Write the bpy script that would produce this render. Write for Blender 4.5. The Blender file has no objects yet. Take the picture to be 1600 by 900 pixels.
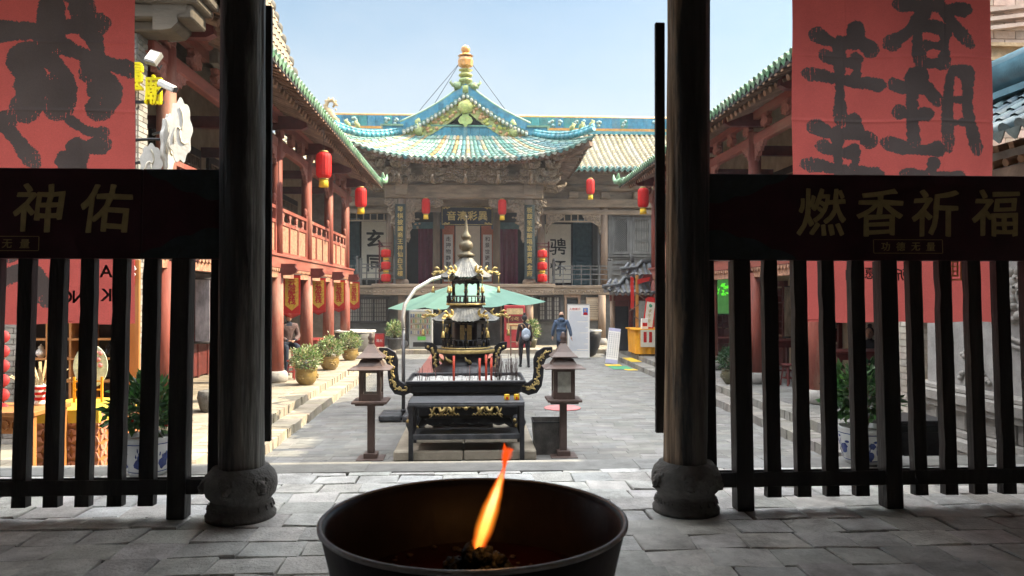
import bpy, math, random
from mathutils import Vector, Matrix
R = math.radians
random.seed(7)
SC = bpy.context.scene
COL = SC.collection
# ---------------------------------------------------------------- camera, light, exposure
cam_d = bpy.data.cameras.new('camera'); CAM = bpy.data.objects.new('camera', cam_d); COL.objects.link(CAM)
CAM.location = (0, 0, 2.33); CAM.rotation_euler = (R(90.49), 0, R(-2.9))
cam_d.sensor_width = 36; cam_d.lens = 36 * 1164 / 1600; cam_d.clip_start = .05; cam_d.clip_end = 2000
cam_d.dof.use_dof = True; cam_d.dof.focus_distance = 11.5; cam_d.dof.aperture_fstop = 9
SC.camera = CAM
SUN_EL, SUN_AZ, FILL_VEIL = 39.3, 86.0, 24.0            # azimuth clockwise from +Y
w = bpy.data.worlds.new('World'); SC.world = w; w.use_nodes = True
nt = w.node_tree; bg = nt.nodes['Background']
sky = nt.nodes.new('ShaderNodeTexSky'); sky.sky_type = 'NISHITA'; sky.sun_disc = False
sky.sun_elevation = R(SUN_EL); sky.sun_rotation = R(SUN_AZ)
sky.air_density = 1.0; sky.dust_density = 1.6; sky.ozone_density = 1.3
# unseen fill light added as a veil high overhead, clear pale sky lower down
hs = nt.nodes.new('ShaderNodeHueSaturation'); hs.inputs['Hue'].default_value = .482; hs.inputs['Saturation'].default_value = .95; hs.inputs['Value'].default_value = .66; nt.links.new(sky.outputs[0], hs.inputs['Color'])
tcw = nt.nodes.new('ShaderNodeTexCoord'); sxw = nt.nodes.new('ShaderNodeSeparateXYZ'); nt.links.new(tcw.outputs['Generated'], sxw.inputs[0])
mrw = nt.nodes.new('ShaderNodeMapRange'); mrw.interpolation_type = 'SMOOTHSTEP'; mrw.inputs[1].default_value = .42; mrw.inputs[2].default_value = .85
nt.links.new(sxw.outputs[2], mrw.inputs[0])
nzw = nt.nodes.new('ShaderNodeTexNoise'); nzw.inputs['Scale'].default_value = 2.2; nzw.inputs['Detail'].default_value = 6; nzw.inputs['Roughness'].default_value = .55
mpw = nt.nodes.new('ShaderNodeMapping'); mpw.inputs['Scale'].default_value = (1,1,2.4); nt.links.new(tcw.outputs['Generated'], mpw.inputs[0]); nt.links.new(mpw.outputs[0], nzw.inputs['Vector'])
wisp = nt.nodes.new('ShaderNodeMapRange'); wisp.inputs[1].default_value = .45; wisp.inputs[2].default_value = .75; wisp.inputs[4].default_value = .35; nt.links.new(nzw.outputs['Fac'], wisp.inputs[0])
mxw = nt.nodes.new('ShaderNodeMath'); mxw.operation = 'MAXIMUM'; nt.links.new(mrw.outputs[0], mxw.inputs[0]); nt.links.new(wisp.outputs[0], mxw.inputs[1])
veil = nt.nodes.new('ShaderNodeMix'); veil.data_type = 'RGBA'; nt.links.new(mxw.outputs[0], veil.inputs[0]); nt.links.new(hs.outputs[0], veil.inputs[6])
cl_ = nt.nodes.new('ShaderNodeMix'); cl_.data_type = 'RGBA'; nt.links.new(mrw.outputs[0], cl_.inputs[0]); cl_.inputs[6].default_value = (2.9,3.0,3.1,1); cl_.inputs[7].default_value = (FILL_VEIL*.98,FILL_VEIL,FILL_VEIL*1.01,1)
nt.links.new(cl_.outputs[2], veil.inputs[7])
lowm = nt.nodes.new('ShaderNodeMapRange'); lowm.interpolation_type = 'SMOOTHSTEP'; lowm.inputs[1].default_value = .46; lowm.inputs[2].default_value = .05; lowm.inputs[4].default_value = .92; nt.links.new(sxw.outputs[2], lowm.inputs[0])
hz_ = nt.nodes.new('ShaderNodeMix'); hz_.data_type = 'RGBA'; nt.links.new(lowm.outputs[0], hz_.inputs[0]); nt.links.new(veil.outputs[2], hz_.inputs[6]); hz_.inputs[7].default_value = (2.45,2.58,2.63,1)
nt.links.new(hz_.outputs[2], bg.inputs[0]); bg.inputs[1].default_value = .10
sd = bpy.data.lights.new('sun', 'SUN'); sd.energy = 3.5; sd.angle = R(.5); sd.color = (1, .86, .62)
SUN = bpy.data.objects.new('sun', sd); COL.objects.link(SUN)
_d = Vector((math.sin(R(SUN_AZ)) * math.cos(R(SUN_EL)), math.cos(R(SUN_AZ)) * math.cos(R(SUN_EL)), math.sin(R(SUN_EL))))
SUN.rotation_euler = _d.to_track_quat('Z', 'Y').to_euler(); SUN.location = _d * 60
vs = SC.view_settings; SC.display_settings.display_device = 'sRGB'
vs.view_transform = 'Standard'; vs.look = 'None'; vs.gamma = 1; vs.use_curve_mapping = False; vs.exposure = 1.82
SC.cycles.use_denoising = True; SC.cycles.max_bounces = 6; SC.cycles.diffuse_bounces = 4; SC.cycles.glossy_bounces = 3
SC.cycles.transparent_max_bounces = 12; SC.cycles.sample_clamp_indirect = 6; SC.cycles.volume_bounces = 0

# ---------------------------------------------------------------- helpers
def s2l(*c):
    return tuple((x / 255 / 12.92 if x <= 10 else ((x / 255 + .055) / 1.055) ** 2.4) for x in c)

class MB:
    """collects shapes and builds ONE mesh object"""
    def __init__(s): s.v = []; s.f = []; s.mi = []; s.sm = []; s.c = []; s.T = None
    def add(s, vs_, fs, mi=0, sm=False, col=None):
        o = len(s.v)
        if s.T is not None: vs_ = [s.T @ Vector(p) for p in vs_]
        s.v += [tuple(p) for p in vs_]
        for f in fs:
            s.f.append(tuple(i + o for i in f)); s.mi.append(mi); s.sm.append(sm); s.c.append(col)
    def bb(s, x0, x1, y0, y1, z0, z1, mi=0, col=None):
        s.add([(x0,y0,z0),(x1,y0,z0),(x1,y1,z0),(x0,y1,z0),(x0,y0,z1),(x1,y0,z1),(x1,y1,z1),(x0,y1,z1)],
              [(3,2,1,0),(4,5,6,7),(0,1,5,4),(1,2,6,5),(2,3,7,6),(3,0,4,7)], mi, False, col)
    def box(s, c, d, M=None, mi=0, col=None, tp=1.0):
        x, y, z = (k / 2 for k in d)
        p = [(-x,-y,-z),(x,-y,-z),(x,y,-z),(-x,y,-z),(-x*tp,-y*tp,z),(x*tp,-y*tp,z),(x*tp,y*tp,z),(-x*tp,y*tp,z)]
        M = M or Matrix.Identity(3)
        s.add([M @ Vector(q) + Vector(c) for q in p], [(3,2,1,0),(4,5,6,7),(0,1,5,4),(1,2,6,5),(2,3,7,6),(3,0,4,7)], mi, False, col)
    def beam(s, a, b, w_, h, mi=0, col=None, up=(0,0,1)):
        a = Vector(a); b = Vector(b); y = (b - a); L = y.length; y.normalize()
        x = y.cross(Vector(up))
        if x.length < 1e-4: x = Vector((1,0,0))
        x.normalize(); z = x.cross(y)
        M = Matrix((x, y, z)).transposed()
        s.box((a + b) / 2, (w_, L, h), M, mi, col)
    def tube(s, pts, r, n=8, caps=True, mi=0, col=None, sm=True, sq=1.0):
        pts = [Vector(p) for p in pts]; k = len(pts)
        rr = r if isinstance(r, (list, tuple)) else [r] * k
        vs_ = []; X = None
        for i, p in enumerate(pts):
            t = (pts[min(i+1, k-1)] - pts[max(i-1, 0)]).normalized()
            if X is None:
                X = t.orthogonal().normalized() if abs(t.z) > .99 else t.cross(Vector((0,0,1))).normalized()
            X = (X - t * X.dot(t)).normalized(); Y = t.cross(X)
            for j in range(n):
                a = 2 * math.pi * (j + .5) / n
                vs_.append(p + X * math.cos(a) * rr[i] + Y * math.sin(a) * rr[i] * sq)
        fs = [(i*n+j, i*n+(j+1) % n, (i+1)*n+(j+1) % n, (i+1)*n+j) for i in range(k-1) for j in range(n)]
        s.add(vs_, fs, mi, sm, col)
        if caps:
            o = len(s.v) - len(vs_)
            s.f += [tuple(o + j for j in reversed(range(n))), tuple(o + (k-1)*n + j for j in range(n))]
            s.mi += [mi]*2; s.sm += [False]*2; s.c += [col]*2
    def lathe(s, prof, c=(0,0,0), n=24, sm=True, mi=0, col=None, fn=None, close=True):
        k = len(prof); vs_ = []
        for r, z in prof:
            for j in range(n):
                a = 2 * math.pi * j / n; q = fn(a, r, z) if fn else 1
                vs_.append((c[0] + r*q*math.cos(a), c[1] + r*q*math.sin(a), c[2] + z))
        fs = [(i*n+j, i*n+(j+1) % n, (i+1)*n+(j+1) % n, (i+1)*n+j) for i in range(k-1) for j in range(n)]
        if close: fs += [tuple(reversed(range(n))), tuple((k-1)*n + j for j in range(n))]
        s.add(vs_, fs, mi, sm, col)
    def prism(s, poly, o, u, v, d, mi=0, col=None):
        o = Vector(o); u = Vector(u); v = Vector(v); d = Vector(d); n = len(poly)
        a = [o + u * p[0] + v * p[1] for p in poly]
        fs = [tuple(range(n)), tuple(reversed(range(n, 2*n)))] + [(i, (i+1) % n, n+(i+1) % n, n+i) for i in range(n)]
        s.add(a + [p + d for p in a], fs, mi, False, col)
    def grid(s, f, nu, nv, mi=0, sm=True, col=None):
        s.add([f(i / nu, j / nv) for i in range(nu+1) for j in range(nv+1)],
              [(i*(nv+1)+j, (i+1)*(nv+1)+j, (i+1)*(nv+1)+j+1, i*(nv+1)+j+1) for i in range(nu) for j in range(nv)], mi, sm, col)
    def blob(s, c, r, n=8, m=6, mi=0, col=None, jit=0):
        rx, ry, rz = r if isinstance(r, (tuple, list)) else (r, r, r); vs_ = []
        for i in range(m+1):
            t = math.pi * i / m
            for j in range(n):
                a = 2*math.pi*j/n; q = 1 + random.uniform(-jit, jit)
                vs_.append((c[0]+rx*q*math.sin(t)*math.cos(a), c[1]+ry*q*math.sin(t)*math.sin(a), c[2]+rz*q*math.cos(t)))
        s.add(vs_, [(i*n+j, i*n+(j+1) % n, (i+1)*n+(j+1) % n, (i+1)*n+j) for i in range(m) for j in range(n)], mi, True, col)
    def build(s, name, mats, parent=None, loc=(0,0,0), rz=0, bevel=0, seg=1):
        me = bpy.data.meshes.new(name); me.from_pydata(s.v, [], s.f)
        for m_ in (mats if isinstance(mats, (list, tuple)) else [mats]): me.materials.append(m_)
        me.polygons.foreach_set('material_index', s.mi); me.polygons.foreach_set('use_smooth', s.sm)
        if any(c is not None for c in s.c) or any(m_.get('tinted') for m_ in me.materials if m_):
            at_ = me.color_attributes.new('tint', 'FLOAT_COLOR', 'CORNER'); buf = []
            for f, c in zip(s.f, s.c): buf += (list(c or (1,1,1)) + [1]) * len(f)
            at_.data.foreach_set('color', buf)
        me.validate(); me.update()
        o = bpy.data.objects.new(name, me); COL.objects.link(o); o.location = loc; o.rotation_euler = (0,0,rz)
        if parent: o.parent = parent
        if bevel:
            b = o.modifiers.new('bevel', 'BEVEL'); b.width = bevel; b.segments = seg; b.limit_method = 'ANGLE'; b.angle_limit = R(40)
        return o

def tag(o, label=None, cat=None, group=None, kind=None):
    if label: o['label'] = label
    if cat: o['category'] = cat
    if group: o['group'] = group
    if kind: o['kind'] = kind
    return o
def thing(name, label, cat, loc=(0,0,0), rz=0, group=None):
    o = bpy.data.objects.new(name, None); COL.objects.link(o); o.empty_display_size = .2
    o.location = loc; o.rotation_euler = (0,0,rz)
    return tag(o, label, cat, group)
def struct(o): o['kind'] = 'structure'; return o
def dup(root, loc, rz=None, label=None):
    def cp(o, par):
        c = o.copy(); COL.objects.link(c)
        if par: c.parent = par
        for ch in o.children: cp(ch, c)
        return c
    r = cp(root, None); r.location = loc
    if rz is not None: r.rotation_euler = (0,0,rz)
    if label: r['label'] = label
    return r

# ------------------------------------------------------------ materials
def mat(name, col, rough=.75, var=.25, sc=3.0, bump=.15, bsc=40, metal=0, spec=.4, st=(1,1,1), tint=False, dirt=0, dirtcol=(.03,.028,.025), bdist=.02,
        emit=None, estr=1, trans=0, alpha=1, spots=0, vor=0):
    m = bpy.data.materials.new(name); m.use_nodes = True; t = m.node_tree; N = t.nodes.new; L = t.links.new
    p = t.nodes['Principled BSDF']; tc = N('ShaderNodeTexCoord'); mp = N('ShaderNodeMapping'); L(tc.outputs['Object'], mp.inputs[0])
    mp.inputs['Scale'].default_value = st
    n1 = N('ShaderNodeTexNoise'); n1.inputs['Scale'].default_value = sc; n1.inputs['Detail'].default_value = 6; n1.inputs['Roughness'].default_value = .65
    L(mp.outputs[0], n1.inputs['Vector'])
    rp = N('ShaderNodeValToRGB'); rp.color_ramp.elements[0].position = .3; rp.color_ramp.elements[1].position = .72
    rp.color_ramp.elements[0].color = (*[c*(1-var) for c in col], 1); rp.color_ramp.elements[1].color = (*[min(1, c*(1+var)) for c in col], 1)
    L(n1.outputs['Fac'], rp.inputs[0]); out = rp.outputs[0]
    if tint:
        m['tinted'] = 1
        a = N('ShaderNodeAttribute'); a.attribute_name = 'tint'; mx = N('ShaderNodeMix'); mx.data_type = 'RGBA'; mx.blend_type = 'MULTIPLY'
        mx.inputs[0].default_value = 1; L(out, mx.inputs[6]); L(a.outputs['Color'], mx.inputs[7]); out = mx.outputs[2]
    if dirt:
        n2 = N('ShaderNodeTexNoise'); n2.inputs['Scale'].default_value = sc * .45; n2.inputs['Detail'].default_value = 9; n2.inputs['Roughness'].default_value = .7
        L(mp.outputs[0], n2.inputs['Vector'])
        r2 = N('ShaderNodeValToRGB'); r2.color_ramp.elements[0].position = .5; r2.color_ramp.elements[1].position = .68
        r2.color_ramp.elements[0].color = (0,0,0,1); r2.color_ramp.elements[1].color = (dirt,)*3 + (1,)
        L(n2.outputs['Fac'], r2.inputs[0]); mx = N('ShaderNodeMix'); mx.data_type = 'RGBA'
        L(r2.outputs[0], mx.inputs[0]); L(out, mx.inputs[6]); mx.inputs[7].default_value = (*dirtcol, 1); out = mx.outputs[2]
    L(out, p.inputs['Base Color'])
    p.inputs['Roughness'].default_value = rough; p.inputs['Metallic'].default_value = metal; p.inputs['Specular IOR Level'].default_value = spec
    if bump:
        if vor:
            nb = N('ShaderNodeTexVoronoi'); nb.inputs['Scale'].default_value = bsc; o_ = nb.outputs['Distance']
        else:
            nb = N('ShaderNodeTexNoise'); nb.inputs['Scale'].default_value = bsc; nb.inputs['Detail'].default_value = 4; o_ = nb.outputs['Fac']
        L(mp.outputs[0], nb.inputs['Vector'])
        b = N('ShaderNodeBump'); b.inputs['Strength'].default_value = bump; b.inputs['Distance'].default_value = bdist
        L(o_, b.inputs['Height']); L(b.outputs[0], p.inputs['Normal'])
    if emit: p.inputs['Emission Color'].default_value = (*emit, 1); p.inputs['Emission Strength'].default_value = estr
    if trans:                                  # thin cloth or leaf: some light passes through
        tr = N('ShaderNodeBsdfTranslucent'); L(out, tr.inputs[0]); ms = N('ShaderNodeMixShader'); ms.inputs[0].default_value = trans
        L(p.outputs[0], ms.inputs[1]); L(tr.outputs[0], ms.inputs[2]); L(ms.outputs[0], t.nodes['Material Output'].inputs[0])
    return m

def glyphs(body, size=1.0, off=0.0, ext=.004, _c={}):
    k = (body, off, ext / size)
    if k not in _c:
        cu = bpy.data.curves.new('t', 'FONT'); cu.body = body; cu.extrude = ext / size; cu.offset = off; cu.resolution_u = 3
        cu.align_x = 'CENTER'; cu.align_y = 'CENTER'
        o = bpy.data.objects.new('t', cu); COL.objects.link(o); dg = bpy.context.evaluated_depsgraph_get()
        me = bpy.data.meshes.new_from_object(o.evaluated_get(dg), depsgraph=dg)
        V = [v.co.copy() for v in me.vertices]; F = [tuple(p.vertices) for p in me.polygons]
        if len(body) == 1 and V:       # centre one character on its own outline
            cx = (min(v.x for v in V)+max(v.x for v in V))/2; cy = (min(v.y for v in V)+max(v.y for v in V))/2
            V = [Vector((v.x-cx, v.y-cy, v.z)) for v in V]
        _c[k] = (V, F); bpy.data.objects.remove(o); bpy.data.curves.remove(cu); bpy.data.meshes.remove(me)
    return _c[k]
def write(mb, body, o, size, u=(1,0,0), v=(0,0,1), off=.0, ext=.004, sx=1, mi=0, brush=0, shear=0):
    """one word of raised lettering; brush > 0 roughens it like brushwork"""
    V, F = glyphs(body, size, 0, ext); o = Vector(o); u = Vector(u).normalized(); v = Vector(v).normalized(); n = u.cross(v)
    ph = random.random() * 9
    P = []
    for p in V:
        x, y = p.x * size * sx, p.y * size
        x += shear * y
        if brush:
            x += brush * size * (math.sin(y*9/size + ph) + .6*math.sin(x*21/size+y*17/size+ph)); y += brush * size * (math.sin(x*8/size + 2*ph) + .5*math.sin(x*19/size-y*23/size))
        P.append(o + u * x + v * y + n * p.z * size)
    b_ = off*size*.85                      # bold: shifted copies of the character, each a hair deeper than the last
    for k, (dx, dz) in enumerate(((0,0),(1,.3),(-1,-.3),(.5,1),(-.5,-1),(.9,-.8),(-.9,.8)) if off > .006 else ((0,0),)):
        sh = u*dx*b_ + v*dz*b_ - n*(.00035*k); mb.add([p + sh for p in P], F, mi)
def column_text(mb, chars, o, size, step, **k):
    for i, ch in enumerate(chars): write(mb, ch, Vector(o) - Vector((0,0,step*i)), size, **k)

def leaves(mb, c, rad, n, L=.06, W=.022, cols=((.05,.1,.03),), shell=.55, up=.3, seed=1, droop=0):
    rnd = random.Random(seed); c = Vector(c)
    for i in range(n):
        while True:
            d = Vector((rnd.gauss(0,1), rnd.gauss(0,1), rnd.gauss(0,1))).normalized()
            if d.z > -.75: break
        q = (shell + (1-shell) * rnd.random() ** .5) * (1 + .12*math.sin(5*d.x+3*d.y*2+seed) + .1*math.sin(7*d.z+4*d.x))
        p = c + Vector((d.x*rad[0]*q, d.y*rad[1]*q, d.z*rad[2]*q))
        ax = (d + Vector((rnd.gauss(0,.5), rnd.gauss(0,.5), rnd.gauss(0,.4) + up - droop))).normalized()
        sd_ = ax.cross(Vector((rnd.gauss(0,1), rnd.gauss(0,1), rnd.gauss(0,1)))).normalized(); nn = ax.cross(sd_)
        l = L * rnd.uniform(.55, 1.5); w_ = W * rnd.uniform(.65, 1.35)
        if rnd.random() < .05: p = p + d*rnd.uniform(.03,.09)
        a = p; b = p + ax*l
        m1 = p + ax*l*.45
        k = cols[rnd.randrange(len(cols))]; k = tuple(x * rnd.uniform(.8, 1.2) for x in k)
        mb.add([a, m1 + sd_*w_ + nn*w_*.35, b, m1 - sd_*w_ + nn*w_*.35, m1], [(0,1,4),(1,2,4),(2,3,4),(3,0,4)], 0, True, k)
# ---------------------------------------------------------------- materials
m_hallbrick = mat('grey_brick', (.58,.575,.555), .55, .28, 5, .7, 45, tint=True, dirt=.75, dirtcol=(.2,.19,.175), bdist=.014)
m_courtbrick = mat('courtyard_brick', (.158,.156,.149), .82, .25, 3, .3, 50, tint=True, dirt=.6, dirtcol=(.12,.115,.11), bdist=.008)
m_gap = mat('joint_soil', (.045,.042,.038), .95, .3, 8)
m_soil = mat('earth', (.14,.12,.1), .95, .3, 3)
m_stepshade = mat('shaded_step_stone', (.2,.19,.175), .8, .2, 4, .4, 30, tint=True, dirt=.35, dirtcol=(.1,.09,.085), bdist=.015)  # step stone copy for the right side, its shade put into the colour
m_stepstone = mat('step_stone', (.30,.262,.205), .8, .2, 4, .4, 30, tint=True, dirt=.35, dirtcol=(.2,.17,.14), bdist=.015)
m_wallbrick = mat('wall_brick', (.28,.265,.245), .85, .25, 5, .4, 45, tint=True, dirt=.3, dirtcol=(.13,.12,.11), bdist=.01)
m_black = mat('black_lacquer', (.02,.019,.02), .55, .4, 8, .8, 40, st=(1,1,.15), dirt=.6, dirtcol=(.085,.078,.07), bdist=.01)
m_blackcol = mat('worn_black_paint', (.035,.035,.037), .55, .5, 9, 1, 22, st=(1,1,.1), dirt=.85, dirtcol=(.2,.175,.145), bdist=.02)
m_maroon = mat('maroon_lacquer', (.05,.014,.024), .45, .3, 5, .05)
m_dimgold = mat('gold_lettering', (.44,.35,.16), .5, .15, 20, 0)
m_cloudgrey = mat('painted_cloud_grey', (.035,.05,.055), .6, .3, 14, .1)
m_stonegrey = mat('carved_grey_stone', (.13,.125,.118), .8, .3, 9, .7, 34, dirt=.4, dirtcol=(.05,.05,.048), bdist=.02)
m_lightstone = mat('pale_stone', (.29,.275,.255), .8, .2, 6, .4, 30, bdist=.015)
m_redcloth = mat('red_banner_cloth', (1,1,1), .95, .14, 2.2, .3, 120, trans=.62, bdist=.004, spec=.1, tint=True)
m_cloth_ink = mat('ink_on_cloth', (.085,.062,.06), .95, .35, 9, .3, 120, trans=.4, bdist=.004, spec=.1, st=(1,1,3))
m_clothgold = mat('gold_print', (.5,.27,.06), .8, .1, 20, 0)
m_redwood = mat('weathered_red_wood', (.25,.066,.046), .65, .4, 4, .35, 26, st=(1,1,.2), dirt=.85, dirtcol=(.40,.24,.175), bdist=.01)
m_redwoodh = mat('weathered_red_beam', (.25,.07,.05), .65, .35, 4, .35, 26, st=(1,.2,1), dirt=.6, dirtcol=(.33,.2,.14), bdist=.01)
m_carvedred = mat('carved_red_wood', (.33,.13,.1), .75, .4, 9, .9, 22, vor=1, bdist=.03)
m_panelpale = mat('faded_carved_panel', (.36,.19,.12), .8, .5, 14, 1, 16, dirt=.6, dirtcol=(.2,.06,.04), bdist=.03)
m_oldwood = mat('weathered_grey_wood', (.25,.195,.14), .85, .45, 4, .6, 22, st=(.25,1,1), dirt=.35, dirtcol=(.12,.095,.075), bdist=.015)
m_oldwoodv = mat('weathered_grey_post', (.27,.2,.145), .85, .45, 4, .5, 22, st=(1,1,.2), dirt=.5, dirtcol=(.2,.1,.07), bdist=.015)
m_carved = mat('carved_grey_wood', (.27,.21,.15), .85, .5, 11, 1.0, 16, vor=1, dirt=.3, dirtcol=(.1,.08,.065), bdist=.05)
m_rafter = mat('rafter_wood', (.16,.105,.075), .85, .4, 5, .3, 20, tint=True)
m_darkwood = mat('dark_interior_wood', (.035,.03,.03), .7, .4, 5, .3, 20)
m_darkred = mat('dark_red_wood', (.11,.022,.02), .5, .4, 5, .2, 24)
m_tile = mat('glazed_tile', (.72,.72,.72), .5, .35, 9, .3, 30, tint=True, dirt=.35, dirtcol=(.42,.4,.33), spec=.4, bdist=.01)
m_tiledark = mat('tile_bed', (.16,.15,.12), .8, .3, 8, .3)
m_greytile = mat('grey_roof_tile', (.14,.14,.14), .8, .4, 6, .5, 30, tint=True)
m_white = mat('white_board', (.78,.77,.74), .7, .05, 8, 0)
m_paper = mat('scroll_paper', (.62,.58,.48), .9, .08, 6, .05)
m_ink = mat('black_ink', (.012,.012,.012), .8, .2, 20, 0)
m_gold = mat('gilt', (.46,.34,.12), .45, .4, 20, .4, 60, metal=.5)
m_iron = mat('black_cast_iron', (.022,.022,.026), .4, .4, 12, .3, 60, metal=.3, bdist=.005)
m_brown = mat('brown_painted_metal', (.08,.052,.044), .5, .2, 12, .1, 60)
m_redcotton = mat('red_lantern_cloth', (.62,.018,.016), .6, .12, 10, .1, 60, trans=.35)
m_yellow = mat('yellow_tassel', (.75,.5,.03), .7, .1, 20, .1)

TEAL = [(.10,.26,.23),(.13,.30,.26),(.17,.34,.28),(.09,.23,.25),(.23,.38,.33)]
WARM = [(.46,.30,.10),(.44,.34,.17),(.46,.41,.3),(.38,.26,.1),(.42,.38,.27)]
TAN = [(.46,.38,.22),(.44,.38,.25),(.47,.42,.3),(.42,.34,.18),(.45,.42,.33)]
PALE = [(.42,.43,.36),(.34,.42,.37),(.45,.44,.36)]
GREEN = [(.11,.27,.13),(.16,.33,.18),(.2,.37,.22),(.12,.24,.15),(.28,.4,.28)]

# ---------------------------------------------------------------- ground and paving
b = MB(); b.add([(-150,-150,-.06),(150,-150,-.06),(150,300,-.06),(-150,300,-.06)], [(0,1,2,3)])
struct(b.build('ground', m_soil))
def paving(name, x0, x1, y0, y1, z, ln, dp, mt, gap=.008, jit=.004, seed=3, th=.05, wear=1.0):
    rnd = random.Random(seed); mb = MB(); y = y0; r = 0
    while y < y1 - .02:
        d = min(dp * rnd.uniform(.96,1.04), y1 - y); x = x0 - rnd.random() * ln
        while x < x1:
            l = ln * rnd.uniform(.88,1.12); a, c = max(x, x0), min(x + l, x1)
            if c - a > .03:
                J = lambda: rnd.uniform(-jit, jit)
                zt = [z + rnd.uniform(-.002,.002)*wear] * 4; t1, t2 = rnd.uniform(-.0025,.0025)*wear, rnd.uniform(-.0025,.0025)*wear
                g = gap / 2
                P = [(a+g+J(), y+g+J()), (c-g+J(), y+g+J()), (c-g+J(), y+d-g+J()), (a+g+J(), y+d-g+J())]
                zz = [zt[0]+t1+t2, zt[1]-t1+t2, zt[2]-t1-t2, zt[3]+t1-t2]
                e = .006; Q = [(P[0][0]-e,P[0][1]-e),(P[1][0]+e,P[1][1]-e),(P[2][0]+e,P[2][1]+e),(P[3][0]-e,P[3][1]+e)]
                v = [(p[0],p[1],k) for p, k in zip(P, zz)] + [(p[0],p[1],k-.007) for p, k in zip([(P[i][0]*.0+Q[i][0]*1.0, P[i][1]*.0+Q[i][1]) for i in range(4)], zz)] + [(q[0],q[1],z-th) for q in Q]
                k = rnd.uniform(.8,1.14); tc = (k*rnd.uniform(.97,1.03), k, k*rnd.uniform(.95,1.03))
                mb.add(v, [(0,1,2,3),(4,5,1,0),(5,6,2,1),(6,7,3,2),(7,4,0,3),(8,9,5,4),(9,10,6,5),(10,11,7,6),(11,8,4,7)], 0, False, tc)
            x += l
        y += d; r += 1
    return mb.build(name, mt)
# hall floor (raised .78 m above the court)
b = MB(); b.bb(-7,7,-5,6.945,-.05,.755); struct(b.build('hall_base', m_gap))
struct(paving('hall_floor', -6.6,6.6, 2.2,6.55, .78, .355,.285, m_hallbrick, gap=.016, jit=.014, seed=5, wear=2.4))
b = MB(); b.bb(-6.6,6.6,-5,2.19,.75,.78); struct(b.build('hall_back_floor', m_hallbrick))
struct(paving('hall_edge_stone', -6.6,6.6, 6.56,6.96, .781, 1.25,.40, mat('edge_stone', (.225,.222,.212), .75, .25, 5, .4, 30, tint=True, dirt=.5, dirtcol=(.13,.125,.12), bdist=.01), gap=.007, jit=.004, seed=9, th=.16))
# the court
b = MB(); b.bb(-3.1,5.1,6.9,33,-.05,-.012); struct(b.build('courtyard_base', m_gap))
struct(paving('courtyard', -3.03,5.06, 7.0,29.2, 0, .40,.2, m_courtbrick, gap=.007, jit=.004, seed=11, th=.03))
# the two terraces with two stone steps each, and the ledge before the theatre
def step_edge(name, x0, x1, y0, y1, z0, z1, side, seed, alongx=False):
    rnd = random.Random(seed); mb = MB(); t = y0 if not alongx else x0; end = y1 if not alongx else x1
    while t < end:
        l = min(rnd.uniform(.16,.3), end - t); k = rnd.uniform(.78,1.15); c = (k, k*rnd.uniform(.96,1.02), k*rnd.uniform(.92,1.02))
        j = lambda q=.012: rnd.uniform(-q, q)
        if not alongx:
            xa = x0 + (j() if side > 0 else 0); xb = x1 + (j() if side < 0 else 0)
            P = [(xa,t+.005,z0),(xb,t+.005,z0),(xb,t+l-.005,z0),(xa,t+l-.005,z0),(xa+j(),t+.006,z1+j(.004)),(xb+j(),t+.006,z1+j(.004)),(xb+j(),t+l-.006,z1+j(.004)),(xa+j(),t+l-.006,z1+j(.004))]
        else:
            P = [(t+.005,y0+j(),z0),(t+l-.005,y0+j(),z0),(t+l-.005,y1,z0),(t+.005,y1,z0),(t+.006,y0+j(),z1+j(.004)),(t+l-.006,y0+j(),z1+j(.004)),(t+l-.006,y1,z1),(t+.006,y1,z1)]
        mb.add(P, [(3,2,1,0),(4,5,6,7),(0,1,5,4),(1,2,6,5),(2,3,7,6),(3,0,4,7)], 0, False, c); t += l
    return struct(mb.build(name, m_stepshade if side > 0 else m_stepstone))
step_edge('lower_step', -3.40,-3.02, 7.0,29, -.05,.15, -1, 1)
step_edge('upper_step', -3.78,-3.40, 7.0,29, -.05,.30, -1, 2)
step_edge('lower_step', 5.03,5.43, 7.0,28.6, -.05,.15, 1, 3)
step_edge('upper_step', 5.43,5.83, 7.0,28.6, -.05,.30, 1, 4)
b = MB(); b.bb(-11,-3.79,7.0,29,-.05,.268); b.bb(5.84,12.5,7.0,28.6,-.05,.268); struct(b.build('terrace_base', m_gap))
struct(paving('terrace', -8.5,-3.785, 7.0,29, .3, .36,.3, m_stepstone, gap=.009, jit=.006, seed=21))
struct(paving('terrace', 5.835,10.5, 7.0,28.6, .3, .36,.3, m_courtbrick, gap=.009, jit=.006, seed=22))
step_edge('theatre_ledge', -8,10, 29.2,31.9, -.05,.16, -1, 7, alongx=True)
b = MB(); b.bb(-14,14,29.6,46,-.05,.13); struct(b.build('ledge_base', m_gap))
# red carpet from the theatre to the censer
b = MB(); b.bb(-1.68,.75,18.6,29.0,.004,.014); tag(b.build('carpet', mat('brown_red_carpet', (.2,.075,.06), .95, .2, 4, .3, 90)), 'long faded red carpet running from theatre to censer', 'carpet')
# ---------------------------------------------------------------- the hall we stand in
b = MB(); b.bb(-7,7,-5,7.3,5.62,5.75); struct(b.build('hall_ceiling', mat('bounce_ceiling', (.4,.36,.32), .9, .3)))  # unseen; colour raised for bounce, front edge carried forward to block sun
b = MB(); b.bb(-7,7,-5.2,-5,.7,5.7); b.bb(-7.2,-7,-5.2,5.5,.7,5.6); b.bb(7,7.2,-5.2,7.25,.7,5.62); struct(b.build('hall_wall', mat('bounce_plaster', (.6,.57,.52), .9, .2)))  # unseen; made paler for bounce light, right side lengthened to block sun
b = MB(); b.bb(-7,7,5.12,5.5,5.0,5.6); struct(b.build('hall_lintel', m_black))

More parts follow.
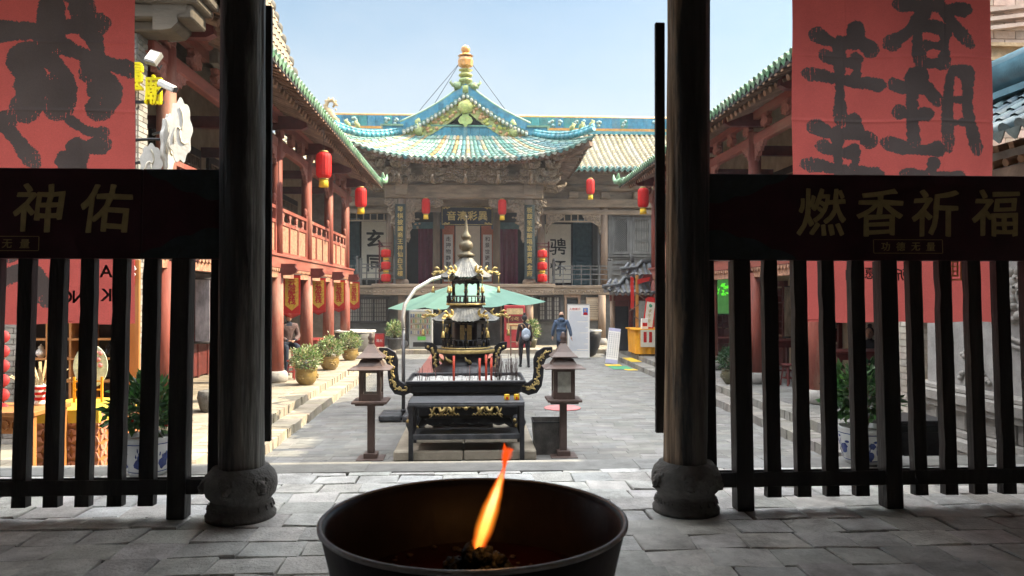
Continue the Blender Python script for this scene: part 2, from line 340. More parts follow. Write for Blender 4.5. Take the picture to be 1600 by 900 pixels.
def worn_lit(s, wood):
    """bare timber through black paint, and its lit edge, coloured in towards the doorway"""
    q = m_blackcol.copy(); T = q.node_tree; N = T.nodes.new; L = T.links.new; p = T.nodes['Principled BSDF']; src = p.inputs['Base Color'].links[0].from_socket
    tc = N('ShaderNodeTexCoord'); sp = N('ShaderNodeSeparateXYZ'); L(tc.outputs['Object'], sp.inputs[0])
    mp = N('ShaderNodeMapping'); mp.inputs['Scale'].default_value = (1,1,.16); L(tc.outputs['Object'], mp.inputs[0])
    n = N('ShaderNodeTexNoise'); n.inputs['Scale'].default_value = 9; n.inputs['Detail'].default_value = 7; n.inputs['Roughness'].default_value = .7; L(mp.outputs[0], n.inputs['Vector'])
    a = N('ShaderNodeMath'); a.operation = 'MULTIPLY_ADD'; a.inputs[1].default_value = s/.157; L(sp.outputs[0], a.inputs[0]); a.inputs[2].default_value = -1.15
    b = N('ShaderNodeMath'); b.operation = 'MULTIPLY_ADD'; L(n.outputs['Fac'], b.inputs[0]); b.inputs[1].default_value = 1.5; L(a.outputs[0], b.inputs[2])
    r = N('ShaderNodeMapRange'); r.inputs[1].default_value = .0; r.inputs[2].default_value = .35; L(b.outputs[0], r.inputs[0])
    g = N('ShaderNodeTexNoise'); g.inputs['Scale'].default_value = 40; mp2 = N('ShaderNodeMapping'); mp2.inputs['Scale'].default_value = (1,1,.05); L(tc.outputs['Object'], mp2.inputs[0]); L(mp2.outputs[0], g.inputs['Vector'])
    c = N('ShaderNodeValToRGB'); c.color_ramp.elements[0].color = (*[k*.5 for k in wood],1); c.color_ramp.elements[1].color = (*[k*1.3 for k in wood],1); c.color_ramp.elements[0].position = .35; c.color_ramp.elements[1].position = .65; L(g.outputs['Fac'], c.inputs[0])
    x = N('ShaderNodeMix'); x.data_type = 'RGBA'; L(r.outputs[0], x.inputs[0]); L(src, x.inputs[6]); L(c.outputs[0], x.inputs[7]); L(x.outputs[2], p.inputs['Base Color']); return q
def hall_column(x, lean, label, seed):
    t = thing('wooden_column', label, 'column', (x, 5.3, .78))
    rnd = random.Random(seed); mb = MB(); n = 40
    ph = [rnd.uniform(0, 6.28) for _ in range(8)]
    cr = [(rnd.uniform(0,6.28), rnd.uniform(.3,3.8), rnd.uniform(.4,1.4)) for _ in range(9)]
    def pt(u, v):
        a = u*2*math.pi; z = .33 + v*4.55
        r = .154 - .006*v + .003*math.sin(3*a+ph[0]+z*.8) + .0025*math.sin(5*a+ph[1]-z*1.7) + .002*math.sin(9*a+z*3+ph[2])
        for ca, cz, cl in cr:
            da = abs((a + .05*math.sin(z*5) - ca + math.pi) % (2*math.pi) - math.pi)
            if abs(z - cz) < cl and da < .13: r -= .010*(1 - da/.13)*(1 - abs(z-cz)/cl)
        return (r*math.cos(a) + lean*(z-.33), r*math.sin(a), z)
    mb.grid(pt, 96, 90); mb.build('shaft', worn_lit(1 if x < 0 else -1, (.2,.2,.185) if x < 0 else (.26,.18,.115)), t)  # doorway side paler: wear, with the lit edge put into the colour
    b = MB(); b.lathe([(.235,0),(.238,.03),(.222,.05),(.205,.10),(.198,.128),(.206,.135),(.232,.165),(.245,.215),(.243,.265),(.226,.31),(.2,.335),(.19,.352),(.0,.353)], n=40)
    # fret band cut round the foot, lion masks on the belly
    for k in range(20):
        a = 2*math.pi*k/20; c, s = math.cos(a), math.sin(a)
        for (z0, z1, da) in ((.055,.06,0),(.1,.105,0)):
            pass
        M = Matrix.Rotation(a + math.pi/2, 3, 'Z') @ Matrix.Rotation(-.35, 3, 'X')
        b.box((c*.219, s*.219, .076), (.046,.012,.008), M); b.box((c*.213, s*.213, .096), (.03,.012,.007), M)
        q = Matrix.Rotation(a + math.pi/2, 3, 'Z')
        b.box((c*.217+s*.02, s*.217-c*.02, .083), (.007,.012,.034), M)
    b.build('column_base', m_stonegrey, t)
    for a0 in (200, 320, 262):
        m = MB(); a = R(a0); c, s = math.cos(a), math.sin(a)
        m.blob((c*.225, s*.225, .24), (.045,.045,.05), 10, 8, jit=.12); m.blob((c*.258, s*.258, .222), (.024,.024,.026), 8, 6, jit=.1)
        for e in (-1, 1): m.blob((c*.245 - s*e*.026, s*.245 + c*e*.026, .265), .013, 6, 5); m.blob((c*.222 - s*e*.045, s*.222 + c*e*.045, .275), (.02,.02,.028), 6, 5)
        m.blob((c*.25, s*.25, .195), (.03,.03,.014), 8, 5)
        m.build('lion_mask', m_stonegrey, t)
    return t
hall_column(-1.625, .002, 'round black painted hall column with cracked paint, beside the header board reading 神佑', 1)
hall_column(1.52, .008, 'round black hall column with brown edge of wear and painted light, beside the header board reading 燃香祈福', 2)
def couplet_edge(x, y, z0, z1, label):
    b = MB(); b.bb(-.035,.035,-.02,.02,0,z1-z0)
    tag(b.build('couplet_board', m_black, None, (x, y, z0), 0, .004), label, 'couplet board')
couplet_edge(-1.50,5.47,1.27,4.42, 'narrow black couplet board seen edge-on along inner right edge of the left hall column')
couplet_edge(1.378,5.47,1.305,4.35, 'narrow black couplet board seen edge-on along inner left edge of the right hall column')

# ---------------------------------------------------------------- slatted fences with lettered header boards
def fence(name, x0, x1, label, slats, posts, texts, plaque, seam=None, end_board=None, clouds=()):
    """x0..x1 header board, local z=0 at the hall floor, front faces -Y"""
    t = thing(name, label, 'fence', (0, 5.3, .78)); t.rotation_euler = (R(-2.4), 0, 0)
    rnd = random.Random(len(name) + len(slats))
    b = MB(); xs = [x0, x1] if seam is None else [x0, seam-.003, seam+.003, x1]
    for i in range(0, len(xs), 2): b.bb(xs[i], xs[i+1], -.035, .03, 1.80, 2.435)
    hb = b.build('header_board', m_maroon, t, bevel=.004)
    g = MB()
    for (ch, x, sz) in texts: write(g, ch, (x, -.037, 2.155), sz, off=.016, ext=.004, brush=.012, shear=.08)
    g.build('lettering', m_dimgold, hb)
    g = MB(); px, pw = plaque
    for (a, b_, c, d) in ((px-pw, px+pw, 1.952, 1.956), (px-pw, px+pw, 1.852, 1.856), (px-pw-.004, px-pw, 1.856, 1.952), (px+pw, px+pw+.004, 1.856, 1.952)):
        g.bb(a, b_, -.038, -.033, c, d)
    for i, ch in enumerate('功德无量'): write(g, ch, (px - pw*.66 + i*pw*.44, -.037, 1.903), .07, off=.01, ext=.003, shear=.08)
    g.build('plaque_lettering', m_dimgold, hb)
    g = MB()
    for (cx, cz, sx, up) in clouds:
        poly = [(0,0)]
        for k in range(0, 25):
            u = k/24; poly.append((u*sx, up*(.20*(1-u**1.6) + .025*abs(math.sin(u*8.5)) )))
        poly.append((sx*1.02, 0)); g.prism(poly, (cx, -.0385, cz), (1,0,0), (0,0,1), (0,.004,0))
        for q in (.45,.7):
            pl = [(sx*.9*q*math.cos(a)*.9, up*.2*q*abs(math.sin(a))) for a in [math.pi/2*i/10 for i in range(11)]]
            g.prism(pl + [(p[0]*.96, p[1]*.95) for p in reversed(pl)], (cx, -.0405, cz), (1,0,0), (0,0,1), (0,.003,0))
    if clouds: g.build('painted_cloud', m_cloudgrey, hb)
    for x in slats:
        m = MB(); z = .085
        h = .049 + rnd.uniform(-.003,.003); pts = []
        k = 14; vs_ = []
        for i in range(k+1):
            zz = z + (1.80 - z)*i/k; w1 = h + rnd.uniform(-.002,.002) - (.006 if rnd.random() < .08 else 0); w2 = h + rnd.uniform(-.002,.002)
            vs_ += [(x-w1,-.025,zz),(x+w2,-.025,zz),(x+w2,.045,zz),(x-w1,.045,zz)]
        fs = [(i*4+j, i*4+(j+1) % 4, i*4+4+(j+1) % 4, i*4+4+j) for i in range(k) for j in range(4)] + [(3,2,1,0), tuple(4*k+j for j in range(4))]
        m.add(vs_, fs); m.build('slat', m_black, t)
    m = MB(); m.bb(x0 if posts[0] > x0 else posts[0], x1, -.04, -.0255, .165, .27); m.bb(x0 if posts[0] > x0 else posts[0], x1, .046, .06, .165, .27)
    m.build('bottom_rail', m_black, t, bevel=.004)
    for x in posts:
        m = MB(); m.bb(x-.062, x+.062, -.062, .062, 0, 1.80); m.build('post', m_black, t, bevel=.005)
    if end_board:
        m = MB(); m.bb(end_board[0], end_board[1], .032, .075, end_board[2], 1.82); m.build('end_board', m_black, t, bevel=.004)
    return t
fence('slatted_fence', -4.6, -1.775, 'black slatted fence whose maroon header board reads 神佑, on the sunny side', [-2.269,-2.48,-2.699,-2.908,-3.121,-3.335,-3.55,-3.765,-3.98,-4.2],
      [-2.052], [('佑', -2.579, .36), ('神', -3.036, .36)], (-3.30, .27), seam=-2.333, end_board=(-1.874,-1.757,.27), clouds=((-1.78,2.43,-.52,-1),(-1.78,1.805,-.56,1)))
fence('slatted_fence', 1.675, 4.75, 'black slatted fence whose maroon header board reads 燃香祈福, on the shaded side', [2.165,2.386,2.595,2.818,3.258,3.484,3.706,3.924,4.14,4.36],
      [1.94, 3.037], [('燃', 2.556, .37), ('香', 2.991, .37), ('祈', 3.415, .37), ('福', 3.877, .37)], (3.2, .26), end_board=(1.683,1.765,.3), clouds=((1.68,2.43,.62,-1),(1.68,1.805,.66,1)))

# ---------------------------------------------------------------- red cloth banners hanging outside, seen from the back
def stroke(pts, w_, seed):
    """outline pieces of one brush stroke: a ribbon with full round ends; pts in metres (x, z)"""
    rnd = random.Random(seed); P = [Vector((p[0], p[1])) for p in pts]; D = []
    for i in range(len(P)-1):
        p0, p1, p2, p3 = P[max(i-1,0)], P[i], P[i+1], P[min(i+2,len(P)-1)]
        for k in range(10):
            t = k/10; D.append(.5*((2*p1) + (p2-p0)*t + (2*p0-5*p1+4*p2-p3)*t*t + (3*p1-p0-3*p2+p3)*t**3))
    D.append(P[-1]); n = len(D); ph = rnd.uniform(0,6); out = []
    for i, p in enumerate(D):
        u = i/(n-1); e = min(1, .62 + 4*u) * min(1, .55 + 4*(1-u)); out.append((p.x, p.y, w_*.5*e*(1 + .22*math.cos(u*6.283) + .12*math.sin(u*9+ph))))
    return out
NIAN = [([(.36,1.0),(.27,.84),(.12,.74)],.16),([(.28,.86),(.6,.82),(.9,.92)],.15),([(.33,.60),(.55,.60),(.80,.68)],.13),([(.34,.66),(.33,.5),(.36,.38)],.12),([(.0,.34),(.4,.38),(1.0,.46)],.15),([(.57,.86),(.56,.4),(.55,-.1)],.15)]
SHENG = [([(.12,.96),(.13,.5),(.02,.04)],.13),([(.12,.92),(.3,.94),(.36,.5),(.34,.06)],.13),([(.14,.64),(.34,.62)],.08),([(.14,.38),(.34,.36)],.08),([(.66,.96),(.58,.74),(.46,.6)],.13),([(.56,.76),(.76,.74),(.96,.82)],.12),([(.56,.46),(.74,.45),(.9,.5)],.12),([(.44,.06),(.7,.06),(1.04,.14)],.14),([(.74,.94),(.74,.5),(.72,.06)],.13)]
YI = [([(.5,1.0),(.54,.86)],.12),([(.14,.84),(.5,.84),(.86,.88)],.12),([(.34,.78),(.4,.64)],.09),([(.66,.8),(.58,.64)],.09),([(.04,.6),(.5,.6),(.98,.66)],.13),([(.28,.5),(.3,.24)],.11),([(.28,.48),(.7,.5),(.7,.24)],.11),([(.3,.36),(.68,.37)],.08),([(.3,.25),(.7,.25)],.09),([(.06,.12),(.02,-.06)],.1),([(.3,.14),(.4,-.1),(.8,-.1),(.84,.04)],.11)]
CHUN = [([(.2,.94),(.8,.96)],.1),([(.2,.76),(.82,.79)],.1),([(.05,.56),(.5,.57),(.95,.62)],.12),([(.5,1.0),(.4,.6),(.02,.2)],.14),([(.56,.62),(.76,.36),(1.04,.2)],.16),([(.34,.36),(.36,-.02)],.13),([(.34,.35),(.68,.36),(.66,.0)],.13),([(.36,.18),(.64,.18)],.1),([(.38,.0),(.64,.0)],.12)]
import numpy as np
def banner(x0, x1, z0, label, strokes, small, stamp=None, seed=1):
    """strokes: lists of (x, z, radius) discs along each brush stroke, printed into the cloth's own mesh"""
    t = thing('cloth_banner', label, 'banner', ((x0+x1)/2, 6.25, z0)); w_ = (x1-x0)/2; H = 3.35; rng = np.random.default_rng(seed)
    ph = [float(a) for a in rng.uniform(0,6,4)]
    def fold(x, z):
        f = .016*np.sin(3.2*x+ph[0]+.35*z) + .008*np.sin(7.5*x+ph[1]+.5*np.sin(z)) + .005*np.sin(13*x+ph[2]+z) + .0025*np.sin(29*x+2.2*np.sin(2.1*z+ph[3]))
        for zc in (.62,1.18,1.74,2.3,2.86): f = f + .006*np.exp(-((z-zc-.01*np.sin(4*x))/.012)**2)
        for xc in (-.3,.32): f = f + .004*np.exp(-((x-xc*w_*1.6-.01*np.sin(3*z))/.01)**2)
        return f
    nx, nz = 330, 640; xs = np.linspace(-w_, w_, nx+1); zs = np.linspace(0, H, nz+1)
    Xg, Zg = np.meshgrid(xs, zs, indexing='ij'); Xp = Xg*(1+.006*np.sin(Zg*4+ph[3])); Zp = Zg + .006*np.sin(Xg*9+ph[0])*(Zg < .02)
    V = np.stack([Xp, fold(Xg, Zg), Zp], -1).reshape(-1,3)
    I = (np.arange(nx)[:,None]*(nz+1) + np.arange(nz)[None,:]).reshape(-1); F = np.stack([I, I+nz+1, I+nz+2, I+1], -1)
    cx = ((xs[:-1]+xs[1:])/2)[:,None]; cz = ((zs[:-1]+zs[1:])/2)[None,:]
    # ragged wet edge and dry-brush streaks
    rag = .004*np.sin(cx*38+3*np.sin(cz*31)+ph[1]) + .0022*np.sin(cz*95+2*np.sin(cx*80)) + .0025*np.sin(cx*210+3*np.sin(cz*130)) + rng.normal(0,.0012,(nx,nz))
    best = np.full((nx,nz), 9.0); tail = np.zeros((nx,nz))
    for st in strokes:
        n = len(st)
        for k, (px, pz, r) in enumerate(st):
            d = np.hypot(cx-px, cz-pz) - r; m_ = d < best; best = np.where(m_, d, best); tail = np.where(m_ & (d < .02), k/(n-1), tail)
    ink = best < rag
    dry = np.sin(cx*330+4*np.sin(cz*9)) + .7*np.sin(cx*173+cz*12) + rng.normal(0,.5,(nx,nz)); ink &= ~((tail > .86) & (dry > 1.35) & (best > -.045))
    red = np.array((.70,.155,.138)); gry = np.array((.125,.105,.102)); shade = 1 + rng.normal(0,.035,(nx,nz))
    C = np.where(ink[...,None], gry*(1+.12*np.sin(cx*7+2*np.sin(cz*5+ph[0]))*np.sin(cz*6+ph[2]))[...,None], red)*shade[...,None]
    me = bpy.data.meshes.new('cloth'); me.from_pydata(V.tolist(), [], F.tolist()); me.materials.append(m_redcloth)
    me.polygons.foreach_set('use_smooth', [True]*len(F)); ca = me.color_attributes.new('tint','FLOAT_COLOR','CORNER')
    ca.data.foreach_set('color', np.repeat(np.concatenate([C, np.ones((nx,nz,1))], -1).reshape(-1,4), 4, axis=0).astype(np.float32).ravel()); me.update()
    cl = bpy.data.objects.new('cloth', me); COL.objects.link(cl); cl.parent = t
    fl = lambda x, z: float(fold(np.float64(x), np.float64(z)))
    for (ch, x, z, s) in small:
        g = MB(); write(g, ch, (x, 0, z), s, u=(-1,0,0), off=.018, ext=.001, brush=.004); g.v = [(p[0], p[1] -.004 + fl(p[0], p[2]), p[2]) for p in g.v]; g.build('small_lettering', m_cloth_ink, cl)
    if stamp:
        g = MB(); x, z = stamp; q = .085
        for (a, b_, c, d) in ((-q,q,-.12,-.108),(-q,q,.108,.12),(-q,-q+.012,-.12,.12),(q-.012,q,-.12,.12)): g.bb(x+a, x+b_, -.009, -.005, z+c, z+d)
        for i in range(5): g.bb(x-q+.028, x+q-.028, -.009, -.005, z-.085+i*.04, z-.073+i*.04)
        for a in (-.045,0,.045): g.bb(x+a-.006, x+a+.006, -.0095, -.0055, z-.085, z+.085)
        g.v = [(p[0], p[1] + fl(p[0], p[2]), p[2]) for p in g.v]; g.build('seal_print', m_clothgold, cl)
    m = MB(); m.tube([(-w_-.05,.02,H),(w_+.05,.02,H)], .02, 8); m.build('hanging_rod', m_black, t)
    return t
def char(st, cx, cz, gw, gh, seed):      # mirrored: we stand behind the cloth
    return [stroke([(cx + (.5-p[0])*gw, cz + p[1]*gh) for p in pl], sw*(gw+gh)/2*1.12, seed+k) for k, (pl, sw) in enumerate(st)]
banner(2.725, 4.49, 2.09, 'tall red cloth banner with 年年 and 胜意 in big black brush characters, seen reversed',
       char(NIAN,-.42,1.80,.68,.74,1) + char(NIAN,-.44,1.03,.68,.72,20) + char(SHENG,.37,1.45,.80,.76,40) + char(YI,.36,.66,.72,.72,60) + char(CHUN,.36,2.24,.7,.84,80),
       [('所', .09, .41, .11), ('愿', -.19, .42, .11), ('如', -.37, .41, .11)], stamp=(.52,.48), seed=2)
BIG = [([(-40,58),(40,56),(110,46),(160,40)],30),([(85,-60),(82,20),(78,80)],46),([(60,-30),(110,0),(130,22)],34),([(128,28),(150,80),(140,120)],34),([(86,66),(125,88),(215,116)],26),([(36,96),(60,140),(42,180)],44),([(36,104),(70,92),(100,130),(88,178)],40),([(50,140),(90,142)],44),([(145,122),(165,130),(176,150),(150,182)],30),([(150,140),(146,176)],26),([(-60,150),(10,196),(60,258)],26),([(-30,200),(26,190)],30),([(108,190),(140,208),(162,208)],18),([(100,256),(130,236),(160,226)],26),([(120,230),(126,275),(150,330)],30),([(-20,300),(50,290),(120,300)],28),([(30,290),(26,400)],30),([(0,440),(60,420),(80,470)],24)]
# laid out on the cloth at 5.33 mm per unit, from its right edge and foot
banner(-4.55, -2.785, 2.09, 'tall red cloth banner with broad black brush strokes and small latin letters, seen reversed',
       [stroke([((p[0]-207)*.00533+.882, (503-p[1])*.00533) for p in pl], sw*.00533*.98, 900+k) for k, (pl, sw) in enumerate(BIG)],
       [('A', .66, .43, .145), ('K', .66, .235, .145), ('N', .44, .22, .145), ('O', .335, .22, .145)], seed=5)
# ---------------------------------------------------------------- roofs of round tiles
def tile_roof(mb, P, u0, u1, pitch, r, cols, eave_cols=None, seglen=.3, tmax=1.0, nseg=None, up=Vector((0,0,1)), seed=1, flat=False, drip=True):
    """rows of half-round tiles. P(u,t) -> point on the roof (u along the eave, t up the slope); colours are the glaze of each tile"""
    rnd = random.Random(seed); n = max(1, int(round((u1-u0)/pitch))); du = (u1-u0)/n
    for i in range(n + 1):
        u = u0 + i*du
        L = (P(u, tmax) - P(u, 0)).length; k = nseg or max(2, int(L/seglen))
        rowc = cols[rnd.randrange(len(cols))]
        prev = None
        for j in range(k):
            ta, tb = tmax*j/k, tmax*(j+1)/k; a, b_ = P(u, ta), P(u, tb)
            e = (P(u+.02, ta) - P(u-.02, ta)).normalized(); d = (b_-a).normalized(); nn = e.cross(d)
            if nn.dot(up) < 0: nn = -nn
            c = cols[rnd.randrange(len(cols))] if rnd.random() < .15 else rowc
            if eave_cols and j == 0: c = eave_cols[rnd.randrange(len(eave_cols))]
            q = rnd.uniform(.8,1.2); c = tuple(x*q for x in c)
            V = []
            for (p, rr) in ((a, r), (b_, r*.86)):
                for m_ in range(6):
                    an = math.pi*m_/5; V.append(p + e*math.cos(an)*rr + nn*(math.sin(an)*rr*1.05 + (.0 if p is b_ else .012)))
            mb.add(V, [(m_, m_+1, 7+m_, 6+m_) for m_ in range(5)], 0, True, c)
            if j == 0:
                mb.add(V[:6], [(0,1,2,3,4,5)], 0, False, tuple(x*.8 for x in c))
                if drip and i < n:
                    ce = (eave_cols or cols)[rnd.randrange(len(eave_cols or cols))]
                    o = P(u + du/2, 0); w_ = du/2*.95
                    V = [o - e*w_ + nn*.02, o + e*w_ + nn*.02, o + e*w_*.7 - nn*.03 - d*.015, o - nn*.10 - d*.03, o - e*w_*.7 - nn*.03 - d*.015]
                    mb.add(V, [(0,1,2,3,4)], 0, False, ce); 
                    mb.add([p - nn*.0 + d*.02 for p in V], [(4,3,2,1,0)], 0, False, ce)
    nv = 10
    V = [P(u0 + (u1-u0)*i/24, tmax*j/nv) for i in range(25) for j in range(nv+1)]
    mb.add(V, [(i*(nv+1)+j, (i+1)*(nv+1)+j, (i+1)*(nv+1)+j+1, i*(nv+1)+j+1) for i in range(24) for j in range(nv)], 1, True)

def wb(mb, name, m_, root, bevel=0): return mb.build(name, m_, root, loc=(0,0,0) if root.parent else tuple(-x for x in root.location), bevel=bevel)
CLOUD = [(0,0),(0,.26),(.05,.25),(.08,.19),(.15,.2),(.17,.13),(.25,.14),(.27,.07),(.36,.08),(.38,.02),(.46,0)]     # carved bracket outline

def wing(label, sg, xc, ys, y0, y1, de, ze, upper_wall, lower_wall, label2=None):
    root = thing('wing_building', label, 'building', (xc, (y0+y1)/2, .3)); X = lambda d: xc + sg*d
    def bx(mb, d0, d1, a, b_, z0, z1, mi=0): x0, x1 = sorted((X(d0), X(d1))); mb.bb(x0, x1, a, b_, z0, z1, mi)
    rnd = random.Random(int(abs(xc)*10))
    for y in ys:
        m = MB(); m.tube([(X(0)+rnd.uniform(-.01,.01), y, .55), (X(0), y, 1.7), (X(0), y, 2.82)], [.175,.17,.16], 16)
        c = wb(m, 'lower_column', m_redwood, root)
        m = MB(); m.lathe([(.24,0),(.27,.04),(.285,.13),(.26,.22),(.21,.26),(0,.262)], (X(0), y, .3), 20); wb(m, 'column_base', m_lightstone, c)
        m = MB(); m.tube([(X(0), y, 3.2), (X(0), y, 6.02)], [.15,.135], 14); wb(m, 'upper_column', m_redwood, root)
        m = MB()      # beam nose with a cloud end
        poly = [(-.2,0),(.34,0),(.46,.05),(.5,.12),(.44,.2),(.46,.26),(-.2,.26)]
        m.prism(poly, (X(0), y-.07, 2.78), (-sg,0,0), (0,0,1), (0,.14,0)); wb(m, 'beam_nose', m_darkred, root)
        m = MB()
        for s in (-1, 1): m.prism([(p[0]*1.35+.12, -p[1]*1.5) for p in CLOUD], (X(-.05), y, 5.74), (0,s,0), (0,0,1), (sg*.09,0,0))
        wb(m, 'corner_bracket', m_carvedred, root)
        m = MB(); m.prism([(-.3,0),(.6,0),(.72,.06),(.7,.2),(.55,.3),(-.3,.3)], (X(0), y-.08, 6.16), (-sg,0,0), (0,0,1), (0,.16,0)); wb(m, 'eave_bracket', m_darkred, root)
    # floor band, carved trim
    m = MB(); bx(m, -.13, .12, y0, y1, 2.94, 3.2); bx(m, -.17, .1, y0, y1, 3.2, 3.265); wb(m, 'floor_beam', m_redwoodh, root, .01)
    m = MB(); bx(m, -.08, .06, y0, y1, 2.72, 2.938)
    k = int((y1-y0)/.16)
    for i in range(k):
        yy = y0 + (i+.5)*(y1-y0)/k; m.prism([(-.07,0),(-.055,-.05),(0,-.085),(.055,-.05),(.07,0)], (X(-.085), yy, 2.935), (0,1,0), (0,0,1), (sg*-.035,0,0))
    wb(m, 'carved_frieze', m_panelpale, root)
    m = MB(); bx(m, .02, 5, y0, y1, 2.85, 2.93); wb(m, 'ceiling_boards', m_darkwood, root)
    # balustrade, one per bay
    yy = sorted(ys)
    for a, b_ in zip(yy[:-1], yy[1:]):
        bay = MB()
        bx(bay, -.05,.05, a+.14, b_-.14, 3.98, 4.06); bx(bay, -.05,.05, a+.14, b_-.14, 3.27, 3.34); bx(bay, -.06,.06, a+.14, b_-.14, 4.3, 4.38)
        for i in range(4):
            y = a + .2 + (b_-a-.4)*i/3; bx(bay, -.052,.052, y-.05, y+.05, 3.34, 3.98)
        w_ = wb(bay, 'balustrade', m_redwood, root)
        for i in range(3):
            p = MB(); ya = a + .25 + (b_-a-.4)*i/3; yb = a + .15 + (b_-a-.4)*(i+1)/3; bx(p, -.025,.02, ya, yb, 3.345, 3.975)
            wb(p, 'carved_panel', m_panelpale, w_)
        for i in range(4):
            p = MB(); y = a + .2 + (b_-a-.4)*(i+.5)/4
            p.prism([(-.1,0),(.1,0),(.05,.06),(.07,.12),(.12,.2),(-.12,.2),(-.07,.12),(-.05,.06)], (X(-.03), y, 4.06), (0,1,0), (0,0,1), (sg*.06,0,0)); p.box((X(0), y, 4.282), (.06,.2,.036))
            wb(p, 'vase_strut', m_carvedred, w_)
        for y in (a+.19, b_-.19):
            p = MB(); p.bb(X(0)-.055, X(0)+.055, y-.055, y+.055, 3.27, 4.46); p.lathe([(.05,0),(.062,.03),(.05,.07),(.068,.13),(.03,.2),(0,.21)], (X(0), y, 4.46), 8); wb(p, 'newel_post', m_redwood, w_)
    # upper beams
    m = MB(); bx(m, -.07,.09, y0, y1, 5.74, 5.96); wb(m, 'lintel', m_redwoodh, root, .02)
    m = MB(); m.tube([(X(-.02), y0, 6.62), (X(-.02), y1, 6.62)], .13, 12); bx(m, -.06,.06, y0, y1, 6.3, 6.48); wb(m, 'eave_purlin', m_redwoodh, root)
    k = int((y1-y0)/1.03)
    for i in range(k):
        y = y0 + (i+.5)*(y1-y0)/k; m = MB()
        m.prism([(-.2,.16),(-.16,.05),(-.08,.08),(0,0),(.08,.08),(.16,.05),(.2,.16),(.13,.22),(.18,.32),(-.18,.32),(-.13,.22)], (X(-.1), y, 5.97), (0,1,0), (0,0,1), (sg*.12,0,0)); wb(m, 'carved_block', m_carvedred, root)
    # rafters: round ones, then square flying ones
    m = MB(); n = int((y1-y0)/.27)
    sl = .40
    for i in range(n):
        y = y0 + (i+.5)*(y1-y0)/n; k = rnd.uniform(.75,1.25); c = (k,k,k)
        zb = lambda d: ze + .02 + (d - de)*sl
        m.tube([(X(.9), y, zb(.9)-.2), (X(de+.38), y, zb(de+.38)-.2)], .066, 8, col=(k*1.2,)*3)
        m.beam((X(.2), y, zb(.2)-.09), (X(de+.04), y, zb(de+.04)-.075), .095, .09, 0, (k*1.3,)*3)
    for i in range(n):      # sawn ends, their lit look put into a paler tint
        y = y0 + (i+.5)*(y1-y0)/n; k = rnd.uniform(1.6,2.6); zb = lambda d: ze + .02 + (d - de)*sl; c = (k*1.1,k*1.05,k)
        m.tube([(X(de+.385), y, zb(de+.38)-.2), (X(de+.372), y, zb(de+.38)-.204)], .062, 8, col=c)
        m.box((X(de+.036), y, zb(de+.03)-.077), (.012,.085,.08), None, 0, c)
    wb(m, 'rafters', m_rafter, root)
    m = MB(); 
    m.add([(X(de+.02), y0, ze-.015),(X(de+.02), y1, ze-.015),(X(1.2), y1, ze-.015+(1.2-de)*sl),(X(1.2), y0, ze-.015+(1.2-de)*sl)], [(0,1,2,3)])
    bx(m, de+.02, de+.1, y0, y1, ze-.05, ze+.02); bx(m, de+.4, de+.48, y0, y1, ze+.06, ze+.12)
    wb(m, 'eave_boards', m_darkwood, root)  # shade of the gaps between rafters put into darker boards
    # roof
    m = MB(); P = lambda u, t: Vector((X(de + 4.6*t), u, ze + .06 + 4.6*(.42*t + .10*t*t)))
    tile_roof(m, P, y0, y1, .235, .085, [(.18,.2,.17),(.2,.2,.18),(.15,.18,.15)], GREEN, .32, seed=int(xc*7) % 99)
    m.tube([P(u, .985) + Vector((0,0,.25)) for u in (y0, (y0+y1)/2, y1)], .22, 8, mi=0, col=GREEN[0])
    wb(m, 'tiled_roof', [m_tile, m_tiledark], root)
    # curled end of the eave at the theatre side
    m = MB(); e = P(y1, 0)
    m.tube([e + Vector((0,-.6,.08)), e + Vector((-sg*.02,-.1,.1)), e + Vector((-sg*.06,.22,.14)), e + Vector((-sg*.1,.42,.3)), e + Vector((-sg*.1,.46,.45))], [.09,.1,.09,.06,.02], 8, col=GREEN[2])
    m.tube([e + Vector((0,.05,.12)), e + Vector((0,.12,.34)), e + Vector((0,.0,.44))], [.08,.07,.02], 8, col=GREEN[1])
    for k in range(5): m.blob(tuple(e + Vector((sg*.1*k, .05, .16+.03*k))), (.07,.12,.09), 8, 5, col=GREEN[k % 5])
    wb(m, 'eave_finial', m_tile, root)
    # rooms behind the gallery
    m = MB(); bx(m, 1.7, 1.85, y0, y1, 3.0, 7.4); wb(m, 'upper_wall', upper_wall, root)
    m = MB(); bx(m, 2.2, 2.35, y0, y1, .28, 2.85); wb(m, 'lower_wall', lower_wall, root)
    m = MB(); bx(m, .3, 4.2, y1-.02, y1+.12, .28, 7.2); wb(m, 'end_wall', m_wallbrick, root)
    m = MB(); bx(m, .2, 4.2, y0-.12, y0, .28, 7.0); wb(m, 'end_wall', m_wallbrick, root)
    for i, (a, b_) in enumerate(zip(yy[:-1], yy[1:])):
        m = MB(); y = (a+b_)/2; L = b_ - a
        bx(m, 1.62, 1.69, a+.25, b_-.25, 3.1, 5.6); f = wb(m, 'screen_wall', m_darkwood, root)
        for q in range(4):
            p = MB(); ya = a+.35+q*(L-.7)/4; yb = ya + (L-.7)/4 - .08
            for j in range(5): p.bb(*sorted((X(1.58), X(1.61))), ya + (yb-ya)*j/4-.012, ya + (yb-ya)*j/4+.012, 4.0, 5.4)
            for j in range(7): p.bb(*sorted((X(1.581), X(1.611))), ya, yb, 4.0+1.4*j/6-.012, 4.0+1.4*j/6+.012)
            p.bb(*sorted((X(1.58), X(1.61))), ya, yb, 3.2, 3.85)
            wb(p, 'lattice_leaf', m_oldwood, f)
        p = MB(); bx(p, .1, 1.7, a-.07, a+.07, 5.5, 5.72); wb(p, 'tie_beam', m_darkred, root)
        p = MB()
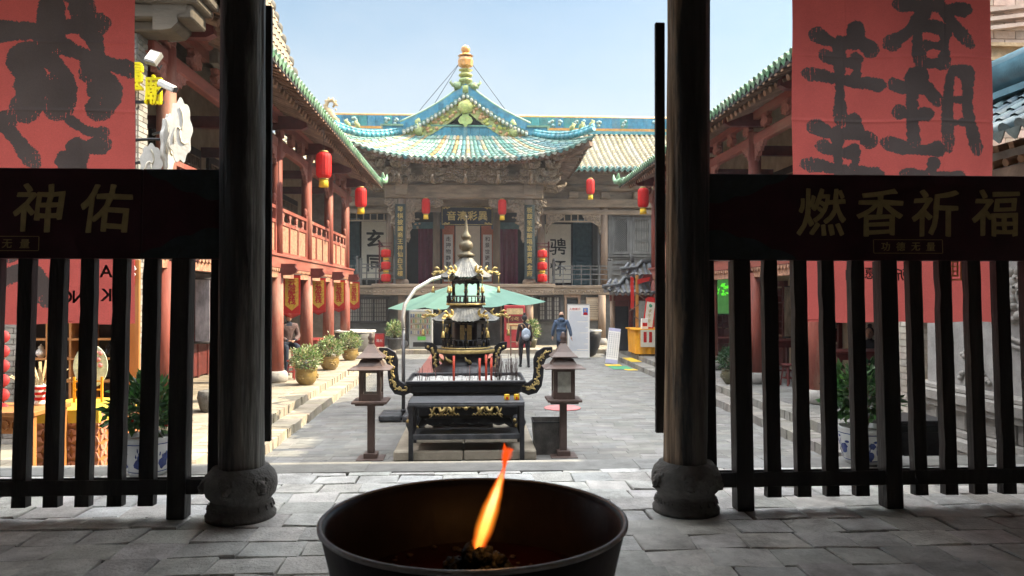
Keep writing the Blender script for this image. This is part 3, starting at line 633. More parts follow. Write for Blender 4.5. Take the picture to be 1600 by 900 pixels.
        for q in range(4):
            ya = a+.3+q*(L-.6)/4; bx(p, 2.1, 2.19, ya, ya+.07, .3, 2.6)
            for j in range(6): bx(p, 2.13, 2.17, ya+.1+j*.1, ya+.115+j*.1, 1.2, 2.5)
            for j in range(8): bx(p, 2.131, 2.171, ya+.07, ya+(L-.6)/4, 1.2+j*.18, 1.215+j*.18)
            bx(p, 2.12, 2.18, ya+.07, ya+(L-.6)/4, .35, 1.15)
        bx(p, 2.08, 2.2, a+.2, b_-.2, 2.55, 2.7)
        wb(p, 'shop_front', m_darkred, root)
    return root
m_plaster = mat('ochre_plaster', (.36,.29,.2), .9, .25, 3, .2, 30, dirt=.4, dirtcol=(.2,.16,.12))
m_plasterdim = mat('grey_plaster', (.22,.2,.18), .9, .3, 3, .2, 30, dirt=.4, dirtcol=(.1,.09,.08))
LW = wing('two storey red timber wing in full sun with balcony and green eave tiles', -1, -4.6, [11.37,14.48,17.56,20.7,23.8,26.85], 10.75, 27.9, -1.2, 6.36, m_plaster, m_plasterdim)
RW = wing('two storey red timber wing in the shade with balcony and pale green eave tiles', 1, 6.4, [10.63,13.62,16.7,19.85,22.95,26.05], 9.9, 27.4, -1.05, 6.33, m_plaster, m_plaster)

# ---------------------------------------------------------------- brick end wall, cornice and roofs at the left edge
def brickwork(mb, o, u, v, W, H, bl=.28, bh=.075, d=.012, seed=1, cut=None):
    rnd = random.Random(seed); o = Vector(o); u = Vector(u); v = Vector(v); n = u.cross(v); r = 0; y = 0
    while y < H - .01:
        x = -(bl/2 if r % 2 else 0)
        while x < W:
            a, b_ = max(0, x), min(W, x + bl)
            if b_ - a > .02 and not (cut and cut((a+b_)/2, y)):
                k = rnd.uniform(.7,1.25); j = rnd.uniform(0,.006); c = (k*rnd.uniform(.97,1.06), k, k*rnd.uniform(.94,1.02))
                P = [o+u*(a+.005)+v*(y+.005), o+u*(b_-.005)+v*(y+.005), o+u*(b_-.005)+v*(y+min(bh,H-y)-.005), o+u*(a+.005)+v*(y+min(bh,H-y)-.005)]
                Q = [p + n*(d+j) for p in P]
                mb.add(P+Q, [(4,5,6,7),(0,1,5,4),(1,2,6,5),(2,3,7,6),(3,0,4,7)], 0, False, c)
            x += bl
        y += bh; r += 1
t = thing('brick_end_wall', 'grey brick wall end with stepped cornice beside the left red column', 'wall', (-5.4, 10.55, .3))
m = MB(); brickwork(m, (-8.2,10.45,.3), (1,0,0), (0,0,1), 3.58, 5.62, seed=4); m.bb(-8.2,-4.62,10.452,10.74,.28,5.92)
brickwork(m, (-4.618,10.452,.3), (0,1,0), (0,0,1), .29, 5.62, seed=5)
wb(m, 'brick_face', m_wallbrick, t)
m = MB()
for i, (z0, z1, e, xr) in enumerate(((5.92,6.05,.10,-4.25),(6.05,6.24,.24,-3.80),(6.24,6.33,.30,-3.70),(6.33,6.44,.38,-3.62),(6.44,6.50,.34,-3.64),(6.50,6.62,.46,-3.56))):
    m.bb(-8.2, xr, 10.45-e, 10.75, z0, z1)
wb(m, 'cornice', mat('cornice_brick', (.10,.082,.062), .85, .35, 4, .4, 30, st=(.3,1,1), dirt=.4, dirtcol=(.1,.08,.07)), t, .02)
m = MB(); m.prism([(0,0),(.12,.02),(.2,.1),(.18,.2),(.3,.24),(.34,.36),(-.1,.36),(-.1,0)], (-4.2,10.2,5.9), (1,0,0), (0,0,1), (0,.5,0)); wb(m, 'corbel', bpy.data.materials['cornice_brick'], t, .015)
m = MB(); P = lambda u, q: Vector((u, 9.95 + 2.6*q, 6.68 + 2.6*(.45*q+.2*q*q)))
tile_roof(m, P, -8.2, -3.6, .23, .085, [(.2,.19,.16),(.24,.22,.18)], None, .3, seed=8); wb(m, 'tiled_roof', [m_greytile, m_tiledark], t)
# steep tiled roof of a taller pavilion rising behind the left wing
t = thing('pavilion_roof', 'steep brown tiled roof edge of a taller pavilion above the sunlit wing', 'roof', (-5.6, 14.9, 6.6))
m = MB()
P = lambda u, q: Vector((-3.78 - 1.25*q - .35*math.sin(q*3.1)*.35, u, 6.62 + 4.6*q))
tile_roof(m, P, 13.0, 16.2, .25, .09, [(.24,.16,.08),(.3,.2,.1),(.2,.14,.08)], None, .3, seed=18)
m.bb(-5.1,-4.4,12.99,16.15,6.3,7.0,1); wb(m, 'tile_slope', [m_tile, m_tiledark], t)
m = MB()
for k in range(20):
    q = k/19; p = P(16.25, q); m.blob(tuple(p + Vector((.06,.02,0))), (.09,.14,.13), 7, 5, col=(.7,.65,.55))
wb(m, 'verge_tiles', m_greytile, t)
m = MB(); m.prism([(0,0),(-.3,0),(-1.5,4.6),(-1.25,4.6)], (-3.86,12.9,6.6), (1,0,0), (0,0,1), (0,.08,0)); wb(m, 'barge_board', m_rafter, t)
# ---------------------------------------------------------------- right side: screen wall, brick pier and tower
t = thing('carved_screen_wall', 'carved grey stone screen wall with round relief and blue tiled eave at right edge', 'wall', (5.9, 7.9, .3))
m = MB(); m.bb(5.72,6.0,6.7,9.05,.3,3.95); m.bb(5.62,5.715,8.72,8.98,1.25,3.9); wb(m, 'wall_body', mat('smooth_grey_stone', (.33,.32,.31), .85, .25, 4, .3, 30, dirt=.3, dirtcol=(.2,.19,.185)), t)
m = MB()
for (z0, z1, e) in ((.28,.5,.36),(.5,.58,.3),(.58,.7,.33),(.7,.78,.22),(.78,1.0,.16),(1.0,1.08,.24),(1.08,1.2,.28),(1.2,1.26,.2)): m.bb(5.72-e,5.719,6.7,9.1,z0,z1)
for k in range(9): m.bb(5.53,5.57,6.85+k*.26,6.89+k*.26,.79,.99)
wb(m, 'moulded_base', m_lightstone, t, .012)
m = MB()
for r_ in (.62,.55):
    m.tube([(5.70, 7.45+r_*math.cos(a), 2.38+r_*math.sin(a)) for a in [2*math.pi*i/40 for i in range(41)]], .025, 8, caps=False)
rnd = random.Random(4)
for k in range(60): a = rnd.uniform(0,6.28); q = rnd.uniform(0,.45); m.blob((5.71, 7.45+q*math.cos(a), 2.38+q*math.sin(a)), (.05,rnd.uniform(.04,.09),rnd.uniform(.03,.08)), 7, 5)
for k in range(40):
    a = rnd.uniform(0,1); q = rnd.uniform(0,1-a); m.blob((5.71, 8.5-.5*a, 1.34+.5*q), (.035,.045,.035), 7, 5)
wb(m, 'stone_relief', m_lightstone, t)
m = MB(); P = lambda u, q: Vector((5.38 + 1.5*q, u, 3.98 + 1.5*(.5*q+.15*q*q)))
tile_roof(m, P, 6.6, 9.1, .23, .085, [(.07,.13,.16),(.06,.11,.15),(.09,.16,.18)], [(.22,.3,.33),(.27,.35,.36),(.15,.24,.28)], .3, seed=12)
wb(m, 'tiled_eave', [m_tile, m_tiledark], t)
m = MB()
for i in range(11):
    y = 6.7 + i*.22; m.beam((5.8,y,3.95),(5.5,y,3.86),.07,.07,col=(1.6,1.5,1.3)); m.tube([(5.8,y,3.78),(5.6,y,3.72)], .045, 8, col=(2,1.8,1.5))
m.bb(5.55,5.7,6.6,9.1,3.5,3.66); m.bb(5.62,5.71,6.6,9.1,3.38,3.48)
wb(m, 'eave_rafters', m_rafter, t)
m = MB(); m.tube([(6.5,6.6,5.0),(6.5,9.1,5.0)], .24, 8); m.bb(6.3,6.7,6.6,9.1,4.7,4.78); wb(m, 'ridge', mat('blue_glaze', (.08,.17,.22), .3, .3, 6, .2, spec=.6), t)
t = thing('brick_pier', 'pale grey brick pier with a small framed notice between red curtain and carved wall', 'wall', (6.0, 9.3, .3))
m = MB(); brickwork(m, (5.55,9.22,.3), (1,0,0), (0,0,1), .9, 3.6, bl=.26, bh=.085, seed=14); m.bb(5.55,6.45,9.222,9.8,.28,3.9); brickwork(m, (5.548,9.8,.3), (0,-1,0), (0,0,1), .58, 3.6, bl=.26, bh=.085, seed=15)
wb(m, 'brick_face', mat('pale_wall_brick', (.42,.385,.34), .85, .25, 5, .4, 45, tint=True, dirt=.3, dirtcol=(.2,.19,.18), bdist=.01), t)
m = MB(); m.bb(5.62,5.92,9.16,9.2,2.0,2.24); f = wb(m, 'notice_frame', m_darkwood, t); m = MB(); m.bb(5.645,5.895,9.15,9.159,2.025,2.215); wb(m, 'notice_sheet', mat('cream_sheet', (.6,.5,.45), .8, .1), f)
t = thing('brick_tower', 'tall pale reddish brick tower wall with moulded courses behind the right banner', 'building', (8.6, 9.7, .3))
m = MB(); m_tower = mat('reddish_brick', (.5,.37,.30), .85, .2, 5, .4, 45, tint=True, dirt=.35, dirtcol=(.55,.5,.45), bdist=.01)
brickwork(m, (6.75,9.56,3.2), (1,0,0), (0,0,1), 3.2, 4.6, bl=.3, bh=.11, seed=24); m.bb(6.75,9.95,9.562,9.77,.3,7.8); wb(m, 'brick_face', m_tower, t)
m_course = mat('carved_tan_course', (.42,.29,.17), .8, .35, 6, .6, 20)
for (z0, z1, e) in ((5.42,5.46,.1),(5.461,5.6,.05),(5.601,5.65,.12)): m = MB(); m.bb(6.75-e,10,9.56-e,9.559,z0,z1); wb(m, 'moulded_course', m_course, t)
for k in range(3): m = MB(); m.beam((6.7,9.5,5.83+.12*k),(9.9,9.5,6.25+.12*k),.1,.05); wb(m, 'sloping_course', m_tower, t)
# ---------------------------------------------------------------- the theatre at the end of the court
ST = thing('theatre', 'old stage building with teal and yellow glazed roof and gabled porch closing the court', 'building', (-.35, 33, .16))
W_ = lambda mb, n, m_, bevel=0, par=None: wb_at(mb, n, m_, par)
def wb_at(mb, name, m_, par=None, bevel=0):
    return mb.build(name, m_, par or ST, loc=tuple(-x for x in ST.location) if par is None else (0,0,0), bevel=bevel)
m_blueglz = mat('blue_glazed_brick', (.04,.19,.29), .3, .4, 5, .25, 30, tint=True, dirt=.4, dirtcol=(.22,.3,.26), spec=.6)
m_greenglz = mat('green_glazed_carving', (.3,.34,.13), .4, .4, 9, .9, 22, tint=True, dirt=.5, dirtcol=(.42,.26,.1), spec=.5, bdist=.03)
m_orange = mat('amber_glaze', (.5,.24,.06), .3, .35, 8, .2, 30, dirt=.4, dirtcol=(.5,.4,.25), spec=.5)
m_greywood = mat('blue_grey_wood', (.125,.125,.12), .85, .35, 4, .4, 24, st=(1,1,.25), dirt=.3, dirtcol=(.07,.07,.068), bdist=.012)
m_bluedoor = mat('blue_green_door', (.05,.1,.115), .7, .35, 6, .3, 30)
m_void = mat('near_black', (.022,.024,.028), .9, .3, 4)
m_stagebrick = mat('dark_grey_brick', (.12,.118,.112), .9, .3, 5, .5, 30, dirt=.4, dirtcol=(.07,.068,.065))
CX = -.35
# platform
m = MB(); m.bb(-4.05,3.2,30.42,35,2.5,2.70); m.bb(-8.6,-4.051,32.1,35,2.5,2.695); m.bb(3.201,9.5,32.1,35,2.5,2.695); wb_at(m, 'stage_floor', m_oldwood)
m = MB(); m.bb(-4.15,3.3,30.34,30.415,2.62,2.76); m.bb(-4.1,3.25,30.37,30.418,2.30,2.618)
m.bb(-8.6,-4.16,32.0,32.095,2.60,2.72); m.bb(3.31,9.5,32.0,32.095,2.60,2.72); m.bb(-8.6,-4.16,32.03,32.094,2.32,2.598); m.bb(3.31,9.5,32.03,32.094,2.32,2.598)
wb_at(m, 'platform_edge', m_oldwood, bevel=.012)
m = MB()
for (a, b_, y) in ((-4.1,3.25,30.36),(-8.5,-4.2,32.02),(3.35,9.4,32.02)):
    k = int((b_-a)/.3)
    for i in range(k):
        x = a + (i+.5)*(b_-a)/k; m.prism([(-.14,.1),(-.1,0),(-.04,.04),(0,-.06),(.04,.04),(.1,0),(.14,.1)], (x,y,2.40), (1,0,0), (0,0,1), (0,.03,0))
wb_at(m, 'carved_apron', m_carved)
# ground storey
m = MB(); m.bb(-9,10.5,32.2,32.5,.12,2.5); wb_at(m, 'lower_wall', m_stagebrick)
for (x0, x1) in ((-1.75,-.95),(1.2,2.05),(6.15,7.0),(4.0,4.5)):
    m = MB(); m.bb(x0,x1,32.15,32.199,.14,2.1); f = wb_at(m, 'doorway', m_void)  # near-black sheet stands for the shade inside the opening
    m = MB(); m.bb(x0-.09,x0-.001,32.1,32.199,.13,2.2); m.bb(x1+.001,x1+.09,32.1,32.199,.13,2.2); m.bb(x0-.12,x1+.12,32.09,32.198,2.201,2.32); m.build('door_frame', m_darkred if x0 > 6 else m_oldwoodv, f)
for (x0, x1, z0, z1) in ((-5.45,-3.72,1.2,2.12),(2.78,3.72,1.25,2.2),(-7.6,-6.0,1.2,2.12)):
    m = MB(); m.bb(x0,x1,32.17,32.199,z0,z1); f = wb_at(m, 'window', mat('window_paper', (.42,.40,.36), .8, .15))
    m = MB(); m.bb(x0-.1,x1+.1,32.1,32.168,z1,z1+.1); m.bb(x0-.1,x1+.1,32.1,32.168,z0-.1,z0); k = 3
    for i in range(k+1): x = x0 + (x1-x0)*i/k; m.bb(x-.04,x+.04,32.11,32.169,z0,z1)
    n = int((x1-x0)/.1)
    for i in range(n): x = x0 + (x1-x0)*(i+.5)/n; m.bb(x-.012,x+.012,32.13,32.168,z0,z1)
    for i in range(1,5): z = z0 + (z1-z0)*i/5; m.bb(x0,x1,32.135,32.169,z-.012,z+.012)
    m.build('lattice', m_darkwood, f)
for x, y in ((-2.96,30.7),(2.27,30.7),(5.51,32.3-.35),(-6.2,31.95)):
    m = MB(); m.tube([(x,y,.45),(x,y,2.3)], [.17,.16], 12); c = wb_at(m, 'lower_post', m_oldwoodv)
    m = MB(); m.lathe([(.24,0),(.27,.1),(.24,.22),(.18,.29),(0,.292)], (x,y,.16), 16); m.build('post_base', m_lightstone, c)
# upper columns
for x in (-2.96, 2.27):
    m = MB(); m.tube([(x,30.72,2.77),(x,30.72,6.25)], [.2,.185], 14); wb_at(m, 'porch_column', m_oldwoodv)
    m = MB(); m.lathe([(.27,0),(.29,.06),(.25,.16),(.2,.2),(0,.201)], (x,30.72,2.761), 14); wb_at(m, 'porch_column_base', m_oldwoodv)
for x, y in ((5.83,33.2),(-6.5,33.2),(8.9,33.2),(3.0,33.3),(-3.75,33.3),(-1.72,34.0),(1.02,34.0)):
    m = MB(); m.tube([(x,y,2.7),(x,y,6.3)], [.17,.16], 12); wb_at(m, 'back_column', m_oldwoodv)
m = MB(); m.bb(-3.66,2.84,30.53,30.92,6.27,6.84); wb_at(m, 'main_beam', m_oldwood, bevel=.04)
for x in (-2.96, 2.27):
    m = MB(); m.bb(x-.26,x+.26,30.42,30.52,6.38,6.92); wb_at(m, 'beam_block', m_oldwood, bevel=.03)
for (a, b_, z0, z1, y) in ((3.0,9.6,6.22,6.6,33.1),(-9,-3.7,6.22,6.6,33.1),(3.0,9.6,5.9,6.1,33.15),(-9,-3.7,5.9,6.1,33.15)): m = MB(); m.bb(a,b_,y-.12,y+.12,z0,z1); wb_at(m, 'side_beam', m_oldwood, bevel=.02)
for (a, b_) in ((-9,-4.5),(4.0,10.5)): m = MB(); m.tube([(a,33.1,7.1),(b_,33.1,7.1)], .16, 10); wb_at(m, 'eave_purlin', m_oldwood)
for x in (4.4,5.83,7.3,8.9,-5.2,-6.5): m = MB(); m.bb(x-.2,x+.2,32.8,33.25,6.61,6.9); wb_at(m, 'beam_block', m_oldwood, bevel=.02)
# carved brackets below the beam
def quetti(x, s, y=30.62):
    m = MB()
    poly = [(0,0),(0,-1.75),(.07,-1.8),(.16,-1.6),(.13,-1.35),(.24,-1.2),(.2,-.95),(.34,-.8),(.32,-.56),(.5,-.5),(.6,-.36),(.8,-.42),(.98,-.3),(1.2,-.38),(1.42,-.3),(1.5,-.16),(1.46,0)] if s*(x-CX) < 0 else [(0,0),(0,-1.55),(.1,-1.5),(.14,-1.2),(.26,-1.0),(.24,-.7),(.4,-.55),(.38,-.3),(.56,-.2),(.55,0)]
    m.prism(poly, (x+s*.19, y, 6.25), (s,0,0), (0,0,1), (0,.14,0))
    rnd = random.Random(int(x*10+s))
    for k in range(26):
        q = rnd.random(); px = .1+q*1.1 if s*(x-CX) < 0 else .1+q*.35; pz = -rnd.uniform(.05, .3) if q > .4 else -rnd.uniform(.1,1.2)
        m.blob((x+s*(.19+px), y-.01, 6.25+pz), (rnd.uniform(.05,.1),.05,rnd.uniform(.03,.07)), 7, 5)
    wb_at(m, 'carved_bracket', m_carved)
for x in (-2.96, 2.27):
    for s in (-1, 1): quetti(x, s)
m = MB()
poly = [(0,0),(0,-.9),(.06,-.85),(.12,-.55),(.3,-.4),(.55,-.3),(.8,-.12),(.85,0)]
for (x, s) in ((5.66,-1),(3.2,1),(-6.3,1)): m = MB(); m.prism(poly, (x,33.05,5.9), (s,0,0), (0,0,1), (0,.1,0)); wb_at(m, 'side_bracket', m_carved)
for (x0, x1) in ((3.3,5.6),(-6.2,-3.9)):
    m = MB(); m.bb(x0,x1,33.06,33.1,5.55,5.62)
    for k in range(8): x = x0+.1+k*.3; m.bb(x,x+.05,33.07,33.09,5.62,5.9)
    wb_at(m, 'hanging_lattice', m_oldwood)
# bracket sets under the porch eave
rnd = random.Random(2)
def dougong(x, y, dx, dy, n=3, sc=1.0):
    m = MB(); d = Vector((dx, dy, 0)).normalized(); s = Vector((-d.y, d.x, 0))
    for k in range(n):
        z = 6.86 + k*.26*sc; o = Vector((x, y, z)) + d*(.26*k*sc)
        m.prism([(-.1,0),(.3,0),(.5,.05),(.62,.16),(.55,.2),(.4,.14),(-.1,.2)], tuple(o - s*.06), d, (0,0,1), s*.12)
        L = (.95 - .1*k)*sc
        m.prism([(-L/2,.2),(-L/2,.1),(-L/2+.14,0),(L/2-.14,0),(L/2,.1),(L/2,.2)], tuple(o + d*.2), s, (0,0,1), d*.13)
        for q in (-1, 0, 1): m.box(tuple(o + d*.26 + s*q*(L/2-.08) + Vector((0,0,.225))), (.16,.16,.1), Matrix((d, s, Vector((0,0,1)))).transposed(), tp=1.2)
    # curling dragon mouth
    o = Vector((x, y, 6.9)) + d*.25
    m.tube([o, o + d*.3 + Vector((0,0,.0)), o + d*.62 + Vector((0,0,-.06)), o + d*.9 + Vector((0,0,.06)), o + d*.95 + Vector((0,0,.18))], [.1,.11,.1,.06,.03], 8)
    wb_at(m, 'bracket_set', m_carved)
for x in (-2.96,-1.65,CX,.95,2.27): dougong(x, 30.6, 0, -1)
for x, s in ((-3.3,-1),(2.6,1)):
    dougong(x, 30.6, s*.7, -.7, 4, 1.1); dougong(x+s*.1, 31.4, s, 0); dougong(x+s*.1, 32.4, s, 0)
m = MB()
for x0 in (-1.2, .5):         # carved cloud panels on both sides of the middle set
    for q in range(3):
        s = -1 if x0 < CX else 1
        m.prism([(p[0]*2.6, p[1]*1.3) for p in CLOUD], (CX + s*(.1+.1*q), 30.35-.08*q, 7.0+.16*q), (s,0,0), (0,0,1), (0,.09,0))
for s in (-1, 1):
    for q in range(4):
        x = CX + s*(1.7+.35*q); m.prism([(p[0]*1.7, p[1]*1.1) for p in CLOUD], (x, 30.42, 6.95+.1*(q % 2)), (s,0,0), (0,0,1), (0,.1,0))
wb_at(m, 'carved_clouds', m_carved)
m = MB(); m.bb(-3.6,2.8,30.72,30.9,6.85,7.9); m.bb(-9,10,33.2,33.4,6.0,8.3); m.bb(2.75,2.85,30.8,33.3,6.8,8.2); m.bb(-3.65,-3.55,30.8,33.3,6.8,8.2); wb_at(m, 'frieze_board', m_oldwood)
# porch roof
HX = 5.0
def zeave(x): return 7.62 + .85*(abs(x-CX)/HX)**3.2
def PF(u, t):      # front skirt
    x = CX + (u-CX)*(1 - .46*t); y = 29.2 + 2.05*t - .42*(abs(u-CX)/HX)**3*(1-t)
    return Vector((x, y, zeave(u)*(1-t) + 8.98*t - .16*math.sin(math.pi*t)))
def PS(sg):        # side skirts, u runs backwards
    def f(u, t):
        q = max(0, (31.6-u)/2.8); x0 = CX + sg*(HX-.35 + .35*q**2)
        z0 = 7.62 + .85*min(1, max(0,q))**2.2
        return Vector((x0*(1-t) + (CX+sg*2.7)*t, u + (31.25-u)*.0*t + (max(31.25,u)-u)*t, z0*(1-t) + 8.98*t - .16*math.sin(math.pi*t)))
    return f
m = MB(); tile_roof(m, PF, CX-HX, CX+HX, .235, .09, TEAL+PALE+PALE+TEAL+TEAL+WARM, TEAL+PALE, .36, seed=35)
wb_at(m, 'porch_roof', [m_tile, m_tiledark])
for sg in (-1, 1):
    m = MB(); tile_roof(m, PS(sg), 28.85, 33.6, .24, .09, TEAL+PALE+WARM, TEAL, .36, seed=32)
    wb_at(m, 'porch_side_roof', [m_tile, m_tiledark])
    m = MB(); pts = []
    for i in range(15):
        t = i/14; p = PF(CX+sg*HX, t) ; pts.append(p + Vector((0,0,.14 + .2*(1-t)**4)))
    
    for i in range(14): k = rnd.uniform(.75,1.3); m.tube([pts[i], pts[i+1]], .12, 8, col=(k*1.3,k*1.2,k)); m.tube([pts[i] + Vector((0,0,.13)), pts[i+1] + Vector((0,0,.14))], .07, 8, col=(k*2.5,k*1.6,k*1.2))
    wb_at(m, 'hip_ridge', m_blueglz)
    for k, q in enumerate((.05,.2,.34)):
        m = MB(); p = PF(CX+sg*HX, q) + Vector((0,0,.38)); m.tube([p, p+Vector((sg*.03,0,.12)), p+Vector((sg*.12,-.02,.26)), p+Vector((sg*.04,0,.3))], [.07,.1,.07,.03], 7, col=(1,1,1)); wb_at(m, 'ridge_beast', m_greenglz)
    m = MB()
    p = PF(CX+sg*2.9, .96) + Vector((sg*.35,-.1,.25)); m.blob(tuple(p), (.2,.16,.26), 8, 6, jit=.25); m.blob(tuple(p+Vector((0,0,.3))), (.13,.1,.18), 8, 6, jit=.3)
    wb_at(m, 'ridge_beast', m_greenglz)
# eaves: rafters under the porch roof
m = MB()
for i in range(42):
    u = CX - HX*.98 + i*HX*1.96/41; a = PF(u, .0); s = (u-CX)/HX; k = rnd.uniform(.8,1.2)
    b_ = Vector((CX + (u-CX)*.62, 31.0, 7.95 + .3*abs(s)**2))
    m.tube([a*.84 + b_*.16 + Vector((0,0,-.17)), b_ + Vector((0,0,-.1))], .07, 8, col=(k*1.2,k*1.15,k*1.2))
    m.beam(tuple(a*.965 + b_*.035 + Vector((0,0,-.08))), tuple(a*.55 + b_*.45 + Vector((0,0,-.06))), .085, .085, 0, (k,k,k))
for sg in (-1, 1):
    for i in range(18):
        u = 28.95 + i*.26; a = PS(sg)(u, 0); k = rnd.uniform(.8,1.2); b_ = Vector((CX+sg*3.1, max(30.6,u), 7.85))
        m.tube([a*.85 + b_*.15 + Vector((0,0,-.17)), b_], .07, 8, col=(k,k,k)); m.beam(tuple(a*.965+b_*.035 + Vector((0,0,-.08))), tuple(a*.5 + b_*.5 + Vector((0,0,-.06))), .085, .085, 0, (k,k,k))
    a = PF(CX+sg*HX, 0); m.beam((CX+sg*3.0,30.8,7.5), tuple(a + Vector((-sg*.1,.1,-.22))), .2, .26, 0, (1,1,1)); m.beam((CX+sg*3.0,30.8,7.2), tuple(a + Vector((-sg*1.0,.9,-.55))), .18, .22, 0, (1.1,1,1))
V = [PF(CX-HX+2*HX*i/20, t) + Vector((0,0,-.035)) for i in range(21) for t in (.005,.35)]
m.add(V, [(i*2, i*2+2, i*2+3, i*2+1) for i in range(20)], 0, False, (.7,.7,.7))
wb_at(m, 'porch_rafters', m_rafter)
# gable
PK = Vector((-.37, 31.15, 10.62)); GB = 8.92
def verge(s, q):  # point on the verge line, q 0 top .. 1 bottom
    return Vector((PK.x + s*2.62*q, 31.15, PK.z - 1.62*q - .0 + .28*math.sin(math.pi*q)*-.5))
for s in (-1, 1):
    m = MB(); n = 12
    for i in range(n):
        a, b_ = verge(s, i/n), verge(s, (i+1)/n); k = 1 + .2*math.sin(i*1.7)
        A = [a + Vector((0,0,-.62)), b_ + Vector((0,0,-.60)), b_, a]
        m.add([p + Vector((0,-.06,0)) for p in A] + [p + Vector((0,.1,0)) for p in A], [(0,1,2,3),(3,2,6,7),(0,4,5,1),(7,6,5,4)], 0, False, (k,k,.9*k))
        for q in range(3): p = a.lerp(b_, rnd.random()); m.blob((p.x, p.y-.07, p.z-rnd.uniform(.12,.5)), (.09,.05,.07), 7, 5, col=(1.4,rnd.choice((.7,1.3)),.8))
    wb_at(m, 'barge_board', m_greenglz)
    m = MB()
    for i in range(16):
        a = verge(s, (i+.5)/16); c = rnd.choice(PALE+TEAL)
        m.tube([a + Vector((0,-.2,.06)), a + Vector((0,.1,.08))], .085, 8, col=c); m.blob((a.x, a.y-.2, a.z-.02), (.07,.03,.09), 7, 5, col=rnd.choice(PALE))
    wb_at(m, 'verge_tiles', m_tile)
    m = MB()
    for i in range(n):
        a, b_ = verge(s, i/n*1.04), verge(s, (i+1)/n*1.04)
        A = [a + Vector((0,0,.16)), b_ + Vector((0,0,.16)), b_ + Vector((0,0,.52)), a + Vector((0,0,.52))]; k = rnd.uniform(.85,1.2)
        m.add([p + Vector((0,-.05,0)) for p in A] + [p + Vector((0,.25,0)) for p in A], [(0,1,2,3),(3,2,6,7),(0,4,5,1),(7,6,5,4)], 0, False, (k,k,k))
    m.tube([verge(s, i/12*1.04) + Vector((0,.08,.56)) for i in range(13)], .075, 8, col=(4,1.3,.5))
    e = verge(s, 1.02); m.bb(*sorted((e.x-.1*s, e.x+s*.75)), 31.05, 31.4, e.z+.02, e.z+.34, 0, (1,1.1,1.05)); m.bb(*sorted((e.x-.1*s, e.x+s*.85)), 31.0, 31.45, e.z+.345, e.z+.42, 0, (4,1.4,.6))
    wb_at(m, 'gable_ridge', m_blueglz)
    # roof slope behind the gable
    m = MB(); P = lambda u, t, s=s: Vector(verge(s, 1-t)) + Vector((0, u-31.15, .06))
    tile_roof(m, P, 31.2, 36.2, .3, .1, WARM+TEAL, None, .4, seed=40); wb_at(m, 'gable_roof', [m_tile, m_tiledark])
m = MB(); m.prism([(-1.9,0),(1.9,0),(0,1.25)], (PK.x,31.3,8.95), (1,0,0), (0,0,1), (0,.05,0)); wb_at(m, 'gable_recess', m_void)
m = MB()
for i in range(9): x = PK.x-1.75+i*.39; k = rnd.uniform(.8,1.2); m.bb(x+.006,x+.384,31.12,31.29,8.87,9.33, 0, (k,k*1.05,k))
m.bb(PK.x-1.8,PK.x+1.8,31.08,31.295,9.335,9.40,0,(3,1.4,.7)); m.bb(PK.x-.08,PK.x+.08,31.05,31.11,8.87,9.33,0,(2.6,1.2,.9))
wb_at(m, 'glazed_band', m_blueglz)
m = MB()
fish = [(0,0),(.12,-.03),(.2,-.16),(.14,-.3),(.28,-.42),(.36,-.6),(.27,-.78),(.12,-.8),(.06,-.92),(0,-.96)]
m.prism([(x*.85, z*.75) for x, z in fish] + [(-x*.85, z*.75) for x, z in reversed(fish[1:-1])], (PK.x,31.0,10.02), (1,0,0), (0,0,1), (0,.08,0), 0, (1,1.2,1))
m.blob((PK.x,31.0,10.15), (.34,.1,.3), 10, 7, col=(1.2,1.2,.9), jit=.15); wb_at(m, 'hanging_fish', m_greenglz)
for s in (-1, 1):
    m = MB(); p = PK + Vector((s*.34,0,.42)); m.blob(tuple(p), (.2,.15,.16), 8, 6, jit=.3, col=(.6,.8,.9)); m.tube([p, p+Vector((s*.18,0,.05)), p+Vector((s*.3,0,.16)), p+Vector((s*.24,0,.24))], [.1,.08,.05,.02], 7, col=(.6,.8,.9)); wb_at(m, 'ridge_dragon', m_greenglz)
# finial with its wires
m = MB(); f8 = lambda a, r, z: 1 + .0*a
m.lathe([(.24,0),(.24,.3),(.16,.34),(.2,.46),(.3,.52),(.27,.62),(.17,.68)], (PK.x,31.3,10.75), 14, col=(.9,1,.9))
m.lathe([(.17,.68),(.28,.74),(.3,.8),(.2,.88),(.17,.94),(.3,1.0),(.17,1.05)], (PK.x,31.3,10.75), 14, col=(1.1,1,.7))
wb_at(m, 'finial_stem', m_greenglz)
m = MB(); m.lathe([(.15,1.05),(.16,1.1),(.3,1.17),(.32,1.4),(.28,1.52),(.16,1.56)], (PK.x,31.3,10.75), 8, sm=False); m.lathe([(.2,1.56),(.34,1.6),(.2,1.68),(.16,1.72)], (PK.x,31.3,10.75), 8, sm=False); m.blob((PK.x,31.3,12.62), .19, 14, 10)
wb_at(m, 'finial_top', m_orange)
m = MB()
for s, e in ((-1,1.5),(-1,1.95),(1,1.75)): m.tube([(PK.x+s*.25,31.3,12.05),(PK.x+s*(e),31.6,10.1)], .012, 5)
wb_at(m, 'finial_wire', m_iron)
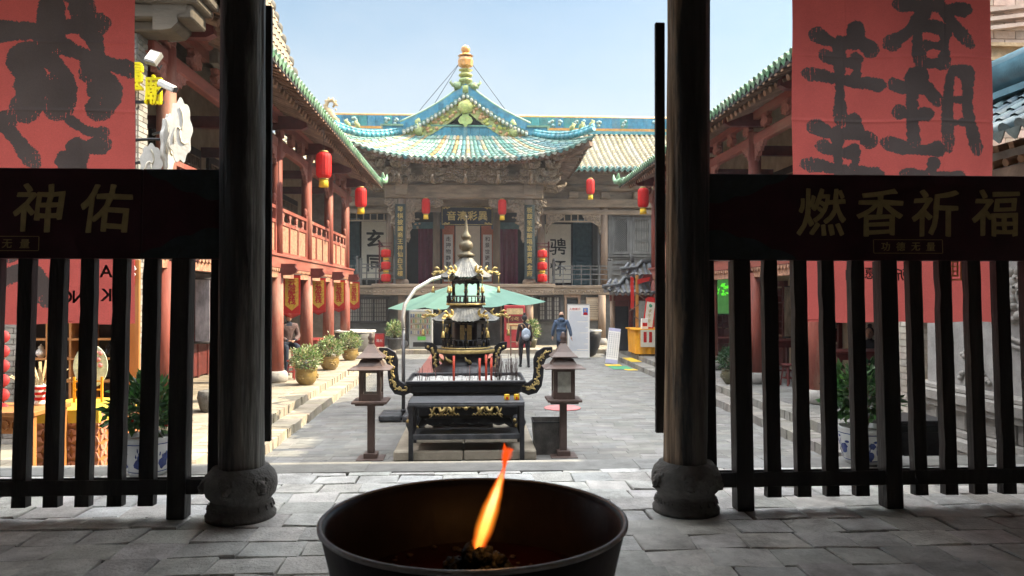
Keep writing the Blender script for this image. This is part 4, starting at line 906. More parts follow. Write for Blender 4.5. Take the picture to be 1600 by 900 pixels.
# main roof
def PM(u, t): return Vector((u, 31.85 + 4.75*t, 7.72 + 2.55*(.72*t + .28*t*t)))
m = MB(); tile_roof(m, PM, -9.5, 11.5, .25, .095, TAN, TEAL, .33, seed=50); wb_at(m, 'main_roof', [m_tile, m_tiledark])
m = MB()
for i in range(52):
    x = -9.2 + i*.4; k = rnd.uniform(.75,1.25); g = rnd.random(); m.bb(x+.006,x+.394,36.5,36.9,10.52,11.05, 0, (k,k*(1.15 if g > .6 else 1),k*(.8 if g > .6 else 1.05)))
    if rnd.random() < .45:
        for q in range(4): m.blob((x+.2+rnd.uniform(-.12,.12),36.49,10.78+rnd.uniform(-.13,.13)), (.09,.06,.08), 7, 5, col=(4.5,1.4,.8) if rnd.random() < .6 else (5,1.8,1.3))
wb_at(m, 'ridge', m_blueglz)
m = MB(); m.bb(-9.3,11.6,36.42,36.95,10.38,10.515); m.tube([(-9.3,36.7,11.1),(11.6,36.7,11.1)], .1, 10); wb_at(m, 'ridge_moulding', m_orange)
m = MB(); m.bb(-9.3,11.6,36.36,36.96,10.22,10.375,0,(1.6,1.25,1)); wb_at(m, 'ridge_foot', m_blueglz)
m = MB(); o = Vector((-7.05,36.6,10.9))
m.tube([o+Vector((.5,0,-.4)), o+Vector((.25,0,0)), o+Vector((.05,0,.35)), o+Vector((-.25,0,.62)), o+Vector((-.1,0,1.0)), o+Vector((.22,0,1.05)), o+Vector((.38,0,.82)), o+Vector((.22,0,.62))], [.24,.26,.22,.15,.13,.13,.12,.05], 9)
for k in range(10): a = 6.28*k/10; m.blob((o.x+.08+.42*math.cos(a), o.y, o.z+.75+.42*math.sin(a)), .06, 6, 5)
m.blob((o.x+.5,o.y,o.z-.1), (.24,.2,.3), 8, 6, jit=.25)
m.v = [(o.x+(p[0]-o.x)*.75, o.y+(p[1]-o.y)*.75, o.z+(p[2]-o.z)*.85) for p in m.v]
wb_at(m, 'ridge_end_dragon', mat('buff_glaze', (.38,.28,.15), .5, .4, 10, .5, 30))
m = MB()
for i in range(80):
    x = -9.2 + i*.255; k = rnd.uniform(.8,1.2); m.tube([(x,32.1,7.62),(x,33.5,8.15)], .06, 7, col=(k,k,k)); m.beam((x,31.88,7.60),(x,33,8.05),.07,.07,0,(k,k,k))
wb_at(m, 'main_rafters', m_rafter)
# back walls and doors of the stage
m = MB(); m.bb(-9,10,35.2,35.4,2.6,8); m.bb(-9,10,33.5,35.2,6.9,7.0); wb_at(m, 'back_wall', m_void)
for (x0, x1) in ((4.62,5.5),(2.6,3.2),(-6.2,-5.3),(-3.85,-3.3)):
    m = MB(); m.bb(x0,x1,34.7,34.78,2.71,5.85); dd = wb_at(m, 'stage_door', m_bluedoor, bevel=.02)
    for (z0, z1) in ((3.1,3.9),(4.1,5.6)): m = MB(); m.bb(x0+.1,x1-.1,34.66,34.699,z0,z1); m.build('door_panel', m_bluedoor, dd, bevel=.02)
m = MB()
m.bb(6.0,9.6,33.32,33.42,2.71,6.3)
for z in (2.95,3.2,3.45,3.7,3.95,6.0): m.bb(6.0,9.6,33.27,33.319,z-.015,z+.01)
for (a, b_) in ((6.02,6.2),(6.98,7.13),(7.95,8.1)): m.bb(a,b_,33.24,33.318,4.0,5.95)
m.bb(6.0,9.6,33.25,33.317,5.85,5.97); m.bb(6.0,9.6,33.25,33.317,4.02,4.1); m.bb(6.0,9.6,33.252,33.3175,5.4,5.5) if False else None
m.bb(5.55,5.66,33.3,34.8,2.71,5.9)
wb_at(m, 'board_wall', m_greywood, bevel=.008)
for i, (x0, x1) in enumerate(((6.25,6.93),(7.18,7.9))):
    m = MB(); m.bb(x0,x1,33.30,33.318,4.2,5.75); f = wb_at(m, 'window', mat('dusty_pane', (.3,.29,.26), .7, .2))
    m = MB()
    for (a, b_, c, d) in ((x0-.05,x0+.06,4.14,5.82),(x1-.06,x1+.05,4.14,5.82),(x0+.06,x1-.06,4.14,4.26),(x0+.06,x1-.06,5.7,5.82)): m.bb(a,b_,33.22,33.299,c,d)
    if i == 0:
        for k in range(-9,10):
            c = (x0+x1)/2 + k*.085
            for s in (-1, 1):
                pts = [(c + s*q, 4.98 + q) for q in (-.7,.7)]
                (xa, za), (xb, zb) = pts
                lo, hi = x0+.06, x1-.06
                def clip(xa, za, xb, zb):
                    if xa > xb: xa, za, xb, zb = xb, zb, xa, za
                    g = (zb-za)/(xb-xa); a_, c_ = max(xa, lo), min(xb, hi)
                    return (a_, za+g*(a_-xa), c_, za+g*(c_-xa)) if c_ > a_ + .03 else None
                r_ = clip(xa, za, xb, zb)
                if r_: m.beam((r_[0],33.27,r_[1]),(r_[2],33.27,r_[3]),.02,.02)
    else:
        for k in range(1,8): x = x0+.06+(x1-x0-.12)*k/8; m.bb(x-.013,x+.013,33.26,33.29,4.26,5.7)
        for z in (4.7,4.78,5.2,5.28): m.bb(x0+.06,x1-.06,33.255,33.285,z-.012,z+.012)
    m.build('lattice', m_greywood, f)
m = MB(); m.bb(-9,-6.3,33.32,33.42,2.71,6.3); wb_at(m, 'board_wall', m_greywood)
# stage railings (front sides)
def railing(x0, x1, y, name='railing'):
    m = MB()
    for z in (2.98,3.2,3.42,3.56): m.bb(x0,x1,y-.025,y+.025,z-.02,z+.02)
    k = max(2, int(round((x1-x0)/.42)))
    for i in range(k+1): x = x0+(x1-x0)*i/k; m.bb(x-.022,x+.022,y-.024,y+.024,2.72,3.56 if i % 3 else 3.62)
    for x in (x0, x1): m.bb(x-.05,x+.05,y-.05,y+.05,2.72,3.78); m.lathe([(.03,0),(.06,.04),(.05,.1),(0,.12)], (x,y,3.78), 8)
    wb_at(m, name, m_greywood)
railing(3.45,5.85,32.2); railing(5.95,8.6,32.2); railing(-4.75,-3.25,30.6); railing(-7.4,-4.85,32.2)

# ---- hung things on the stage
t = thing('name_board', 'dark blue horizontal board with gold characters 異彩清音 above the stage', 'sign board', (-.3, 31.4, 5.23))
m = MB(); m.bb(-1.1,1.1,0,.06,0,.82); bd = m.build('board', mat('blue_black_lacquer', (.008,.011,.022), .6, .3, 8, .05, spec=.15), t, bevel=.02)
m = MB()
for (a, b_, c, d) in ((-1.06,1.06,.03,.05),(-1.06,1.06,.77,.79),(-1.06,-1.04,.05,.77),(1.04,1.06,.05,.77)): m.bb(a,b_,-.012,-.002,c,d)
for sx in (-1,1):
    for sz in (0,1): 
        for q in range(4): m.blob((sx*(.98-.07*q), -.01, .08+sz*.66+(.02 if q % 2 else -.02)), (.05,.015,.035), 7, 5)
for i, ch in enumerate('音清彩異'): write(m, ch, (-.66+i*.44, -.012, .41), .42, off=.022, ext=.008, brush=.01)
m.build('gold_lettering', m_gold, t)
def couplet(x, label, chars):
    t = thing('couplet_board', label, 'couplet board', (x, 30.42, 2.98)); w_ = .21
    m = MB(); m.grid(lambda u, v: (-w_ + 2*w_*u, .05*(1-(2*u-1)**2)*-1, v*3.0), 8, 2); m.grid(lambda u, v: (-w_ + 2*w_*u, .02 - .05*(1-(2*u-1)**2), v*3.0), 8, 2); m.bb(-w_,w_,.0,.03,2.98,3.02); m.bb(-w_,w_,.0,.03,-.02,.02)
    m.build('board', mat('dark_green_board', (.035,.046,.046), .8, .3, 8, .2, spec=.15), t)
    m = MB(); column_text(m, chars, (0,-.055,2.8), .24, .26, off=.014, ext=.006, brush=.01); m.build('gold_lettering', m_gold, t)
couplet(-3.0, 'dark green couplet board with gold characters on the left porch column of the stage', '琴棋披鋪商王神仙白玉樓')
couplet(2.26, 'dark green couplet board with gold characters on the right porch column of the stage', '板鼓笙歌敲唱富貴黃金府')
def scroll(x, y, z0, w_, h, label, chars, size, step, top=.35, paper=m_paper, border=None, off=.03, colr=None, group=None, name='hanging_scroll'):
    t = thing(name, label, 'scroll', (x, y, z0), 0, group)
    m = MB(); m.bb(-w_/2,w_/2,0,.012,0,h); m.build('paper', border or paper, t)
    if border: m = MB(); m.bb(-w_/2+.07,w_/2-.07,-.006,-.001,.12,h-.42); m.build('inner_paper', m_white, t)
    m = MB(); m.tube([(-w_/2-.05,0,0),(w_/2+.05,0,0)], .025, 8); m.build('scroll_rod', m_darkwood, t); m = MB(); m.tube([(-w_/2-.02,0,h),(w_/2+.02,0,h)], .015, 8); m.build('scroll_rod', m_darkwood, t)
    if chars: m = MB(); column_text(m, chars, (0,-.01,h-top), size, step, off=off, ext=.002, brush=.02); m.build('brush_lettering', colr or m_ink, t)
    return t
scroll(-4.555,34.4,3.0,1.2,2.68,'broad cream scroll with bold black character 玄 on the left side of the stage','玄同',.85,1.15,top=.78,off=.03)
scroll(3.88,34.4,2.85,1.2,2.75,'broad cream scroll with cursive black characters 骋怀 on the right side of the stage','骋怀',.8,1.0,top=1.05,off=.012)
m_salmon = mat('salmon_silk', (.5,.16,.09), .8, .15, 10, .05)
scroll(-1.19,34.3,2.8,.55,2.7,'narrow salmon edged calligraphy scroll left of the blank centre scroll','走押物静觀自',.24,.29,top=.62,border=m_salmon,off=.008)
scroll(.6,34.3,2.8,.55,2.7,'narrow salmon edged calligraphy scroll right of the blank centre scroll','和景世更祭樂',.24,.29,top=.62,border=m_salmon,off=.008)
scroll(-.3,34.3,2.8,1.13,2.7,'wide plain cream scroll in the centre of the stage','',.2,.2)
def curtain(x0, x1, label):
    t = thing('stage_curtain', label, 'curtain', ((x0+x1)/2, 34.1, 2.72)); w_ = (x1-x0)/2
    m = MB(); m.grid(lambda u, v: (-w_+2*w_*u, .06*math.sin(u*26)+.02*math.sin(u*61+v*3), v*2.62), 90, 6); m.build('drape', mat('plum_curtain', (.15,.02,.055), .9, .2, 8, .1), t)
    m = MB(); m.bb(-w_-.25,w_+.25,-.08,.06,2.6,2.9); m.build('pelmet', m_bluedoor, t)
curtain(-2.55,-1.62, 'plum red curtain hanging on the left side behind the stage'); curtain(1.03,2.0, 'plum red curtain hanging on the right side behind the stage')
# ---------------------------------------------------------------- offering table, burner, pagoda censer
m_goldrelief = mat('dull_gilt_relief', (.42,.31,.12), .45, .4, 14, .4, 40, metal=.35)
m_ash = mat('incense_ash', (.3,.295,.285), .95, .3, 20, .6, 60)
m_ironw = mat('dusty_black_iron', (.04,.042,.048), .45, .4, 9, .3, 50, dirt=.5, dirtcol=(.14,.14,.145), metal=.2)
t = thing('stone_slab', 'low sandy stone slab under the black incense burner and offering table', 'slab', (-.125, 11.6, 0))
m = MB(); m.bb(-1.0,-.03,-1.14,1.6,0,.145); m.bb(-.02,1.0,-1.14,1.6,0,.143); m.build('paving_slab', m_stepstone, t, bevel=.02)
m = MB(); m.bb(-.52,.42,-.2,.75,.147,.3); m.build('stone_block', m_lightstone, t, bevel=.015)
t = thing('offering_table', 'black metal offering table with lower shelf in front of the incense burner', 'table', (-.105, 10.75, 0))
m = MB(); m.bb(-.81,.81,-.34,.34,.80,.825); m.bb(-.81,.81,-.345,-.30,.765,.799); m.bb(-.81,.81,.30,.345,.765,.799); m.build('tabletop', m_ironw, t, bevel=.004)
for x in (-.775,.775):
    for y in (-.31,.31):
        m = MB(); m.bb(x-.032,x+.032,y-.032,y+.032,0 if y < 0 else .147,.80); m.build('leg', m_iron, t, bevel=.004)
m = MB(); m.bb(-.743,.743,-.32,.32,.335,.352); m.bb(-.743,.743,-.345,-.30,.31,.38); m.build('shelf', m_ironw, t, bevel=.003)
for x in (.62,.76):
    c = MB(); c.lathe([(.034,0),(.04,.01),(.042,.05),(.036,.07),(.04,.08),(.0,.081)], n=14)
    q = thing('candle_cup', 'small yellow candle cup on the offering table, %s' % ('left of the pair' if x < .7 else 'right of the pair'), 'candle cup', (-.105+x-.05, 10.62, .826), 0, 'yellow candle cups')
    c.build('cup', mat('yellow_glass', (.75,.45,.03), .3, .15, 30, .1), q)
    c = MB(); c.bb(-.012,.012,-.0435,-.040,.015,.05); c.build('red_label', m_redcotton, q)
# burner trough
t = thing('incense_burner', 'big rectangular black iron incense burner with S shaped handles and gold dragon relief', 'censer', (-.125, 11.85, .145))
m = MB(); Lx, Ly = .905, .62
def rrect(lx, ly, z): return [(-lx,-ly,z),(lx,-ly,z),(lx,ly,z),(-lx,ly,z)]
rings = [(.80,.50,.30),(.86,.56,.36),(.885,.585,.48),(.86,.56,.585),(.80,.5,.60),(.80,.5,.68),(.84,.55,.70),(.84,.55,.80),(.905,.61,.835),(.905,.61,.885),(.86,.56,.885),(.85,.55,.80)]
V = []
for lx, ly, z in rings: V += rrect(lx, ly, z)
m.add(V, [(i*4+j, i*4+(j+1) % 4, i*4+4+(j+1) % 4, i*4+4+j) for i in range(len(rings)-1) for j in range(4)] + [(3,2,1,0)])
m.build('trough', m_iron, t, bevel=.01)
m = MB(); m.grid(lambda u, v: (-.86+1.72*u, -.56+1.12*v, .825+.02*math.sin(u*19)*math.sin(v*13)+.012*math.sin(u*47+v*31)), 40, 24); m.build('ash_bed', m_ash, t)
m = MB()
poly = [(-.78,.02)] + [(-.78+1.56*i/40, -.06-.035*abs(math.sin(i*math.pi/5))-.05*abs(i/20-1)**3) for i in range(41)] + [(.78,.02)]
m.prism(poly, (0,-.50,.30), (1,0,0), (0,0,1), (0,.03,0)); m.build('scalloped_apron', m_iron, t)
for sx in (-1,1):
    for sy in (-1,1):
        m = MB(); m.tube([(sx*.76,sy*.46,.34),(sx*.82,sy*.5,.22),(sx*.8,sy*.48,.12),(sx*.74,sy*.45,.05),(sx*.8,sy*.48,0)], [.11,.1,.075,.07,.1], 10); l = m.build('leg', m_iron, t)
        m = MB(); rnd = random.Random(3)
        for k in range(12): m.blob((sx*.8+rnd.uniform(-.06,.06), sy*.5+sy*.07, .12+rnd.uniform(-.06,.2)), (.035,.02,.03), 6, 5)
        m.build('mask_relief', m_goldrelief, l)
# dragon relief
m = MB(); rnd = random.Random(9)
for s in (-1,1):
    pts = [(s*(.10+.44*i/22), -.592-.02*math.cos(i), .47+.055*math.sin(i*.85)+.02*math.sin(i*2.1)) for i in range(23)]
    m.tube(pts, [.012+.014*math.sin(math.pi*min(1,(i+2)/24)) for i in range(23)], 7)
    for i in range(2,22,2): p = pts[i]; m.tube([p, (p[0]+s*.02,p[1]-.01,p[2]+.05*(1 if i % 4 else -1)), (p[0]+s*.05,p[1],p[2]+.07*(1 if i % 4 else -1))], [.012,.009,.003], 5)
    m.blob((s*.11,-.6,.5), (.045,.03,.035), 8, 6, jit=.2); m.tube([(s*.12,-.6,.52),(s*.17,-.6,.555),(s*.2,-.6,.59)], [.012,.008,.003], 5)
    for k in range(9): m.tube([(s*(.1+.05*k),-.588,.36),(s*(.12+.05*k),-.6,.385+.015*(k % 2)),(s*(.15+.05*k),-.588,.365)], .012, 6)
    m.tube([(s*.52,-.59,.5),(s*.6,-.59,.54),(s*.64,-.59,.585),(s*.6,-.59,.6)], [.016,.014,.01,.004], 6)
m.blob((0,-.6,.47), .032, 8, 6)
for k in range(7): a = math.pi*k/6; m.tube([(.03*math.cos(a),-.595,.48+.03*math.sin(a)),(.07*math.cos(a),-.595,.49+.085*math.sin(a))], [.012,.002], 5)
m.build('dragon_relief', m_goldrelief, t)
for s in (-1,1):
    poly = [(0,0),(.12,-.05),(.24,-.02),(.31,.08),(.335,.22),(.345,.42),(.38,.5),(.47,.54),(.475,.66),(.36,.655),(.25,.59),(.21,.48),(.215,.3),(.2,.17),(.12,.115),(0,.12)]
    m = MB(); m.prism(poly, (s*.84,-.42,.70), (s,0,0), (0,0,1), (0,.10,0)); h = m.build('handle', m_iron, t, bevel=.012)
    m = MB(); pts = [(s*(.84+x), -.43, .70+z) for x, z in ((.06,.05),(.16,.04),(.245,.1),(.27,.22),(.275,.38),(.31,.53),(.43,.6))]
    dense = []
    for i in range(len(pts)-1):
        for k in range(6): a = Vector(pts[i]).lerp(Vector(pts[i+1]), k/6); dense.append(a + Vector((.026*math.sin(len(dense)*1.1),0,.02*math.cos(len(dense)*1.1))))
    m.tube(dense, .011, 6)
    rnd = random.Random(14)
    for p in dense:
        for q in range(2): m.blob((p.x+rnd.uniform(-.03,.03), p.y+rnd.uniform(-.004,.002), p.z+rnd.uniform(-.025,.025)), (rnd.uniform(.008,.02),.01,rnd.uniform(.006,.016)), 6, 4, jit=.3)
    m.build('cloud_relief', m_goldrelief, h)
BX, BY, BZ = -.125, 11.85, .145+.835
# candles and joss sticks stand in the ash
def candle(x, y, h, label):
    q = thing('red_candle', label, 'candle', (BX+x, BY+y, BZ-.02), 0, 'red candles in the ash')
    m = MB(); m.tube([(0,0,0),(0,0,h)], [.016,.019], 10); m.build('wax', mat('red_wax', (.5,.06,.03), .4, .15, 20, .1, trans=.2), q)
    m = MB(); m.tube([(0,0,h),(.004,0,h+.03)], .003, 5); m.build('wick', m_ink, q)
candle(-.19,-.30,.42,'tallest thick red candle alone left of the censer centre'); candle(.21,-.28,.38,'red candle, left one of the three standing close together'); candle(.31,-.22,.43,'red candle, middle one of the three standing close together'); candle(.39,-.28,.39,'red candle, right one of the three standing close together')
st = None; rnd = random.Random(12)
m_st = mat('joss_stick', (.035,.022,.02), .9, .3, 20)
m_sp = mat('pink_joss_stick', (.2,.08,.07), .9, .3, 20)
for k in range(110):
    z = rnd.random()
    x = rnd.uniform(.45,.82) if z < .55 else (rnd.uniform(-.82,-.45) if z < .75 else rnd.uniform(-.4,.45)); y = rnd.uniform(-.5,.45)
    pale = rnd.random() < .25 and x < .45
    h = rnd.uniform(.2,.42) if x > .4 else rnd.uniform(.08,.25)
    m = MB(); lx, ly = rnd.gauss(0,.02), rnd.gauss(0,.02); m.tube([(0,0,-.02),(lx,ly,h)], .0032, 5)
    o = m.build('joss_stick', m_sp if pale else m_st, None, (BX+x, BY+y, BZ))
    tag(o, 'thin pinkish joss stick standing in the ash' if pale else 'thin dark joss stick burnt down in the ash', 'joss stick', 'pinkish joss sticks in the ash' if pale else 'dark joss sticks in the ash')

m_roofiron = mat('lit_iron_tiles', (.11,.108,.1), .42, .4, 9, .4, 50, dirt=.6, dirtcol=(.24,.215,.16), metal=.35)  # roof iron lightened, its lit look put into the colour
PG = thing('pagoda_censer', 'two tiered black and gold iron pagoda censer with bells and pointed finial', 'censer', (-.145, 13.05, 0))
m = MB(); m.lathe([(.5,0),(.52,.1),(.42,.2),(.4,.35),(.5,.5),(.58,.7),(.6,.9),(.55,1.05),(.42,1.12),(.38,1.2),(.4,1.28),(.48,1.32),(.49,1.38),(.44,1.39)], n=36); m.build('bowl', m_iron, PG)
m = MB(); m.lathe([(.495,1.325),(.505,1.34),(.505,1.37),(.495,1.385)], n=36, close=False)
for k in range(8):
    a = 6.28*k/8+.2; c, s = math.cos(a), math.sin(a); m.tube([(c*.4,s*.4,1.16),(c*.45+.03*s,s*.45-.03*c,1.2),(c*.45+.08*s,s*.45-.08*c,1.22),(c*.47+.1*s,s*.47-.1*c,1.27)], [.03,.028,.02,.008], 6)
m.build('rim_relief', m_goldrelief, PG)
for s in (-1,1):
    poly = [(0,0),(.1,-.04),(.17,.02),(.2,.14),(.2,.32),(.24,.4),(.32,.44),(.33,.54),(.22,.53),(.13,.46),(.1,.34),(.1,.2),(.07,.12),(0,.1)]
    m = MB(); m.prism(poly, (s*.38,-.05,.95), (s,0,0), (0,0,1), (0,.1,0)); h = m.build('handle', m_iron, PG, bevel=.01)
    m = MB()
    for k in range(14): q = k/13; m.blob((s*(.38+.13+.05*q+.02*math.sin(k*2)+(.1*max(0,q-.8)*4)), -.055, 1.0+.42*q), (.026,.012,.024), 6, 5, jit=.3)
    m.build('cloud_relief', m_goldrelief, h)
def tier(z, rc, hc, rb, roof_r, rz0, rz1, rtop, n=6, nm=6):
    m = MB(); m.lathe([(rb*.97,z),(rb,z+.01),(rb,z+.03),(rb*.95,z+.04)], n=36); m.build('gallery_floor', m_goldrelief, PG)
    m = MB()
    for k in range(30):
        a = 6.283*k/30; c, s = math.cos(a)*rb*.95, math.sin(a)*rb*.95; m.tube([(c,s,z+.03),(c,s,z+.07),(c,s,z+.1),(c,s,z+.155)], [.007,.013,.007,.012], 6)
    for zz in (z+.05, z+.16): m.tube([(rb*.95*math.cos(6.283*i/36), rb*.95*math.sin(6.283*i/36), zz) for i in range(37)], .011, 6, caps=False)
    for k in range(n): a = 6.283*(k+.5)/n; m.lathe([(.016,0),(.018,.17),(.026,.19),(.008,.25),(0,.26)], (rb*.96*math.cos(a), rb*.96*math.sin(a), z+.03), 8)
    m.build('gallery_railing', m_iron, PG)
    for k in range(n):
        a = 6.283*(k+.5)/n; m = MB(); m.tube([(rc*math.cos(a), rc*math.sin(a), z+.03),(rc*math.cos(a), rc*math.sin(a), z+hc)], .024, 10); p = m.build('pillar', m_iron, PG)
        m = MB()
        for q in range(6): m.blob((rc*math.cos(a)+.022*math.cos(q*1.6+a), rc*math.sin(a)+.022*math.sin(q*1.6+a)-.005, z+.08+(hc-.1)*q/6), (.014,.014,.03), 6, 5)
        m.build('dragon_relief', m_goldrelief, p)
    m = MB()
    for k in range(n):    # arched lintels between the pillars
        a0, a1 = 6.283*(k+.5)/n, 6.283*(k+1.5)/n; A = Vector((rc*math.cos(a0), rc*math.sin(a0), z+hc)); B = Vector((rc*math.cos(a1), rc*math.sin(a1), z+hc)); d = B-A
        poly = [(0,0),(0,-.12),(.1,-.05),(.3,-.035),(.5,-.06),(.7,-.035),(.9,-.05),(1,-.12),(1,0),(1,.03),(0,.03)]
        m.prism(poly, A, d, (0,0,1), (.012*math.cos((a0+a1)/2), .012*math.sin((a0+a1)/2), 0))
    m.lathe([(rc*1.12,z+hc),(rc*1.25,z+hc+.03),(rc*1.1,z+hc+.05)], n=36); m.build('bracket_ring', m_iron, PG)
    m = MB(); N = 96
    def rp(u, v):
        a = 6.283*u; cn = abs(math.cos(n/2*(a))) ** 10; poly = math.cos(math.pi/n)/math.cos(((a + math.pi/n) % (2*math.pi/n)) - math.pi/n); ribs = .012*abs(math.sin(a*24))*(1-v*.6)
        r = roof_r*(.90+.10*cn)*(1-v)**1.25 + rtop*(1-(1-v)**1.25); zz = rz0 + (rz1-rz0)*(v**1.15) + .055*cn*(1-v)**2 + ribs
        return (r*math.cos(a+.5236*0), r*math.sin(a), zz)
    m.grid(rp, 192, 12); m.grid(lambda u, v: (lambda p: (p[0]*(1-.35*v), p[1]*(1-.35*v), p[2]-.03-.02*v))(rp(u, 0)), 96, 2)
    m.build('tiled_roof', m_roofiron, PG)
    for k in range(n):
        a = 6.283*k/n; c, s = math.cos(a), math.sin(a); P = lambda r, zz: Vector((r*c, r*s, zz)); S = Vector((-s, c, 0))
        m = MB(); z0 = rz0 + .05
        m.tube([P(roof_r*.72,z0+.05), P(roof_r*.88,z0+.03), P(roof_r*1.0,z0+.06), P(roof_r*1.12,z0+.04), P(roof_r*1.24,z0+.05)], [.026,.03,.022,.024,.012], 8)
        m.tube([P(roof_r*1.0,z0+.09), P(roof_r*1.1,z0+.13), P(roof_r*1.2,z0+.12)], [.02,.018,.006], 6); m.tube([P(roof_r*1.15,z0+.02), P(roof_r*1.24,z0-.0), P(roof_r*1.3,z0+.03)], [.02,.015,.008], 6)
        m.tube([P(roof_r*.78,z0+.04), P(roof_r*.74,z0+.12), P(roof_r*.82,z0+.16)], [.03,.022,.008], 6)
        for q in range(5): m.blob(tuple(P(roof_r*(.8+.09*q), z0+.05+.02*math.sin(q*2.2)) + S*random.uniform(-.02,.02)), (.022,.022,.018), 6, 5, jit=.35)
        h = m.build('corner_dragon', m_gold, PG)
        m = MB(); m.tube([P(roof_r*1.24,z0), P(roof_r*1.24,z0-.2)], .004, 5); m.lathe([(.01,-.2),(.02,-.22),(.025,-.27),(.036,-.31),(0,-.311)], tuple(P(roof_r*1.24,z0)), 10); m.build('bell', m_gold, h)
tier(1.385,.335,.50,.43,.60,1.87,2.15,.27)
tier(2.14,.25,.42,.345,.46,2.62,3.0,.10)
m = MB(); m.lathe([(.2,1.4),(.2,1.86),(0,1.87)], n=18); q = m.build('inner_drum', m_iron, PG)
m = MB(); m.bb(-.1,.1,-.215,-.2,1.55,1.8); m.build('gold_plaque', m_goldrelief, q)
m = MB(); m.lathe([(.13,2.98),(.16,3.02),(.1,3.06),(.06,3.09),(.11,3.12),(.125,3.18),(.11,3.24),(.05,3.28),(.085,3.31),(.09,3.35),(.05,3.4),(.036,3.45),(.02,3.6),(.012,3.66),(.022,3.68),(.02,3.7),(0,3.71)], n=24); m.build('finial', mat('worn_bronze', (.13,.11,.075), .55, .4, 12, .3, metal=.4), PG)
# ---------------------------------------------------------------- lantern posts
def lamp_post(x, y, label):
    t = thing('lantern_post', label, 'lamp post', (x, y, 0), 0, 'roofed lantern posts in the court')
    m = MB(); m.bb(-.19,.19,-.19,.19,0,.015); m.bb(-.095,.095,-.095,.095,.0152,.085); m.build('foot_plate', m_brown, t, bevel=.004)
    m = MB(); m.bb(-.05,.05,-.05,.05,.0852,.80); m.build('post', m_brown, t, bevel=.006)
    m = MB(); m.bb(-.245,.245,-.245,.245,.80,.835); m.bb(-.2,.2,-.2,.2,.77,.7995); m.build('shelf', m_brown, t, bevel=.005)
    m = MB()
    for sx in (-1,1):
        for sy in (-1,1): m.bb(sx*.135-.018,sx*.135+.018,sy*.135-.018,sy*.135+.018,.8352,1.27)
    for s in (-1,1):
        m.bb(-.117,.117,s*.135-.015,s*.135+.015,.8352,.93); m.bb(s*.135-.015,s*.135+.015,-.117,.117,.8352,.93); m.bb(-.117,.117,s*.135-.015,s*.135+.015,1.225,1.27); m.bb(s*.135-.015,s*.135+.015,-.117,.117,1.225,1.27)
        for e in (-1,1): m.bb(e*.106-.011,e*.106+.011,s*.134-.01,s*.134+.01,.9302,1.2248)
    m.build('lantern_frame', m_brown, t, bevel=.003)
    return t
m_glass = bpy.data.materials.new('lantern_glass'); m_glass.use_nodes = True; n_ = m_glass.node_tree
g = n_.nodes['Principled BSDF']; g.inputs['Base Color'].default_value = (.6,.63,.58,1); g.inputs['Roughness'].default_value = .35
tr = n_.nodes.new('ShaderNodeBsdfTransparent'); mx = n_.nodes.new('ShaderNodeMixShader'); mx.inputs[0].default_value = .06
n_.links.new(tr.outputs[0], mx.inputs[1]); n_.links.new(g.outputs[0], mx.inputs[2]); n_.links.new(mx.outputs[0], n_.nodes['Material Output'].inputs[0])
m_frost = mat('dusty_lantern_glass', (.42,.42,.37), .5, .25, 12, .1, dirt=.4, dirtcol=(.2,.2,.17))
for x, y, lab, gm in ((-1.463,10.70,'brown metal lantern post with clear glass, left of the incense burner',m_glass),(1.284,10.73,'brown metal lantern post with dusty glass, right of the incense burner beside the bin',m_frost)):
    t = lamp_post(x, y, lab)
    for s in (-1,1):
        m = MB(); m.bb(-.095,.095,s*.134-.003,s*.134+.003,.93,1.225); m.build('glass_pane', gm, t)
        m = MB(); m.bb(s*.134-.003,s*.134+.003,-.095,.095,.93,1.225); m.build('glass_pane', gm, t)
    def pyr(m, z, h, r, rt):
        V = []
        for (q, zz) in ((1,z),(1,z+.012),(.62,z+h*.38),(rt/r,z+h)): V += [(sx*r*q, sy*r*q, zz) for sx, sy in ((-1,-1),(1,-1),(1,1),(-1,1))]
        m.add(V, [(i*4+j, i*4+(j+1) % 4, i*4+4+(j+1) % 4, i*4+4+j) for i in range(3) for j in range(4)] + [(3,2,1,0),(12,13,14,15)])
    m = MB(); pyr(m, 1.271, .14, .29, .13); pyr(m, 1.43, .20, .19, .03); m.bb(-.1,.1,-.1,.1,1.40,1.432); r_ = m.build('lantern_roof', m_brown, t)
    m = MB(); m.lathe([(.035,1.62),(.045,1.65),(.03,1.665),(.045,1.69),(.05,1.72),(.03,1.745),(.03,1.76),(.018,1.785),(0,1.79)], n=14); m.build('roof_knob', m_brown, r_)
# bin, mat, parasol
t = thing('metal_bin', 'scorched open square metal bin beside the right lantern post', 'bin', (1.075, 10.98, 0))
m = MB(); V = []
for (q, z) in ((.185,0),(.215,.48),(.205,.48),(.18,.03)): V += [(sx*q, sy*q, z) for sx, sy in ((-1,-1),(1,-1),(1,1),(-1,1))]
m.add(V, [(i*4+j, i*4+(j+1) % 4, i*4+4+(j+1) % 4, i*4+4+j) for i in range(3) for j in range(4)] + [(3,2,1,0),(12,13,14,15)])
m.build('body', mat('scorched_steel', (.075,.07,.066), .55, .5, 5, .3, 40, metal=.3, dirt=.6, dirtcol=(.2,.185,.17)), t)
m = MB(); 
for s in (-1,1): m.bb(-.222,.222,s*.215-.008,s*.215+.008,.465,.485); m.bb(s*.215-.008,s*.215+.008,-.207,.207,.4652,.4848)
m.build('rim', m_iron, t)
t = MB(); t.lathe([(.37,.004),(.375,.012),(.36,.02),(0,.021)], n=40); tag(t.build('round_mat', mat('faded_pink_mat', (.5,.17,.17), .95, .2, 6, .2, 60), None, (1.80,15.18,0)), 'faded pink round mat lying on the court paving right of the burner', 'mat')
